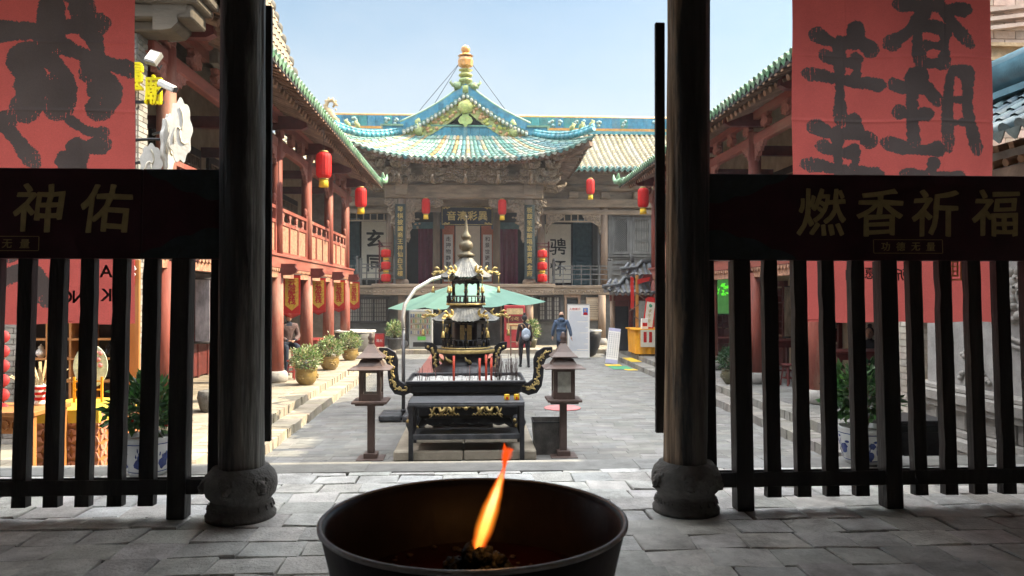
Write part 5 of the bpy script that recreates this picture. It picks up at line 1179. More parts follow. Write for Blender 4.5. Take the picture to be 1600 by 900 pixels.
t = thing('parasol', 'pale green square cantilever parasol opened behind the pagoda censer', 'parasol', (-1.32, 14.0, 0))
m = MB()
for sx in (-1,1):
    for sy in (-1,1): m.bb(min(sx*.01,sx*.42),max(sx*.01,sx*.42),min(sy*.01,sy*.36),max(sy*.01,sy*.36),.02,.13)
m.bb(-.05,.05,-.05,.05,.131,.2); m.build('weight_base', m_ironw, t, bevel=.03, seg=2)
m = MB(); m.tube([(0,0,.16),(0,0,1.7)], .034, 12); m.build('pole', mat('grey_pole', (.1,.1,.105), .4, .2, 9, .1, metal=.3), t)
m = MB(); m.tube([(0,.0,1.66),(-.02,.02,1.9),(.02,.1,2.15),(.2,.25,2.43),(.5,.5,2.62),(.85,.78,2.72),(1.18,1.05,2.74)], .036, 12); m.tube([(1.18,1.05,2.74),(1.18,1.05,2.52)], .02, 8); m.build('arm', mat('silver_arm', (.4,.39,.37), .35, .15, 9, .1, metal=.4), t)
m_par = mat('green_parasol_cloth', (.11,.21,.165), .85, .12, 3, .3, 12, trans=.2, bdist=.005)
m = MB(); AX = Vector((1.18,1.05,2.62)); rad = 1.6
def can(u, v):
    a = 6.2832*u + .22; sq = 1/max(abs(math.cos(a+math.pi/4)), abs(math.sin(a+math.pi/4))) * .7071*1.02
    k = (a/6.2832*8) % 1; sag = .05*math.sin(math.pi*k)*v
    r = rad*v*min(sq,1.0)*1.0; return tuple(AX + Vector((r*math.cos(a), r*math.sin(a), -.02 - .48*v**1.15 - sag + .035*r*math.cos(a)*1.2)))
m.grid(can, 96, 10); cn_ = m.build('canopy', m_par, t)
m = MB(); m.lathe([(.06,0),(.05,.04),(.015,.07),(.02,.1),(0,.11)], tuple(AX), 12); m.build('top_cap', m_par, cn_)
for k in range(8):
    m = MB(); m.tube([Vector(can((k*.7854-.22)/6.2832 + 1e-3, v)) + Vector((0,0,-.025)) for v in (0,.3,.6,.98)], .010, 6); m.build('rib', m_ironw, t)

# ---------------------------------------------------------------- pots of shrubs
EUO = ((.12,.2,.06),(.2,.29,.09),(.42,.46,.22),(.08,.15,.05),(.5,.52,.3)); DRK = ((.03,.075,.03),(.045,.1,.035),(.06,.12,.05),(.025,.06,.03))
m_leaf = mat('shrub_leaf', (1,1,1), .4, .15, 9, 0, tint=True, trans=.25, spec=.5)
m_stem = mat('shrub_stem', (.12,.09,.05), .9, .3, 10)
m_brass = mat('brass_glazed_pot', (.24,.16,.045), .35, .35, 6, .25, 24, dirt=.4, dirtcol=(.2,.11,.03), spec=.6)
m_darkpot = mat('dark_olive_pot', (.09,.085,.05), .4, .35, 6, .25, 24, dirt=.3, dirtcol=(.2,.18,.08))
def shrub(t, z, rad, hgt, n, cols, L, W, seed):
    m = MB(); rnd = random.Random(seed)
    for k in range(9):
        a = 6.28*k/9+rnd.random(); q = rnd.uniform(.3,.7); m.tube([(0,0,z-.05),(.1*q*math.cos(a),.1*q*math.sin(a),z+hgt*.25),(rad*q*math.cos(a),rad*q*math.sin(a),z+hgt*.6)], [.014,.010,.005], 5)
    m.build('stems', m_stem, t)
    m = MB(); leaves(m, (0,0,z+hgt*.52), (rad,rad,hgt*.55), n, L, W, cols, .45, .35, seed); m.build('foliage', m_leaf, t)
def round_pot(name, x, y, z, label, pm, cols, seed, s=1.0, group=None):
    t = thing(name, label, 'potted plant', (x, y, z), seed, group)
    m = MB(); m.lathe([(.13,0),(.15,.01),(.22,.1),(.25,.2),(.24,.29),(.225,.33),(.25,.345),(.25,.365),(.22,.365),(.20,.31),(0,.30)], n=32)
    p = m.build('pot', pm, t)
    m = MB()
    for q in range(3):
        a0 = q*2.1+.9
        for k in range(7): a = a0 + k*.1; m.blob((.245*math.cos(a), .245*math.sin(a), .19+.04*math.sin(k*1.7)), (.03,.03,.018), 6, 5)
    m.build('raised_dragon', pm, p)
    shrub(t, .32, .31, .5, 1500, cols, .06, .017, seed)
    t.scale = (s, s, s)
    return t
round_pot('potted_shrub', -3.77,16.98,.3,'variegated round shrub in a brass yellow pot, nearest of three on the sunny terrace',m_brass,EUO,1,1.0,'shrubs in yellow pots')
round_pot('potted_shrub', -3.88,20.26,.3,'variegated round shrub in a brass yellow pot, middle of three on the sunny terrace',m_brass,EUO,2,1.02,'shrubs in yellow pots')
round_pot('potted_shrub', -3.82,23.17,.3,'variegated round shrub in a brass yellow pot, farthest of three on the sunny terrace',m_brass,EUO,3,1.0,'shrubs in yellow pots')
round_pot('potted_shrub', 5.83,16.62,.3,'dark green clipped shrub in an olive pot on the shaded right terrace',m_darkpot,DRK,4,.95)
t = thing('potted_shrub', 'small leafy shrub in a tall dark tub before the stage wall, left of the umbrella', 'potted plant', (-3.14,29.55,.16))
m = MB(); m.lathe([(.2,0),(.24,.05),(.27,.4),(.3,.44),(.28,.46),(.24,.44),(0,.42)], n=24); m.build('pot', m_ironw, t); shrub(t,.45,.3,.6,700,EUO,.1,.03,9)
t = thing('potted_shrub', 'green shrub beside the stall on the right terrace edge', 'potted plant', (6.25,23.2,.3))
m = MB(); m.lathe([(.14,0),(.2,.25),(.23,.36),(.19,.36),(0,.34)], n=24); m.build('pot', m_darkpot, t); shrub(t,.35,.33,.7,800,DRK,.1,.03,19)
t = thing('potted_shrub', 'green shrub beside the red kiosk under the stage', 'potted plant', (2.35,30.3,.16))
m = MB(); m.lathe([(.14,0),(.2,.25),(.23,.36),(.19,.36),(0,.34)], n=24); m.build('pot', m_darkpot, t); shrub(t,.35,.3,.75,600,EUO,.1,.03,29)
# blue and white porcelain pots at the hall edge
m_por = mat('porcelain', (.6,.62,.62), .2, .06, 4, 0, spec=.6); m_blu = mat('cobalt_painting', (.035,.06,.22), .25, .5, 14, 0, spec=.6)
def porcelain_pot(x, y, z, label, s, seed, flower=False, H=.5):
    t = thing('potted_tree', label, 'potted plant', (x, y, z)); t.scale = (s,)*3
    prof = [(.15,0),(.155,.02),(.185,.1),(.205,.2),(.213,.29),(.21,.305),(.222,.315),(.222,.33),(.2,.33),(.185,.29),(0,.285)]
    m = MB(); m.lathe(prof, n=40); p = m.build('pot', m_por, t)
    m = MB(); rnd = random.Random(seed)
    def on(a, zz, lift=.0035):
        for i in range(len(prof)-1):
            if prof[i][1] <= zz <= prof[i+1][1]: q = (zz-prof[i][1])/max(1e-6,prof[i+1][1]-prof[i][1]); r = prof[i][0]+(prof[i+1][0]-prof[i][0])*q; break
        else: r = .2
        return Vector(((r+lift)*math.cos(a), (r+lift)*math.sin(a), zz))
    def patch(a, zz, ra, rz):
        k = 12; P = [on(a, zz)] + [on(a + ra*math.cos(6.283*i/k)*rnd.uniform(.7,1.2), max(.02,min(.285,zz + rz*math.sin(6.283*i/k)*rnd.uniform(.7,1.2)))) for i in range(k)]
        m.add(P, [(0,i+1,(i+1) % k+1) for i in range(k)])
    for zz in (.272,.03):
        for i in range(60): a, b_ = 6.283*i/60, 6.283*(i+1)/60; m.add([on(a,zz),on(b_,zz),on(b_,zz+.008),on(a,zz+.008)], [(0,1,2,3)])
    for i in range(11):
        a = 6.283*i/11+rnd.uniform(-.15,.15); patch(a, rnd.uniform(.08,.14), .22, .05); patch(a+.1, rnd.uniform(.15,.2), .15, .035); patch(a+.25, rnd.uniform(.2,.25), .12, .012)
        for q in range(4): b_ = a+rnd.uniform(-.2,.2); patch(b_, rnd.uniform(.12,.25), .03, .02)
    m.build('blue_painting', m_blu, p)
    m = MB(); m.lathe([(.186,.289),(.1,.3),(0,.305)], n=20); m.build('soil', m_soil, t)
    m = MB()
    for k in range(12):
        a = 6.28*k/12+rnd.random(); q = rnd.uniform(.3,.8); m.tube([(.02*math.cos(a),.02*math.sin(a),.28),(.1*q*math.cos(a),.1*q*math.sin(a),.28+H*.3),(.25*q*math.cos(a),.25*q*math.sin(a),.28+H*.75)], [.013,.008,.004], 6)
    m.build('stems', m_stem, t)
    m = MB(); leaves(m, (0,0,.30+H*.55), (.27,.27,H*.52), 900, .085, .02, ((.03,.08,.025),(.05,.13,.04),(.07,.18,.05),(.10,.22,.06),(.02,.055,.02)), .3, .25, seed); m.build('foliage', m_leaf, t)
    if flower:
        m = MB()
        for k in range(16): a = rnd.uniform(0,6.28); m.blob((.17*math.cos(a),.17*math.sin(a),.36+rnd.uniform(0,.12)), (.022,.022,.016), 7, 5, jit=.2)
        m.build('red_flowers', m_redcotton, t)
    return t
porcelain_pot(-2.82,6.62,.785,'leafy shrub with red blooms in a blue and white porcelain pot behind the left fence',1.0,3,True,.47)
porcelain_pot(3.585,6.72,.785,'glossy green shrub in a blue and white porcelain pot behind the right fence',1.0,8,False,.56)

# ---------------------------------------------------------------- hanging lanterns
def lantern(x, y, z, w_, h, label, hang=.35, pleat=True, group='red lanterns hanging from the eaves'):
    t = thing('red_lantern', label, 'lantern', (x, y, z), 0, group); r = w_/2
    m = MB(); m.lathe([(r*.55,h),(r*.78,h*.97),(r*.97,h*.88),(r,h*.75),(r,h*.25),(r*.97,h*.12),(r*.78,h*.03),(r*.55,0)], n=48, fn=lambda a, q, z_: 1 - .075*abs(math.sin(a*8))**.6 if pleat else 1); m.build('lantern_body', m_redcotton, t)
    m = MB(); m.lathe([(r*.6,-.035),(r*.6,0),(r*.4,.004)], n=20); m.build('gold_rim', m_gold, t); m = MB(); m.lathe([(r*.4,h),(r*.6,h+.004),(r*.55,h+.035),(0,h+.036)], n=20); m.build('gold_rim', m_gold, t)
    m = MB()
    for k in range(18): a = 6.283*k/18; m.tube([(r*.42*math.cos(a),r*.42*math.sin(a),-.03),(r*.5*math.cos(a+.1),r*.5*math.sin(a+.1),-h*.34)], .022*w_/.33, 5)
    m.build('tassel', m_yellow, t)
    m = MB(); m.tube([(0,0,h+.03),(0,0,h+hang)], .006, 5); m.build('cord', m_ink, t)
    return t
lantern(-3.5,17.52,5.03,.36,.60,'red hanging lantern under the left eave, larger and nearer of the two',.7)
lantern(-3.5,23.2,5.02,.36,.60,'red hanging lantern under the left eave near its far end',.7)
lantern(-1.952,30.2,5.58,.34,.62,'red hanging lantern under the porch beam, left of the name board',.12)
lantern(1.13,30.2,5.56,.34,.62,'red hanging lantern under the porch beam, right of the name board',.12)
lantern(4.97,31.7,6.62,.36,.66,'red hanging lantern under the grey main eave beside the porch corner',.5)
lantern(5.42,23.67,5.12,.36,.62,'red hanging lantern under the right eave beside the hall column',.6)
def lantern_stack(x, y, label):
    t = thing('lantern_rack', label, 'lantern stand', (x, y, 2.76))
    m = MB(); s = 1 if x > 0 else -1
    m.bb(.24*s-.03,.24*s+.03,-.03,.03,0,1.75); m.bb(-.3,.3,-.2,.2,0,.04); m.bb(min(-.2*s,.3*s),max(-.2*s,.3*s),-.03,.03,1.5,1.55); m.build('frame', m_darkred, t)
    m = MB()
    for k in range(3): m.bb(-.26,.26,-.02,.02,.56*k+.53,.56*k+.56)
    m.build('crossbar', m_darkred, t)
    for k in range(3): lantern(x-.02*s, y-.02, 2.84+.5*k, .40, .32, 'squat red lantern on the %s rack, %s of three' % ('left' if x < 0 else 'right', ('lowest','middle','top')[k]), .08, group='squat lanterns on the stage racks')
lantern_stack(-3.62,30.62,'dark red rack carrying three lanterns left of the left porch column'); lantern_stack(2.82,30.62,'dark red rack carrying three lanterns right of the right porch column')

# ---------------------------------------------------------------- pennants of the left wing
m_flagred = mat('red_pennant_cloth', (.55,.03,.025), .8, .12, 8, .1, trans=.25); m_flaggold = mat('yellow_pennant_field', (.62,.36,.05), .8, .3, 14, .1)
def pennant(y, label):
    t = thing('pennant', label, 'banner', (-4.57, y, 1.72), 0, 'red pennants under the balcony'); W_ = .21
    m = MB(); m.bb(-W_,W_,-.006,.006,.14,1.1)
    m.build('cloth', m_flagred, t)
    m = MB(); m.prism([(-W_+.045,1.02),(-W_+.045,.34),(0,.2),(W_-.045,.34),(W_-.045,1.02)], (0,-.0085,0), (1,0,0), (0,0,1), (0,.002,0)); m.build('yellow_field', m_flaggold, t)
    m = MB(); column_text(m, '云游客栈', (0,-.011,.9), .2, .15, off=.035, ext=.002, brush=.02); m.build('lettering', m_flagred, t)
    m = MB()
    for i in range(20): x = -W_+.42*(i+.5)/20; m.tube([(x,0,.14),(x,.0,.0-.0+.10*abs(x)/W_)], .010, 5)
    m.build('fringe', m_flagred, t); m = MB(); m.tube([(-W_-.04,0,1.1),(W_+.04,0,1.1)], .014, 8); m.build('pennant_rod', m_darkwood, t)
for y, l in ((18.94,'red and yellow pennant nearest the hall under the sunlit balcony'),(22.14,'red and yellow pennant between the second and third sunlit columns'),(25.43,'red and yellow pennant between the third and last sunlit columns'),(28.6,'red and yellow pennant beyond the last sunlit column at the wing end')): pennant(y, l)
# ---------------------------------------------------------------- things before the stage
t = thing('vending_machine', 'grey glass fronted drinks machine with green sticker under the left of the stage', 'vending machine', (-2.12, 29.95, .16))
m = MB(); m.bb(-.46,.46,-.3,.35,0,1.56); b_ = m.build('cabinet', mat('grey_machine_paint', (.28,.3,.3), .4, .1, 5, .03), t, bevel=.02)
m = MB(); m.bb(-.40,.40,-.312,-.301,.55,1.48); m.build('window', mat('pale_shelf_back', (.42,.4,.3), .3, .15), t)  # pale cream back behind the bottles
m = MB(); rnd = random.Random(5)
for r_ in range(4):
    for k in range(9):
        x = -.36+k*.09; c = rnd.choice(((.25,.12,.09),(.12,.22,.13),(.35,.33,.27),(.3,.24,.1),(.12,.15,.22))); m.bb(x-.03,x+.03,-.345,-.313,.6+r_*.22,.6+r_*.22+.14,0,c)
    m.bb(-.4,.4,-.345,-.3131,.575+r_*.22,.59+r_*.22,0,(.3,.3,.3))
m.build('bottles', mat('drink_bottles', (1,1,1), .3, .1, tint=True), t)
m = MB(); m.bb(-.12,.2,-.315,-.3015,.36,.50); m.build('green_sticker', mat('green_sticker', (.08,.45,.06), .5, .1), t)
m = MB(); m.bb(-.3,.3,-.312,-.3015,.1,.28); m.build('hatch', m_iron, t)
t = thing('red_kiosk', 'red snack kiosk cabinet with signs right of the pagoda under the stage', 'kiosk', (1.64, 30.45, .16))
m_kred = mat('kiosk_red', (.33,.03,.035), .5, .2, 5, .05)
m = MB(); m.bb(-.42,.42,-.3,.3,0,1.72); m.build('cabinet', m_kred, t, bevel=.02)
m = MB(); m.bb(-.33,.33,-.312,-.301,1.36,1.6); m.bb(-.33,.33,-.312,-.301,.75,1.0); m.build('goods_window', mat('kiosk_window', (.5,.38,.2), .4, .3, 14), t)
m = MB(); m.bb(-.36,.36,-.33,-.301,1.06,1.3); pl = m.build('sign_panel', m_darkred, t)
m = MB(); write(m, '小吃', (0,-.335,1.18), .17, off=.012, ext=.003); m.build('lettering', m_gold, pl)
t = thing('wooden_stand', 'slim brown wooden stand in front of the red kiosk', 'stand', (1.55, 28.4, .0))
m = MB(); m.bb(-.2,.2,-.16,.16,1.12,1.17); m.build('top', mat('orange_wood', (.32,.14,.05), .6, .3, 6, .2, st=(1,1,.2)), t)
for sx in (-1,1):
    for sy in (-1,1): m = MB(); m.bb(sx*.16-.02,sx*.16+.02,sy*.12-.02,sy*.12+.02,0,1.12); m.build('leg', m_rafter, t)
m = MB(); m.bb(-.14,.14,-.1,.1,.5,.53); m.build('shelf', m_rafter, t)
t = thing('fire_box', 'red fire equipment box on the ground under the stage', 'fire box', (-3.72, 29.6, .16))
m = MB(); m.bb(-.19,.19,-.1,.1,0,.62); m.build('cabinet', m_kred, t, bevel=.01)
m = MB(); m.bb(-.16,.16,-.112,-.101,.05,.57); d = m.build('door', mat('fire_red', (.5,.03,.03), .5, .1), t); m = MB(); write(m, '消火', (0,-.118,.35), .13, ext=.002); m.build('lettering', m_white, d)
t = thing('notice_board', 'beige framed notice board on the grey wall right of the white banner', 'notice board', (5.18, 32.13, 1.2))
m = MB(); m.bb(-.33,.33,0,.06,0,1.0); m.build('frame', mat('tan_frame', (.36,.26,.17), .7, .2), t)
m = MB(); m.bb(-.29,.29,-.012,-.001,.05,.95); p_ = m.build('sheet', mat('beige_sheet', (.45,.37,.27), .8, .1), t)
m = MB()
for k in range(9): m.bb(-.24,.24-.1*(k % 3 == 2),-.016,-.0125,.15+.08*k,.165+.08*k)
m.build('text_lines', m_ink, p_)
# vats
t = thing('stone_vat', 'wide grey stone vat with a pale rim at the far end of the sunny terrace', 'vat', (-4.28, 27.0, .3))
m = MB(); m.lathe([(.6,0),(.66,.1),(.7,.5),(.72,.7),(.66,.7),(.62,.5),(0,.5)], n=40); m.build('body', m_stonegrey, t)
m = MB(); m.lathe([(.735,.68),(.75,.7),(.745,.74),(.62,.75),(.6,.70)], n=40, close=False); m.build('rim', m_white, t)
m = MB(); m.lathe([(.12,0),(.13,.01),(.1,.02)], n=16); o_ = m.build('drain_ring', m_iron, t); o_.location = (-.2,-.69,.3); o_.rotation_euler = (R(90),0,0)
t = thing('iron_vat', 'big round black water vat standing behind the white roll-up banner', 'vat', (4.22, 27.9, 0))
m = MB(); m.lathe([(.25,0),(.36,.08),(.48,.35),(.55,.7),(.57,.95),(.52,.97),(.48,.7),(0,.68)], n=40); m.build('body', m_iron, t)
m = MB(); m.lathe([(.575,.93),(.59,.97),(.56,1.0),(.5,.985)], n=40, close=False); m.build('rim', mat('pale_rim', (.35,.35,.34), .5, .2), t)
# roll-up banner
t = thing('roll_up_banner', 'tall white roll-up banner with a small portrait and blue text lines', 'banner stand', (3.76, 26.75, 0), R(0))
m = MB(); m.bb(-.4,.4,-.01,.01,.06,1.96); sh = m.build('sheet', m_white, t)
m = MB(); m.bb(-.42,.42,-.06,.06,0,.06); m.bb(-.41,.41,-.018,.018,1.955,1.985); m.build('stand_bar', mat('aluminium', (.5,.5,.5), .35, .1, metal=.6), t)
m = MB(); m.bb(.16,.34,-.015,-.0105,1.58,1.84); q = m.build('portrait_photo', mat('photo_blue', (.10,.2,.5), .5, .1), sh)
m = MB(); m.blob((.25,-.0155,1.76), (.04,.004,.05), 10, 8); m.build('face', mat('photo_skin', (.5,.3,.22), .6, .1), q); m = MB(); m.prism([(.17,1.585),(.33,1.585),(.31,1.68),(.19,1.68)], (0,-.0165,0), (1,0,0), (0,0,1), (0,.001,0)); m.build('red_clothes', m_redcotton, q)
m = MB()
for i, ch in enumerate('人物简介'): write(m, ch, (-.29+i*.105,-.013,1.80), .1, off=.012, ext=.002)
m.build('red_title', m_redcotton, sh)
m = MB(); rnd = random.Random(8)
for k in range(36):
    z = 1.70-.04*k
    if z < .2: break
    x1 = (.1 if k < 4 else .34) - (rnd.uniform(.05,.4) if k % 5 == 4 else 0); m.bb(-.34,x1,-.013,-.0105,z-.007,z+.007)
m.build('text_lines', mat('pale_blue_print', (.38,.46,.6), .7, .2, 40), sh)
m = MB(); m.bb(.12,.2,-.0135,-.0105,1.12,1.2); m.build('qr_blank_patch', mat('grey_patch', (.5,.5,.52), .8), sh) if False else None
t = thing('leaning_sign', 'narrow white sign with vertical writing leaning back beside the yellow mats', 'sign', (4.58, 24.75, 0), R(-6)); t.rotation_euler = (R(-13), R(7), R(-6))
m = MB(); m.bb(-.2,.2,-.012,.012,.02,1.22); sh = m.build('board', m_white, t)
m_lil = mat('lilac', (.45,.45,.62), .7)
for z0, z1 in ((1.12,1.22),(.02,.15)): m = MB(); m.bb(-.2,.2,-.016,-.0125,z0,z1); m.build('lilac_band', m_lil, sh)
m = MB()
for c in range(5):
    for k in range(13):
        x = -.15+c*.075; z = 1.06-k*.068; m.bb(x-.018,x+.018,-.015,-.0125,z-.02,z+.004+.015*((k*7+c*3) % 3 > 0))
m.build('writing', mat('grey_print', (.25,.25,.3), .8, .2, 60), sh)
t = thing('sign_prop', 'dark folding prop standing behind the leaning white sign', 'sign stand', (4.75, 25.25, 0))
for s in (-1,1): m = MB(); m.tube([(s*.12,0,0),(s*.06,-.16,1.05)], .014, 8); m.build('leg', m_darkwood, t)
m = MB(); m.tube([(-.1,-.06,.4),(.1,-.06,.4)], .012, 8); m.build('crossbar', m_darkwood, t)
# mats by the right steps
m_ymat = mat('yellow_mat', (.62,.42,.04), .9, .2, 6, .3, 60); m_gmat = mat('green_mat', (.06,.25,.13), .9, .2, 6, .3, 60)
def flat_mat(x, y, z, sx, sy, mm, label, rz=0):
    m = MB(); m.grid(lambda u, v: ((u-.5)*sx, (v-.5)*sy, .012+.006*math.sin(u*9)*math.sin(v*7)), 10, 10); m.bb(-sx/2,sx/2,-sy/2,sy/2,.001,.006)
    tag(m.build('floor_mat', mm, None, (x,y,z), rz), label, 'mat')
flat_mat(5.22,24.5,.155,.34,1.5,m_ymat,'long yellow mat lying on the lower right step by the stall')
flat_mat(4.62,23.4,.002,.62,.95,m_gmat,'green mat on the paving at the foot of the right steps')
flat_mat(4.55,24.25,.002,.5,.45,m_ymat,'small yellow mat beyond the green mat by the leaning sign'); flat_mat(4.82,22.75,.002,.34,.32,m_ymat,'small yellow mat nearest the hall at the foot of the right steps',.2)
# orange draped stall with its goods
t = thing('draped_stall', 'stall table wholly draped in orange cloth on the right terrace', 'stall', (5.86, 25.0, .3))
m_ocloth = mat('orange_drape', (.68,.31,.02), .85, .12, 6, .15, 30, trans=.1)
def dr(u, v):
    a = 6.2832*u; hx, hy = .56*(1-.06*(1-v)), .7; k = 1/max(abs(math.cos(a)), abs(math.sin(a))); k = min(k, 1.3)
    f_ = 1 + .03*math.sin(a*14)*(1-v)
    return (hx*math.cos(a)*k*f_, hy*math.sin(a)*k*f_, .06+.80*v)
m = MB(); m.grid(dr, 120, 6); m.bb(-.6,.6,-.74,.74,.84,.88); m.build('orange_drape', m_ocloth, t)
m = MB(); m.bb(-.40,.1,-.752,-.742,.3,.86); a_ = m.build('printed_apron', m_paper, t)
m = MB(); m.bb(-.3,-.2,-.757,-.7525,.45,.8); m.bb(-.12,-.02,-.757,-.7525,.45,.8); m.build('red_print', m_redcotton, a_)
for sx in (-1,1):
    for sy in (-1,1): m = MB(); m.bb(sx*.4-.025,sx*.4+.025,sy*.6-.025,sy*.6+.025,0,.4); m.build('leg', m_darkwood, t)
for i, (x, y, sx, sy, h, lab, mm) in enumerate(((5.66,24.55,.22,.12,.34,'white card box standing at the left corner of the orange stall',m_white),(6.25,24.6,.16,.14,.26,'small white box at the right end of the orange stall',m_white),(6.1,24.45,.14,.1,.13,'low white packet in front on the orange stall',m_white),(5.8,25.0,.3,.2,.2,'cream carton lying in the middle of the orange stall',m_paper))):
    q = thing('goods_box', lab, 'box', (x, y, 1.185)); m = MB(); m.bb(-sx/2,sx/2,-sy/2,sy/2,0,h); bb_ = m.build('carton', mm, q, bevel=.004)
    m = MB(); m.bb(-sx*.36,sx*.36,-sy/2-.004,-sy/2-.0005,h*.25,h*.6); m.build('label_print', m_clothgold if i % 2 else m_redcotton, q)
t = thing('upright_plaque', 'tall cream plaque with red cloud top and green mark standing on the orange stall', 'sign', (5.82, 24.75, 1.185)); t.rotation_euler = (R(-8), R(9), 0)
m = MB(); m.prism([(-.18,0),(.18,0),(.18,.92),(.21,.98),(.12,1.06),(0,1.08),(-.12,1.06),(-.21,.98),(-.18,.92)], (0,0,0), (1,0,0), (0,0,1), (0,.02,0)); p_ = m.build('red_board', m_redcotton, t)
m = MB(); m.bb(-.14,.14,-.006,-.001,.06,.9); p2 = m.build('cream_panel', m_paper, p_); m = MB(); column_text(m, '求平安', (0,-.009,.6), .13, .17, off=.01, ext=.002); m.build('lettering', m_gold, p2); m = MB(); m.blob((0,-.008,.78), (.06,.004,.06), 9, 6, jit=.2); m.build('green_mark', m_gmat, p2)
for i, (x, y, zt, ln, lab) in enumerate(((5.62,25.5,3.0,-.05,'orange wooden pole with a red streamer, left of two behind the orange stall'),(6.55,24.3,2.85,.05,'orange wooden pole with a red streamer, right of two by the wing column'))):
    t = thing('streamer_pole', lab, 'pole', (x, y, .3)); m = MB(); m.bb(-.045,.045,-.035,.035,0,zt-.3); m.build('pole', mat('orange_pole', (.45,.21,.04), .6, .25, 6, .1), t)
    for zc, s in ((1.5,1),(1.05,-1),(1.9,-1)): m = MB(); m.beam((-.28*s,0,zc-.05),(.1*s,-.05,zc+.22),.05,.03); m.build('cross_slat', m_rafter, t)
    m = MB(); m.grid(lambda u, v: (-.12-.12*u, -.05+.03*math.sin(v*7), zt-.4-1.1*v+.05*u), 3, 10); m.build('red_streamer', m_flagred, t); m = MB(); m.prism([(0,0),(.45,.08),(.4,-.05),(0,-.18)], (0,-.06,zt-.45), (1,0,0), (0,0,1), (0,.01,0)); m.build('red_flag', m_flagred, t)
# grey tiled gate canopy
t = thing('gate_canopy', 'small two tiered grey tiled canopy over a dark red doorway at the right wing end', 'canopy', (5.75, 26.75, .3))
for x in (4.95,5.62,6.5): m = MB(); m.tube([(x,26.5,.3),(x,26.5,2.5)], .09, 10); wb(m, 'post', m_darkred if x > 5 else m_oldwoodv, t)
m = MB(); m.bb(4.85,6.6,26.42,26.58,2.1,2.3); m.bb(5.05,5.55,26.55,26.6,1.9,2.09); wb(m, 'beam', m_darkred, t)
m = MB(); m.bb(5.06,5.54,26.62,26.66,.3,1.95); wb(m, 'door_leaf', m_void, t)
m = MB()
for (x0, x1, z0, z1, ya, yb, sd_) in ((4.5,6.9,2.36,2.85,25.9,26.7,3),(5.15,6.9,2.98,3.45,26.05,26.7,4)):
    P = lambda u, q, z0=z0, z1=z1, ya=ya, yb=yb, x0=x0, x1=x1: Vector((u + (.42*q*(1 if u < x0+.5 else .0)), ya+(yb-ya)*q, z0+(z1-z0)*(.6*q+.4*q*q) + .16*max(0,(x0+.5-u)/.5)**2*(1-q)))
    tile_roof(m, P, x0, x1, .2, .07, [(.9,.95,1.05),(.7,.75,.85),(1.1,1.1,1.15)], None, .25, seed=sd_)
    m.tube([P(x0+.42,1.0)+Vector((0,0,.08)), P((x0+x1)/2,1.0)+Vector((0,0,.06)), P(x1,1.0)+Vector((0,0,.08))], .08, 8, col=(.8,.85,.9))
    m.tube([P(x0,0)+Vector((0,0,.1)), P(x0+.25,.5)+Vector((.2,0,.1)), P(x0+.4,1)+Vector((.1,0,.1))], .06, 8, col=(.8,.85,.9))
m.tube([(5.7,26.7,3.5),(5.72,26.7,3.68),(5.62,26.7,3.8)], [.08,.06,.02], 7, col=(.7,.7,.7))
wb(m, 'tiled_canopy', [m_greytile, m_tiledark], t)
# ---------------------------------------------------------------- left wing: stools, low table, shop front by the hall
def stool(x, y, z, label, mm, h=.45, r=.17, group=None):
    t = thing('stool', label, 'stool', (x, y, z), x*7, group)
    m = MB(); m.lathe([(r*.95,h-.035),(r,h-.02),(r,h-.005),(r*.96,h)], n=18); m.build('seat', mm, t)
    for k in range(4): a = math.pi/4+math.pi/2*k; c, s = math.cos(a), math.sin(a); m = MB(); m.beam((c*r*.6,s*r*.6,h-.035),(c*r*1.0,s*r*1.0,0),.035,.035); m.build('leg', mm, t)
    m = MB()
    for k in range(4): a, b_ = math.pi/4+math.pi/2*k, math.pi/4+math.pi/2*(k+1); m.beam((math.cos(a)*r*.85,math.sin(a)*r*.85,.17),(math.cos(b_)*r*.85,math.sin(b_)*r*.85,.17),.022,.022)
    m.build('stretcher', mm, t)
m_stool = mat('red_stool_paint', (.25,.03,.025), .5, .25, 6, .1)
stool(-4.33,18.15,.3,'red round stool on the sunny terrace behind the first yellow pot',m_stool)
stool(-4.78,19.35,.3,'red round stool under the seated person in the brown jacket',m_stool,.66)
def rtable(x, y, z, w_, d, h, label, mm, rz=0):
    t = thing('table', label, 'table', (x, y, z), rz)
    m = MB(); m.bb(-w_/2,w_/2,-d/2,d/2,h-.045,h); m.build('tabletop', mm, t, bevel=.008)
    m = MB(); m.bb(-w_/2+.06,w_/2-.06,-d/2+.04,-d/2+.065,h-.16,h-.046); m.build('apron', mm, t); m = MB(); m.bb(-w_/2+.06,w_/2-.06,d/2-.065,d/2-.04,h-.16,h-.046); m.build('apron', mm, t)
    for sx in (-1,1):
        for sy in (-1,1): m = MB(); m.bb(sx*(w_/2-.06)-.03,sx*(w_/2-.06)+.03,sy*(d/2-.06)-.03,sy*(d/2-.06)+.03,0,h-.046); m.build('leg', mm, t)
    m = MB(); m.bb(-w_/2+.06,w_/2-.06,-.02,.02,.2,.24); m.build('stretcher', mm, t)
    return t
rtable(-4.85,22.3,.3,.7,1.2,.72,'red wooden tea table on the sunny terrace behind the second pot',m_stool)
t = thing('planter', 'rough grey stone planter on the sunny terrace behind the left fence', 'planter', (-4.55,13.2,.3))
m = MB(); m.lathe([(.17,0),(.21,.06),(.24,.25),(.22,.36),(.18,.36),(0,.3)], n=10, fn=lambda a, r, z: 1+.06*math.sin(a*3+z*9)); m.build('body', m_stonegrey, t)
scroll(-4.68,13.1,1.5,.24,1.1,'narrow painted scroll hanging by the near red column of the sunny wing','',.1,.1,paper=mat('ink_landscape', (.3,.28,.3), .9, .7, 5, 0, st=(1,1,.4)))
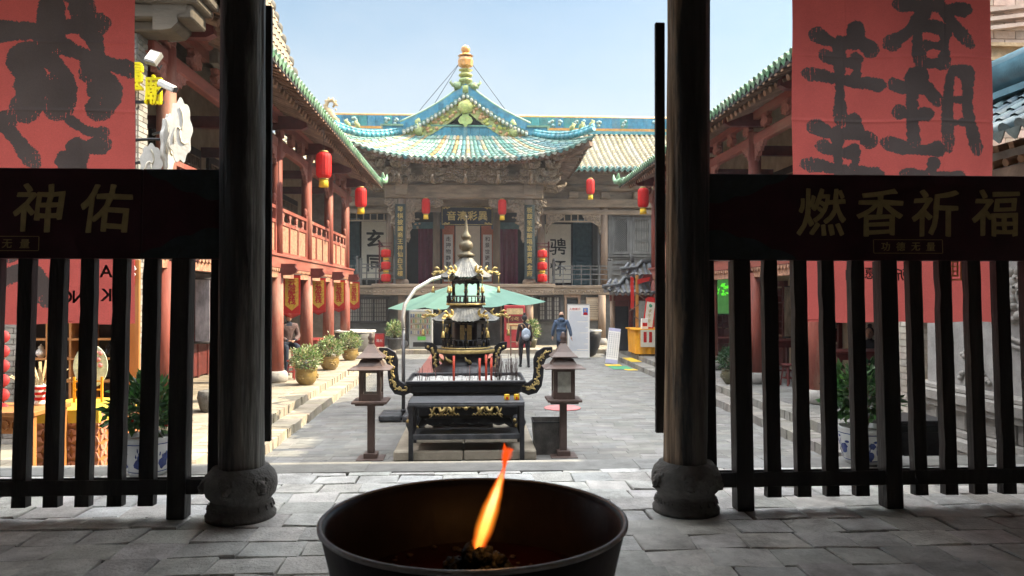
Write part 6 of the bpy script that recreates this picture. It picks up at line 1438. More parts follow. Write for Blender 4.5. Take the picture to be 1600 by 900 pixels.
t = thing('streamer', 'long thin red streamer beside the narrow painted scroll', 'streamer', (-4.90,12.9,1.5)); m = MB(); m.grid(lambda u, v: (.05*(u-.5), .02*math.sin(v*12), 1.35*v), 2, 16); m.build('cloth', m_flagred, t); m = MB(); m.tube([(-.05,0,1.35),(.05,0,1.35)], .01, 6); m.build('streamer_rod', m_darkwood, t)
# shop by the left fence
m_owood = mat('orange_shop_wood', (.36,.15,.045), .5, .3, 5, .15, 30, st=(1,1,.2))
t = thing('door_plank', 'orange brown wooden door plank with blue cloud ornament behind the left fence', 'door', (-4.63,10.36,.3))
m = MB(); m.bb(-.085,.085,0,.05,.0,2.5); m.build('plank', m_owood, t, bevel=.005)
m = MB(); m.bb(-.13,.03,-.02,-.001,2.16,2.52); q = m.build('red_backing', m_kred, t)
m = MB(); m.prism([(-.10,0),(-.06,.04),(.0,.06),(.05,.13),(.02,.17),(.06,.2),(.02,.27),(-.06,.27),(-.1,.33)], (0,-.03,2.17), (1,0,0), (0,0,1), (0,.008,0)); q = m.build('cloud_ornament', m_white, q)
t_ = MB(); t_.prism([(-.09,.04),(-.05,.08),(.0,.1),(.03,.14),(0,.17),(.03,.2),(0,.23),(-.05,.24),(-.09,.28)], (0,-.036,2.17), (1,0,0), (0,0,1), (0,.005,0)); t_.build('blue_inlay', mat('ornament_blue', (.12,.2,.5), .5, .3, 30), q)
t = thing('goods_shelf', 'wooden grid shelf of pigeonholes behind the left fence under the red banner', 'shelf', (-5.35,10.28,.3))
m = MB(); m.bb(-.62,.62,.10,.13,0,1.72); m.build('back_board', m_darkwood, t)
m = MB()
for z in (.86,1.16,1.42,1.66): m.bb(-.62,.62,-.12,.099,z,z+.025)
m.bb(-.62,.62,-.12,.099,0,.05); m.build('shelf_board', m_owood, t)
m = MB()
for x in (-.61,-.30,.0,.26,.60): m.bb(x-.014,x+.014,-.119,.098,.05,1.70)
m.build('upright', m_owood, t)
for x, z, mm, lab in ((-.45,.885,m_brass,'small brass jar in the lower left pigeonhole of the shop shelf'),(-.44,1.185,m_white,'small white jar in the upper left pigeonhole of the shop shelf'),(.44,1.185,m_iron,'black jar in the right pigeonhole of the shop shelf'),(.12,.885,m_por,'pale jar in the middle pigeonhole of the shop shelf')):
    q = thing('jar', lab, 'jar', (-5.35+x,10.28,.3+z)); m = MB(); m.lathe([(.03,0),(.06,.04),(.065,.08),(.03,.12),(.035,.13)], n=16); m.build('body', mm, q); m = MB(); m.lathe([(.036,.131),(.03,.15),(.008,.165),(.01,.18),(0,.182)], n=12); m.build('lid', mm, q)
t = thing('carved_table', 'orange brown table with carved apron behind the left fence', 'table', (-5.0,8.2,.3))
m = MB(); m.bb(-.52,.52,-.35,.35,.78,.83); m.build('tabletop', m_owood, t, bevel=.008)
m = MB(); m.bb(-.44,.44,-.3,-.28,.60,.775)
for k in range(9): m.tube([(-.4+k*.1+.035*math.cos(a), -.305, .69+.05*math.sin(a)) for a in [6.283*i/10 for i in range(11)]], .008, 5)
m.build('carved_apron', m_owood, t)
for sx in (-1,1):
    for sy in (-1,1): m = MB(); m.bb(sx*.46-.03,sx*.46+.03,sy*.29-.03,sy*.29+.03,0,.78); m.build('leg', m_owood, t)
t = thing('lattice_counter', 'counter with petal lattice front and bright yellow cloth top behind the left fence', 'counter', (-4.55,9.0,.3))
m = MB(); m.bb(-.4,.36,-.45,.5,0,.72); bd = m.build('body', m_owood, t)
m = MB()
for i in range(5):
    for j in range(4):
        cy, cz = -.36+i*.18, .1+j*.18
        for k in range(4):
            a = math.pi/4+k*math.pi/2; dx, dz = math.cos(a), math.sin(a)
            m.prism([(0,0),(.045,.028),(.11,0),(.045,-.028)], (.362,cy,cz), (0,dx,dz), (0,-dz,dx), (.02,0,0))
            m.prism([(0,0),(.045,.028),(.11,0),(.045,-.028)], (-.3+i*.15,-.452,cz), (dx,0,dz), (-dz,0,dx), (0,-.02,0))
m.build('petal_lattice', mat('pink_lattice_wood', (.45,.2,.13), .6, .3, 8, .1), t)
m = MB(); m.grid(lambda u, v: (-.42+.80*u, -.48+1.0*v, .745+.004*math.sin(u*9+v*11)), 16, 16); m.bb(-.42,.38,-.48,-.47,.60,.742); m.bb(.371,.38,-.469,.52,.60,.742); m.build('yellow_cloth', mat('yellow_table_cloth', (.6,.41,.04), .8, .1, 6, .1), t)
t = thing('stick_vase', 'red and white vase on the carved table behind the left fence', 'vase', (-4.71,8.35,1.132))
m = MB(); m.lathe([(.05,0),(.06,.02),(.04,.06),(.05,.12),(.075,.22),(.07,.22),(.0,.1)], n=18); v_ = m.build('body', m_white, t)
m = MB()
for zz, rr in ((.05,.047),(.11,.053),(.17,.068)): m.lathe([(rr,zz),(rr+.004,zz+.01),(rr+.004,zz+.025),(rr,zz+.035)], n=18, close=False)
m.build('red_band', m_redcotton, v_)
rnd = random.Random(6)
for k in range(16):
    m = MB(); a = -1.1 + 2.2*k/15; l = rnd.uniform(.30,.42); dx = math.sin(a)*l; dz = math.cos(a)*l*.9; dy = rnd.uniform(-.08,.08)
    m.beam((0,0,.0),(dx*1.0,dy,dz),.028,.006)
    tag(m.build('bamboo_stick', mat('bamboo', (.55,.42,.24), .7, .2, 8) if k == 0 else bpy.data.materials['bamboo'], None, (-4.71+.01*(k % 3),8.35,1.27)), 'flat pale bamboo fortune stick fanning out of the red and white vase', 'fortune stick', 'fortune sticks in the vase')
t = thing('round_fan', 'round painted flower fan on a yellow stand upon the lattice counter', 'fan', (-4.58,9.15,1.05))
m = MB(); m.prism([(.20*math.cos(6.283*i/28), .30+.26*math.sin(6.283*i/28)) for i in range(28)], (0,0,.12), (1,0,0), (0,0,1), (0,.012,0)); f_ = m.build('fan_leaf', mat('painted_silk', (.55,.6,.45), .8, .5, 9, 0), t)
m = MB(); rnd = random.Random(2)
for k in range(16): m.blob((rnd.uniform(-.13,.13),-.005,.12+.30+rnd.uniform(-.17,.17)), (.03,.004,.025), 8, 4, jit=.3)
m.build('painted_blossom', mat('blossom_pink', (.6,.25,.25), .8, .3, 20), f_)
m = MB()
for x in (-.16,.16): m.bb(x-.012,x+.012,-.06,-.04,0,.3)
for z in (.04,.14,.24): m.bb(-.16,.16,-.062,-.042,z,z+.018)
m.build('stand', m_ocloth, t)
t = thing('fan_garland', 'vertical garland of overlapping red discs at the left edge of the view', 'garland', (-5.03,8.22,1.0))
for k in range(6): m = MB(); m.lathe([(.065,-.01),(.072,0),(.065,.012),(0,.02)], n=20); o_ = m.build('disc', m_kred, t); o_.location = (.0,0,.1+.155*k); o_.rotation_euler = (R(80),0,R(15))
m = MB(); m.tube([(0,.03,0),(0,.03,1.6)], .006, 5); m.build('string', m_ink, t)
# signs and lamps on the brick wall end
t = thing('wall_sign', 'bright yellow raised characters on the grey brick wall end', 'sign', (-4.55,10.40,5.0))
m = MB(); write(m, '靈', (-.08,-.03,.30), .42, off=.02, ext=.03, sx=.62); write(m, '廟', (.18,-.03,.12), .42, off=.02, ext=.03, sx=.55); m.build('yellow_lettering', mat('yellow_acrylic', (.85,.7,.0), .4, .08, 9, 0), t)
m = MB(); m.bb(-.2,.3,-.002,.03,-.06,-.02); m.build('mounting_bar', m_iron, t)
t = thing('flood_light', 'small grey flood light bracketed above the yellow characters', 'lamp', (-4.30,10.2,5.5)); M = Matrix.Rotation(R(-25), 3, 'X') @ Matrix.Rotation(R(20), 3, 'Y')
m = MB(); m.box((0,0,0), (.17,.08,.2), M); m.build('housing', mat('pale_grey_metal', (.22,.215,.2), .5, .1, 5, 0), t, bevel=.008)
m = MB(); m.box(tuple(M @ Vector((0,-.045,0))), (.14,.008,.15), M); m.build('lens', m_white, t)
m = MB(); m.tube([(0,.03,-.05),(0,.18,-.1),(0,.26,-.02)], .012, 6); m.build('bracket', m_iron, t)
t = thing('security_camera', 'white bullet security camera on the red column by the wall end', 'camera', (-4.08,10.1,5.1))
m = MB(); M = Matrix.Rotation(R(25), 3, 'Y') @ Matrix.Rotation(R(12), 3, 'X'); m.box((0,0,0), (.24,.10,.09), M); m.build('housing', m_white, t, bevel=.02)
m = MB(); m.box(tuple(M @ Vector((.122,0,0))), (.012,.085,.075), M); m.build('lens', m_iron, t)
m = MB(); m.tube([(-.08,.04,-.02),(-.2,.2,-.05),(-.3,.4,.0)], .016, 6); m.build('bracket', m_iron, t)
m_signwhite = mat('weathered_white', (.5,.49,.46), .7, .2, 8, .2, 30, dirt=.5, dirtcol=(.3,.28,.25))
def cloud_sign(x, y, z, w_, h, rz, label):
    t = thing('cloud_sign', label, 'sign', (x, y, z), rz)
    poly = [(w_/2*math.cos(a)*(1+.09*math.sin(9*a+1)), h/2*math.sin(a)*(1+.07*math.sin(9*a))) for a in [6.283*i/90 for i in range(90)]]
    m = MB(); m.prism(poly, (0,-.03,0), (1,0,0), (0,0,1), (0,.06,0)); m.build('panel', m_signwhite, t, bevel=.008)
    m = MB()
    for k in range(9): m.tube([(w_*(.36*math.cos(k*2.1+.4*j)*j/4), -.036, h*(.38*math.sin(k*2.1+.4*j)*j/4)) for j in range(5)], .010, 5)
    m.build('relief_petals', m_paper, t)
    m = MB(); m.tube([(0,.03,.05),(-.1,.2,.05),(-.3,.5,.02)], .02, 6); m.build('bracket', m_iron, t)
cloud_sign(-3.83,9.9,4.46,.27,.80,R(25),'large white cloud shaped hanging sign in the sun beside the left hall column')
cloud_sign(-4.02,10.0,4.32,.2,.72,R(62),'slim white sign panel seen nearly edge-on left of the cloud shaped sign')
cloud_sign(-4.2,9.9,4.02,.24,.5,R(30),'small white sign panel lowest on the brick wall, cut by the header board')
# ---------------------------------------------------------------- right wing: tables, stools, scrolls, screen
rtable(7.15,17.4,.3,1.0,.8,.95,'dark red side table by the second shaded column',m_darkred)
rtable(7.45,14.1,.3,1.3,.8,.95,'dark red tea table where a dark dressed person sits',m_darkred)
rtable(7.1,21.0,.3,.9,.7,.8,'dark red table under the green screen in the shaded wing',m_darkred)
stool(7.0,16.3,.3,'dark red stool in front of the side table in the shaded wing',m_darkred,.48)
stool(7.75,13.5,.3,'dark red stool before the tea table near the dark dressed person',m_darkred,.48)
t = thing('picture_screen', 'bright green leaf picture screen in the shaded wing', 'screen', (6.9,20.6,1.75)); m = MB(); m.bb(-.36,.36,0,.05,0,1.05); m.build('frame', m_darkwood, t)
m = MB(); m.bb(-.32,.32,-.008,-.001,.04,1.0); p_ = m.build('screen', mat('green_picture', (.05,.12,.04), .4, .4, 5, 0, emit=(.05,.16,.04), estr=.3), t)
m = MB(); leaves(m, (0,-.03,.68), (.16,.01,.2), 26, .16, .05, ((1,1,1),), .2, 0, 4); m.build('leaf_picture', mat('bright_leaf_picture', (.1,.5,.05), .5, .1, emit=(.12,.75,.04), estr=.3), p_)
scroll(7.79,18.0,1.27,.3,1.25,'narrow ink plant scroll beside a red streamer in the shaded wing','',.1,.1,paper=mat('ink_plant_scroll', (.5,.45,.33), .9, .55, 4, 0, st=(2,1,.6)))
scroll(7.43,18.9,1.3,.3,.95,'dark red board with four pale characters behind the shaded column','寶萬景宝',.17,.2,top=.16,paper=m_darkred,colr=m_white,off=.012,name='lettered_board')
for x, y, w_, h, z, lab in ((7.3,20.9,.55,.55,2.1,'cream square calligraphy sheet high on the shaded wing wall'),(8.3,17.2,.5,1.1,1.5,'cream scroll left of the seated dark figure'),(8.55,15.4,.5,1.2,1.3,'cream scroll right of the seated dark figure')): scroll(x,y,z,w_,h,lab,'福' if w_ == .55 and h == .55 else '', .3,.2,top=.28)
t = thing('streamer', 'red streamer hanging beside the ink plant scroll in the shaded wing', 'streamer', (7.7,17.3,1.25)); m = MB(); m.grid(lambda u, v: (.09*(u-.5)*(1+.4*math.sin(v*22)), .03*math.sin(v*12), 1.5*v), 2, 24); m.build('cloth', m_flagred, t); m = MB(); m.tube([(-.05,0,1.5),(.05,0,1.5)], .01, 6); m.build('streamer_rod', m_darkwood, t)
t = thing('streamer', 'red streamer hanging right of the green screen', 'streamer', (6.95,19.5,1.55)); m = MB(); m.grid(lambda u, v: (.09*(u-.5)*(1+.4*math.sin(v*22)), .03*math.sin(v*12), 1.4*v), 2, 24); m.build('cloth', m_flagred, t); m = MB(); m.tube([(-.05,0,1.4),(.05,0,1.4)], .01, 6); m.build('streamer_rod', m_darkwood, t)
t = thing('column_curtain', 'faded red cloth curtain with fringed valance tied to the nearest right wing column', 'curtain', (6.36,10.3,.5))
m = MB(); m.grid(lambda u, v: (-.10+.24*u, .05*math.sin(u*17)+.0, 1.62*v), 30, 6); m.build('drape', mat('faded_red_cloth', (.33,.10,.09), .9, .2, 5, .1, trans=.3), t)
m = MB(); m.prism([(-.5,0),(-.42,-.02),(-.1,.5),(-.1,.75)], (0,-.06,1.15), (1,0,0), (0,0,1), (0,.02,0)); m.build('valance', m_flagred, t); m = MB(); m.tube([(-.5,0,1.92),(.2,0,1.92)], .014, 6); m.build('curtain_rod', m_darkwood, t)
t = thing('black_cabinet', 'low black cabinet behind the right fence beside the porcelain pot', 'cabinet', (4.45,7.45,.0)); m = MB(); m.bb(-.26,.26,-.2,.25,0,1.02); m.build('body', mat('matt_black_cabinet', (.02,.024,.026), .6, .2), t, bevel=.008); m = MB(); m.bb(-.3,.3,-.24,.29,1.021,1.07); m.build('top', m_iron, t, bevel=.006)
m = MB(); m.bb(-.2,.2,-.212,-.201,.3,.95); d = m.build('door', m_iron, t); m = MB(); m.blob((.14,-.22,.65), .014, 8, 6); m.build('handle', m_gold, d)
t = thing('grey_rack', 'thin grey metal rack standing beside the red curtain', 'rack', (5.95,10.2,.3))
for x in (-.12,.12): m = MB(); m.bb(x-.015,x+.015,-.015,.015,0,1.5); m.build('upright', m_brown, t)
m = MB()
for z in (.3,.7,1.1,1.45): m.bb(-.105,.105,-.012,.012,z,z+.02)
m.build('rung', m_brown, t)

# ---------------------------------------------------------------- people
def skin_mesh(name, P, E, mt, parent=None, root=0, sub=2):
    """P: list of (x,y,z,rx,ry); E: edges; one continuous skinned surface"""
    me = bpy.data.meshes.new(name); me.from_pydata([p[:3] for p in P], E, []); o = bpy.data.objects.new(name, me); COL.objects.link(o)
    sk = o.modifiers.new('skin', 'SKIN'); sk.use_smooth_shade = True
    lay = me.skin_vertices[0] if me.skin_vertices else None
    if lay is None:
        bm = bmesh_new(me); lay = me.skin_vertices[0]
    for i, p in enumerate(P): lay.data[i].radius = (p[3], p[4]); lay.data[i].use_root = (i == root)
    sb = o.modifiers.new('sub', 'SUBSURF'); sb.levels = sub; sb.render_levels = sub
    dg = bpy.context.evaluated_depsgraph_get(); n = bpy.data.meshes.new_from_object(o.evaluated_get(dg), depsgraph=dg)
    bpy.data.objects.remove(o); n.materials.clear(); n.materials.append(mt); n.name = name
    for p in n.polygons: p.use_smooth = True
    r = bpy.data.objects.new(name, n); COL.objects.link(r)
    if parent: r.parent = parent
    return r
def bmesh_new(me):
    import bmesh
    b = bmesh.new(); b.from_mesh(me); b.verts.layers.skin.verify(); b.to_mesh(me); b.free()
m_skin = mat('skin', (.42,.25,.17), .6, .1, 9, .05); m_hair = mat('black_hair', (.012,.011,.011), .6, .2, 30, .3, 80)
def hand(m, w_, d, s):
    w_ = Vector(w_); d = Vector(d).normalized(); q = d.cross(Vector((0,1,0)));
    if q.length < .1: q = Vector((1,0,0))
    q.normalize(); r = q.cross(d)
    m.tube([w_, w_ + d*.04, w_ + d*.085], [.022,.036,.036], 8, sq=.55)
    for k, L in enumerate((.065,.078,.072,.055)):
        o = w_ + d*.08 + r*(-.027+.018*k); m.tube([o, o + d*L*.5 + q*.006, o + d*L*.85 + q*.022], [.0095,.009,.006], 6)
    o = w_ + d*.025 + r*-.034; m.tube([o, o + d*.03 - r*.022, o + d*.062 - r*.026 + q*.008], [.011,.0105,.007], 6)
def head(t, c, yaw, hairstyle, par):
    """head, face, ears and hair at c (centre of the head); faces +Y rotated by yaw"""
    c = Vector(c); M = Matrix.Rotation(yaw, 3, 'Z'); m = MB()
    def hp(u, v):
        th = math.pi*v; ph = 6.2832*u; x = .078*math.sin(th)*math.cos(ph); y = .094*math.sin(th)*math.sin(ph); z = .118*math.cos(th)
        if z < 0: x *= 1 + z*2.0; y = y*(1+z*1.2) + (-z)*.10*(1 if y > 0 else .2)
        return c + M @ Vector((x, y, z))
    m.grid(hp, 24, 16)
    F = lambda x, y, z: c + M @ Vector((x, y, z))
    m.tube([F(0,.092,.012), F(0,.106,-.012), F(0,.116,-.03), F(0,.096,-.038)], [.007,.011,.015,.009], 7)
    for s in (-1,1): m.blob(tuple(F(s*.08,-.005,-.008)), (.013,.018,.03), 7, 6)
    m.build('head', m_skin, par)
    m = MB()
    for s in (-1,1): m.blob(tuple(F(s*.032,.086,.008)), (.014,.008,.007), 8, 5); m.tube([F(s*.015,.096,.03), F(s*.048,.086,.03)], .004, 5)
    m.build('eyes', m_ink, par); m = MB(); m.tube([F(-.024,.096,-.058), F(0,.104,-.06), F(.024,.096,-.058)], .005, 6); m.build('mouth', mat('lips', (.35,.14,.12), .5, .1), par)
    m = MB()
    if hairstyle == 'bun':
        m.grid(lambda u, v: c + M @ Vector((.086*math.sin(math.pi*v*.62)*math.cos(6.283*u), -.012 + .102*math.sin(math.pi*v*.62)*math.sin(6.283*u)*(1 if math.sin(6.283*u) < 0 else .82), .012 + .122*math.cos(math.pi*v*.62))), 24, 10)
        m.blob(tuple(F(0,-.03,.15)), (.045,.045,.04), 10, 8, jit=.08); m.blob(tuple(F(0,-.075,-.03)), (.06,.04,.06), 10, 8)
    else:        # bald crown with a short fringe
        m.grid(lambda u, v: c + M @ Vector((.083*math.cos(math.pi+math.pi*u), -.006 + .100*math.sin(math.pi+math.pi*u), -.07 + .095*v - .02*abs(math.cos(math.pi*u)))), 20, 6)
    m.build('hair', m_hair, par)
def walker(name, label, x, y, h, rz, top, trousers, arm, stride, hairstyle, coat_len, hood=False, girth=1.0):
    t = thing('person', label, 'person', (x, y, 0), rz); S = h/1.70; g = girth
    a, b_ = stride, -stride
    #       0 pelvis      1 waist   2 chest   3 shoulders base   4 neck   5 head base
    P = [(0,0,.93,.15*g,.105*g),(0,0,1.08,.14*g,.10*g),(0,0,1.25,.155*g,.105*g),(0,0,1.38,.12*g,.085*g),(0,0,1.46,.052,.052),(0,.01,1.53,.045,.05)]
    E = [(0,1),(1,2),(2,3),(3,4),(4,5)]
    hands = []
    for s, f_, ar in ((-1,a,arm[0]),(1,b_,arm[1])):
        i = len(P); P += [(s*.10,0,.86,.095,.10),(s*.105,f_*.45,.49,.062,.066),(s*.11,f_*.8-.02,.10,.042,.045),(s*.115,f_*.8+.10,.04,.04,.032)]; E += [(0,i),(i,i+1),(i+1,i+2),(i+2,i+3)]
        i = len(P); sh = Vector((s*.175*g,0,1.37)); el = sh + Vector(ar[0]); wr = el + Vector(ar[1])
        P += [(*sh,.062,.06),(*el,.046,.046),(*wr,.031,.03)]; E += [(3,i),(i,i+1),(i+1,i+2)]; hands.append((wr, (wr-el).normalized(), s))
    bd = skin_mesh('body', [(p[0]*S,p[1]*S,p[2]*S,p[3]*S,p[4]*S) for p in P], E, trousers, t)
    q = .014
    Pc = [(0,0,coat_len,.17*g,.13*g),(0,0,.95,.165*g,.125*g),(0,0,1.1,.155*g,.12*g),(0,0,1.25,.17*g,.125*g),(0,0,1.385,.13*g,.10*g),(0,0,1.45,.07,.07)]
    Ec = [(0,1),(1,2),(2,3),(3,4),(4,5)]
    for k, s in enumerate((-1,1)):
        i = len(Pc); sh = Vector((s*.18*g,0,1.37)); el = sh + Vector(arm[k][0]); wr = el + Vector(arm[k][1])*.96
        Pc += [(*sh,.075*g,.072*g),(*el,.062*g,.06*g),(*wr,.05*g,.05*g)]; Ec += [(4,i),(i,i+1),(i+1,i+2)]
    skin_mesh('jacket', [(p[0]*S,p[1]*S,p[2]*S,p[3]*S,p[4]*S) for p in Pc], Ec, top, t, root=1)
    head(t, (0, .015*S, 1.60*S), 0, hairstyle, t)
    m = MB()
    for wr, d, s in hands: hand(m, wr*S, d, s)
    m.build('hands', m_skin, t)
    for s, f_ in ((-1,a),(1,b_)):
        m = MB(); m.tube([Vector((s*.113,f_*.8-.06,.045))*S, Vector((s*.114,f_*.8+.02,.055))*S, Vector((s*.115,f_*.8+.12,.042))*S, Vector((s*.116,f_*.8+.17,.035))*S], [.04,.045,.045,.03], 10, sq=.8); m.build('shoe', m_iron, t)
    if hood: m = MB(); m.blob((0,-.09*S,1.44*S), (.13,.07,.08), 14, 8, jit=.04); m.build('hood', top, t)
    return t, S
m_coat1 = mat('dark_brown_coat', (.045,.028,.028), .9, .25, 8, .4, 12, bdist=.02); m_trou = mat('black_trousers', (.02,.02,.024), .9, .2, 8, .4, 10, bdist=.02)
m_coat2 = mat('blue_grey_coat', (.045,.075,.13), .8, .3, 7, .6, 9, bdist=.03); m_navy = mat('navy_trousers', (.018,.024,.04), .9, .2, 8, .3, 10)
walker('person','woman with hair in a bun in dark coat and black trousers walking toward the stage',1.60,23.75,1.66,R(8),m_coat1,m_trou,(((-.05,.02,-.29),(-.02,.06,-.25)),((.05,-.02,-.29),(.0,.08,-.24))),.14,'bun',.80,girth=.92)
t = thing('backpack', 'pale grey blue backpack on the back of the woman in the dark coat', 'backpack', (1.64,23.56,1.06),R(8))
m = MB(); m.blob((0,0,0), (.15,.085,.20), 16, 12, jit=.03); m.build('bag', mat('grey_blue_bag', (.28,.33,.4), .8, .3, 10, .4, 20), t); m = MB(); m.blob((0,-.07,-.07), (.10,.03,.08), 12, 8); m.build('front_pocket', mat('pale_bag', (.36,.4,.46), .8, .2), t)
m = MB()
for s in (-1,1): m.tube([(s*.09,.04,.17),(s*.12,.10,.28),(s*.12,.2,.30)], .018, 6)
m.tube([(.09,.06,.1),(-.05,.06,.32),(-.13,.1,.36)], .012, 6); m.build('strap', mat('tan_strap', (.35,.22,.12), .8, .1), t)
walker('person','balding man in a hooded blue grey coat walking away from the hall',3.05,26.0,1.70,R(-12),m_coat2,m_navy,(((-.085,-.03,-.28),(-.03,.07,-.24)),((.10,-.05,-.27),(.05,-.02,-.25))),.12,'bald',.66,hood=True,girth=1.12)
def sitter(label, x, y, z, rz, top, trousers, seat=.45):
    t = thing('person', label, 'person', (x, y, z), rz); s0 = seat
    P = [(0,0,s0+.09,.15,.12),(0,.0,s0+.25,.145,.12),(0,.05,s0+.45,.16,.12),(0,.08,s0+.58,.12,.09),(0,.11,s0+.66,.052,.052),(0,.13,s0+.72,.045,.05)]
    E = [(0,1),(1,2),(2,3),(3,4),(4,5)]; hands = []
    for s in (-1,1):
        i = len(P); P += [(s*.11,.08,s0+.07,.1,.1),(s*.15,.43,s0+.05,.075,.075),(s*.14,.40,.12,.05,.05),(s*.14,.52,.04,.045,.035)]; E += [(0,i),(i,i+1),(i+1,i+2),(i+2,i+3)]
        i = len(P); P += [(s*.18,.08,s0+.57,.065,.065),(s*.24,.12,s0+.29,.05,.05),(s*.08,.34,s0+.20,.034,.034)]; E += [(3,i),(i,i+1),(i+1,i+2)]; hands.append((Vector((s*.08,.34,s0+.20)), Vector((-s*.6,.4,-.1)), s))
    skin_mesh('body', P, E, trousers, t)
    Pc = [(0,-.01,s0+.04,.17,.14),(0,0,s0+.22,.165,.135),(0,.05,s0+.44,.175,.135),(0,.08,s0+.58,.135,.10),(0,.10,s0+.64,.07,.07)]; Ec = [(0,1),(1,2),(2,3),(3,4)]
    for s in (-1,1): i = len(Pc); Pc += [(s*.185,.08,s0+.57,.085,.08),(s*.245,.12,s0+.29,.07,.07),(s*.1,.32,s0+.21,.052,.052)]; Ec += [(3,i),(i,i+1),(i+1,i+2)]
    skin_mesh('jacket', Pc, Ec, top, t, root=1)
    head(t, (0,.14,s0+.80), 0, 'bun', t); m = MB()
    for w_, d, s in hands: hand(m, w_, d, s)
    m.build('hands', m_skin, t)
    for s in (-1,1): m = MB(); m.tube([(s*.14,.36,.045),(s*.14,.46,.05),(s*.14,.6,.035)], [.045,.047,.03], 10, sq=.8); m.build('shoe', m_iron, t)
sitter('person in a brown padded jacket sitting on a stool, face hidden by the nearest pennant',-4.78,19.35,.3,R(-150),mat('brown_padded_jacket', (.10,.06,.055), .8, .3, 9, .8, 14, bdist=.03),m_navy, seat=.66)
sitter('dark dressed person sitting at a tea table in the shaded wing',8.05,14.75,.3,R(140),m_trou,m_trou)
stool(8.05,14.75,.3,'dark red stool under the dark dressed person',m_darkred,.45)

# ---------------------------------------------------------------- the burning bowl in front
t = thing('fire_bowl', 'wide dark bronze bowl with thin pale rim holding burning charred paste in the foreground', 'bowl', (0, 1.46, .78))
Rb = .292; zr = 1.115
prof = [(.10,.70),(.15,.705),(.195,.76),(.235,.87),(.267,1.0),(Rb,zr-.006),(Rb+.003,zr),(Rb-.004,zr+.002),(Rb-.012,zr-.012),(.255,1.0),(.224,.88),(.185,.80),(.13,.765),(0,.755)]
m = MB(); m.lathe(prof, n=96); m.build('bowl_shell', mat('dark_bronze_bowl', (.028,.018,.02), .45, .5, 7, .25, 40, metal=.25, bdist=.004, dirt=.5, dirtcol=(.012,.01,.01)), t)
m = MB(); m.tube([((Rb+.001)*math.cos(6.2832*i/96), (Rb+.001)*math.sin(6.2832*i/96), zr) for i in range(97)], .005, 8, caps=False); m.build('rim', mat('highlight_rim_metal', (.5,.5,.52), .4, .3, 30, .2, metal=.2), t)  # rim highlight put into the pale colour
m = MB(); m.lathe([(.16,0),(.17,.02),(.12,.06),(.07,.14),(.06,.4),(.08,.6),(.12,.7)], n=40); m.build('stand', m_iron, t)
m = MB(); m.lathe([(0,0),(.16,0),(.235,.003),(.25,.0)], (0,0,.985), 48, close=False); m.build('wax_pool', mat('dark_red_wax', (.05,.008,.01), .2, .4, 8, .05, spec=.5), t)
m = MB(); rnd = random.Random(21)
for k in range(90):
    a = rnd.uniform(0,6.28); q = .07*rnd.random()**.6; m.blob((.006+q*math.cos(a), -.02+q*math.sin(a), .995+.085*(1-q/.08)*rnd.random()**.6), (rnd.uniform(.008,.02),)*2+(rnd.uniform(.010,.022),), 7, 5, jit=.3)
m.build('charred_wick', mat('char', (.01,.009,.009), .6, .5, 40, .6, 90), t)
def flame_mat(name, col, st, al):
    q = bpy.data.materials.new(name); q.use_nodes = True; T = q.node_tree; T.nodes.remove(T.nodes['Principled BSDF'])
    e = T.nodes.new('ShaderNodeEmission'); tr = T.nodes.new('ShaderNodeBsdfTransparent'); mx = T.nodes.new('ShaderNodeMixShader'); tc = T.nodes.new('ShaderNodeTexCoord'); sp = T.nodes.new('ShaderNodeSeparateXYZ')
    rp = T.nodes.new('ShaderNodeValToRGB'); mr = T.nodes.new('ShaderNodeMapRange'); mr.inputs[1].default_value = 0; mr.inputs[2].default_value = .2
    L = T.links.new; L(tc.outputs['Object'], sp.inputs[0]); L(sp.outputs[2], mr.inputs[0]); L(mr.outputs[0], rp.inputs[0])
    el = rp.color_ramp.elements; el[0].position = 0; el[0].color = (*col[0],1); el[1].position = 1; el[1].color = (*col[-1],1)
    for i in range(1, len(col)-1): n_ = el.new(i/(len(col)-1)); n_.color = (*col[i],1)
    L(rp.outputs[0], e.inputs[0]); e.inputs[1].default_value = st; mx.inputs[0].default_value = al
    L(tr.outputs[0], mx.inputs[1]); L(e.outputs[0], mx.inputs[2]); L(mx.outputs[0], T.nodes['Material Output'].inputs[0]); return q
FL = thing('flame', 'tall thin yellow orange flame leaning right above the charred paste', 'flame', (.004, 1.43, 1.84))
pts = [(0,0,0),(.006,0,.015),(.015,0,.042),(.026,0,.075),(.036,0,.104),(.045,0,.132),(.052,0,.152),(.055,0,.168)]
RR = [.008,.0125,.0155,.015,.0115,.0075,.004,.002]; OUT = ((1,.10,.01),(1,.26,.02),(1,.22,.015),(1,.12,.015),(1,.08,.01)); INN = ((1,.32,.03),(1,.62,.12),(1,.8,.32),(1,.5,.06),(1,.2,.02))
def resample(P_, R_, n):
    o, q = [], []
    for i in range(n+1):
        u = (len(P_)-1)*i/n; k = min(int(u), len(P_)-2); w = u-k; w2 = w*w*(3-2*w)
        o.append(tuple(P_[k][j]*(1-w)+P_[k+1][j]*w for j in range(3))); q.append(R_[k]*(1-w2)+R_[k+1]*w2)
    return o, q
for k, (sc_, al, st_) in enumerate(((1.25,.06,.30),(1.1,.12,.36),(.95,.2,.4),(.8,.3,.45),(.64,.36,.6),(.5,.45,.9),(.36,.6,1.4))):
    P_, Q_ = resample(pts, [r*sc_ for r in RR], 24); n_ = 25 if k < 3 else 25 - 2*(k-2)
    m = MB(); m.tube(P_[:n_], Q_[:n_-1]+[.0006], 16); m.build('flame_sheath' if k < 4 else 'flame_core', flame_mat('flame_layer_%d' % k, OUT if k < 4 else INN, st_, al), FL)
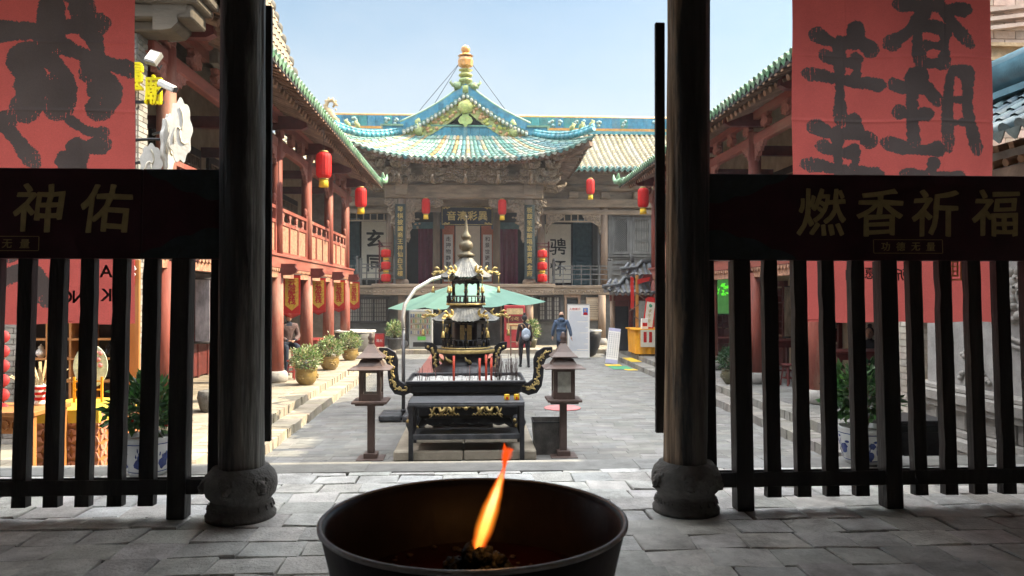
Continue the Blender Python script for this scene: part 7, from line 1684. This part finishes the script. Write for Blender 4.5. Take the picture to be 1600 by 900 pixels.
for k, (sc_, al) in enumerate(((1.3,.08),(1.0,.14),(.7,.2),(.4,.25))):
    P_, Q_ = resample([(.0535,0,.158),(.0555,0,.170),(.059,0,.182),(.064,0,.190),(.071,0,.193)], [.0025*sc_,.006*sc_,.0085*sc_,.007*sc_,.0008], 16); m = MB(); m.tube(P_, Q_, 12); m.build('flame_tip', flame_mat('flame_tip_%d' % k, ((1,.09,.008),(1,.09,.008),(1,.09,.008)), .36, al), FL)
    P_, Q_ = resample([(.0535,0,.158),(.0545,0,.176),(.055,0,.192),(.0535,0,.205)], [.0025*sc_,.006*sc_,.005*sc_,.0006], 12); m = MB(); m.tube(P_, Q_, 12); m.build('flame_tip', flame_mat('flame_tip_%d' % k, ((1,.09,.008),(1,.09,.008),(1,.09,.008)), .36, al), FL)

ld = bpy.data.lights.new('flame_light', 'POINT'); ld.energy = .11; ld.color = (1,.45,.12); ld.shadow_soft_size = .03
lo = bpy.data.objects.new('flame_light', ld); COL.objects.link(lo); lo.parent = FL; lo.location = (.03,-.0,.075)
bw = bpy.data.objects['fire_bowl']; m = MB(); rnd = random.Random(33)      # soot, ash crumbs and drips inside the bowl
for k in range(70):
    a = rnd.uniform(0,6.28); q = rnd.uniform(.08,.24); s = rnd.uniform(.002,.007); m.blob((q*math.cos(a), q*math.sin(a), .99), (s*1.3,s,s*.6), 6, 4, jit=.3)
m.build('ash_crumbs', mat('ash_crumb', (.12,.1,.09), .9, .5, 60), bw)
# ---------------------------------------------------------------- incense smoke over the burner
def smoke(name, c, r, dens, seed):
    m = MB(); m.blob((0,0,0), r, 24, 16); q = bpy.data.materials.new('incense_smoke'); q.use_nodes = True; T = q.node_tree; T.nodes.remove(T.nodes['Principled BSDF']); L = T.links.new
    v = T.nodes.new('ShaderNodeVolumePrincipled'); v.inputs['Color'].default_value = (.82,.88,1,1); v.inputs['Anisotropy'].default_value = .2
    tc = T.nodes.new('ShaderNodeTexCoord'); n = T.nodes.new('ShaderNodeTexNoise'); n.inputs['Scale'].default_value = 1.6; n.inputs['Detail'].default_value = 5; n.inputs['Distortion'].default_value = 1.2
    mp = T.nodes.new('ShaderNodeMapping'); mp.inputs['Scale'].default_value = (1,1,.55); mp.inputs['Location'].default_value = (seed,0,0)
    L(tc.outputs['Object'], mp.inputs[0]); L(mp.outputs[0], n.inputs['Vector'])
    gr = T.nodes.new('ShaderNodeVectorMath'); gr.operation = 'DIVIDE'; gr.inputs[1].default_value = r; L(tc.outputs['Object'], gr.inputs[0])
    ln = T.nodes.new('ShaderNodeVectorMath'); ln.operation = 'LENGTH'; L(gr.outputs[0], ln.inputs[0])
    fo = T.nodes.new('ShaderNodeMapRange'); fo.inputs[1].default_value = 1; fo.inputs[2].default_value = .2; fo.inputs[3].default_value = 0; fo.inputs[4].default_value = 1; L(ln.outputs['Value'], fo.inputs[0])
    cr = T.nodes.new('ShaderNodeMapRange'); cr.inputs[1].default_value = .38; cr.inputs[2].default_value = .7; cr.inputs[3].default_value = .15; cr.inputs[4].default_value = 1; L(n.outputs['Fac'], cr.inputs[0])
    mu = T.nodes.new('ShaderNodeMath'); mu.operation = 'MULTIPLY'; L(fo.outputs[0], mu.inputs[0]); L(cr.outputs[0], mu.inputs[1])
    m2 = T.nodes.new('ShaderNodeMath'); m2.operation = 'MULTIPLY'; m2.inputs[1].default_value = dens; L(mu.outputs[0], m2.inputs[0]); L(m2.outputs[0], v.inputs['Density']); L(v.outputs[0], T.nodes['Material Output'].inputs['Volume'])
    tag(m.build('smoke', q, None, c), kind='stuff')
SMOKE = True
if SMOKE:
    smoke('smoke', (.25,12.35,1.3), (.95,.75,.7), 3.2, 3)

# ---------------------------------------------------------------- thin dusty air of the court
hm = bpy.data.materials.new('dusty_air'); hm.use_nodes = True; T = hm.node_tree; T.nodes.remove(T.nodes['Principled BSDF'])
hv = T.nodes.new('ShaderNodeVolumePrincipled'); hv.inputs['Color'].default_value = (.86,.92,1,1); hv.inputs['Density'].default_value = .0008; hv.inputs['Anisotropy'].default_value = .1
T.links.new(hv.outputs[0], T.nodes['Material Output'].inputs['Volume'])
m = MB(); m.bb(-160,160,-160,310,-1.1,14); tag(m.build('haze', hm), kind='stuff')
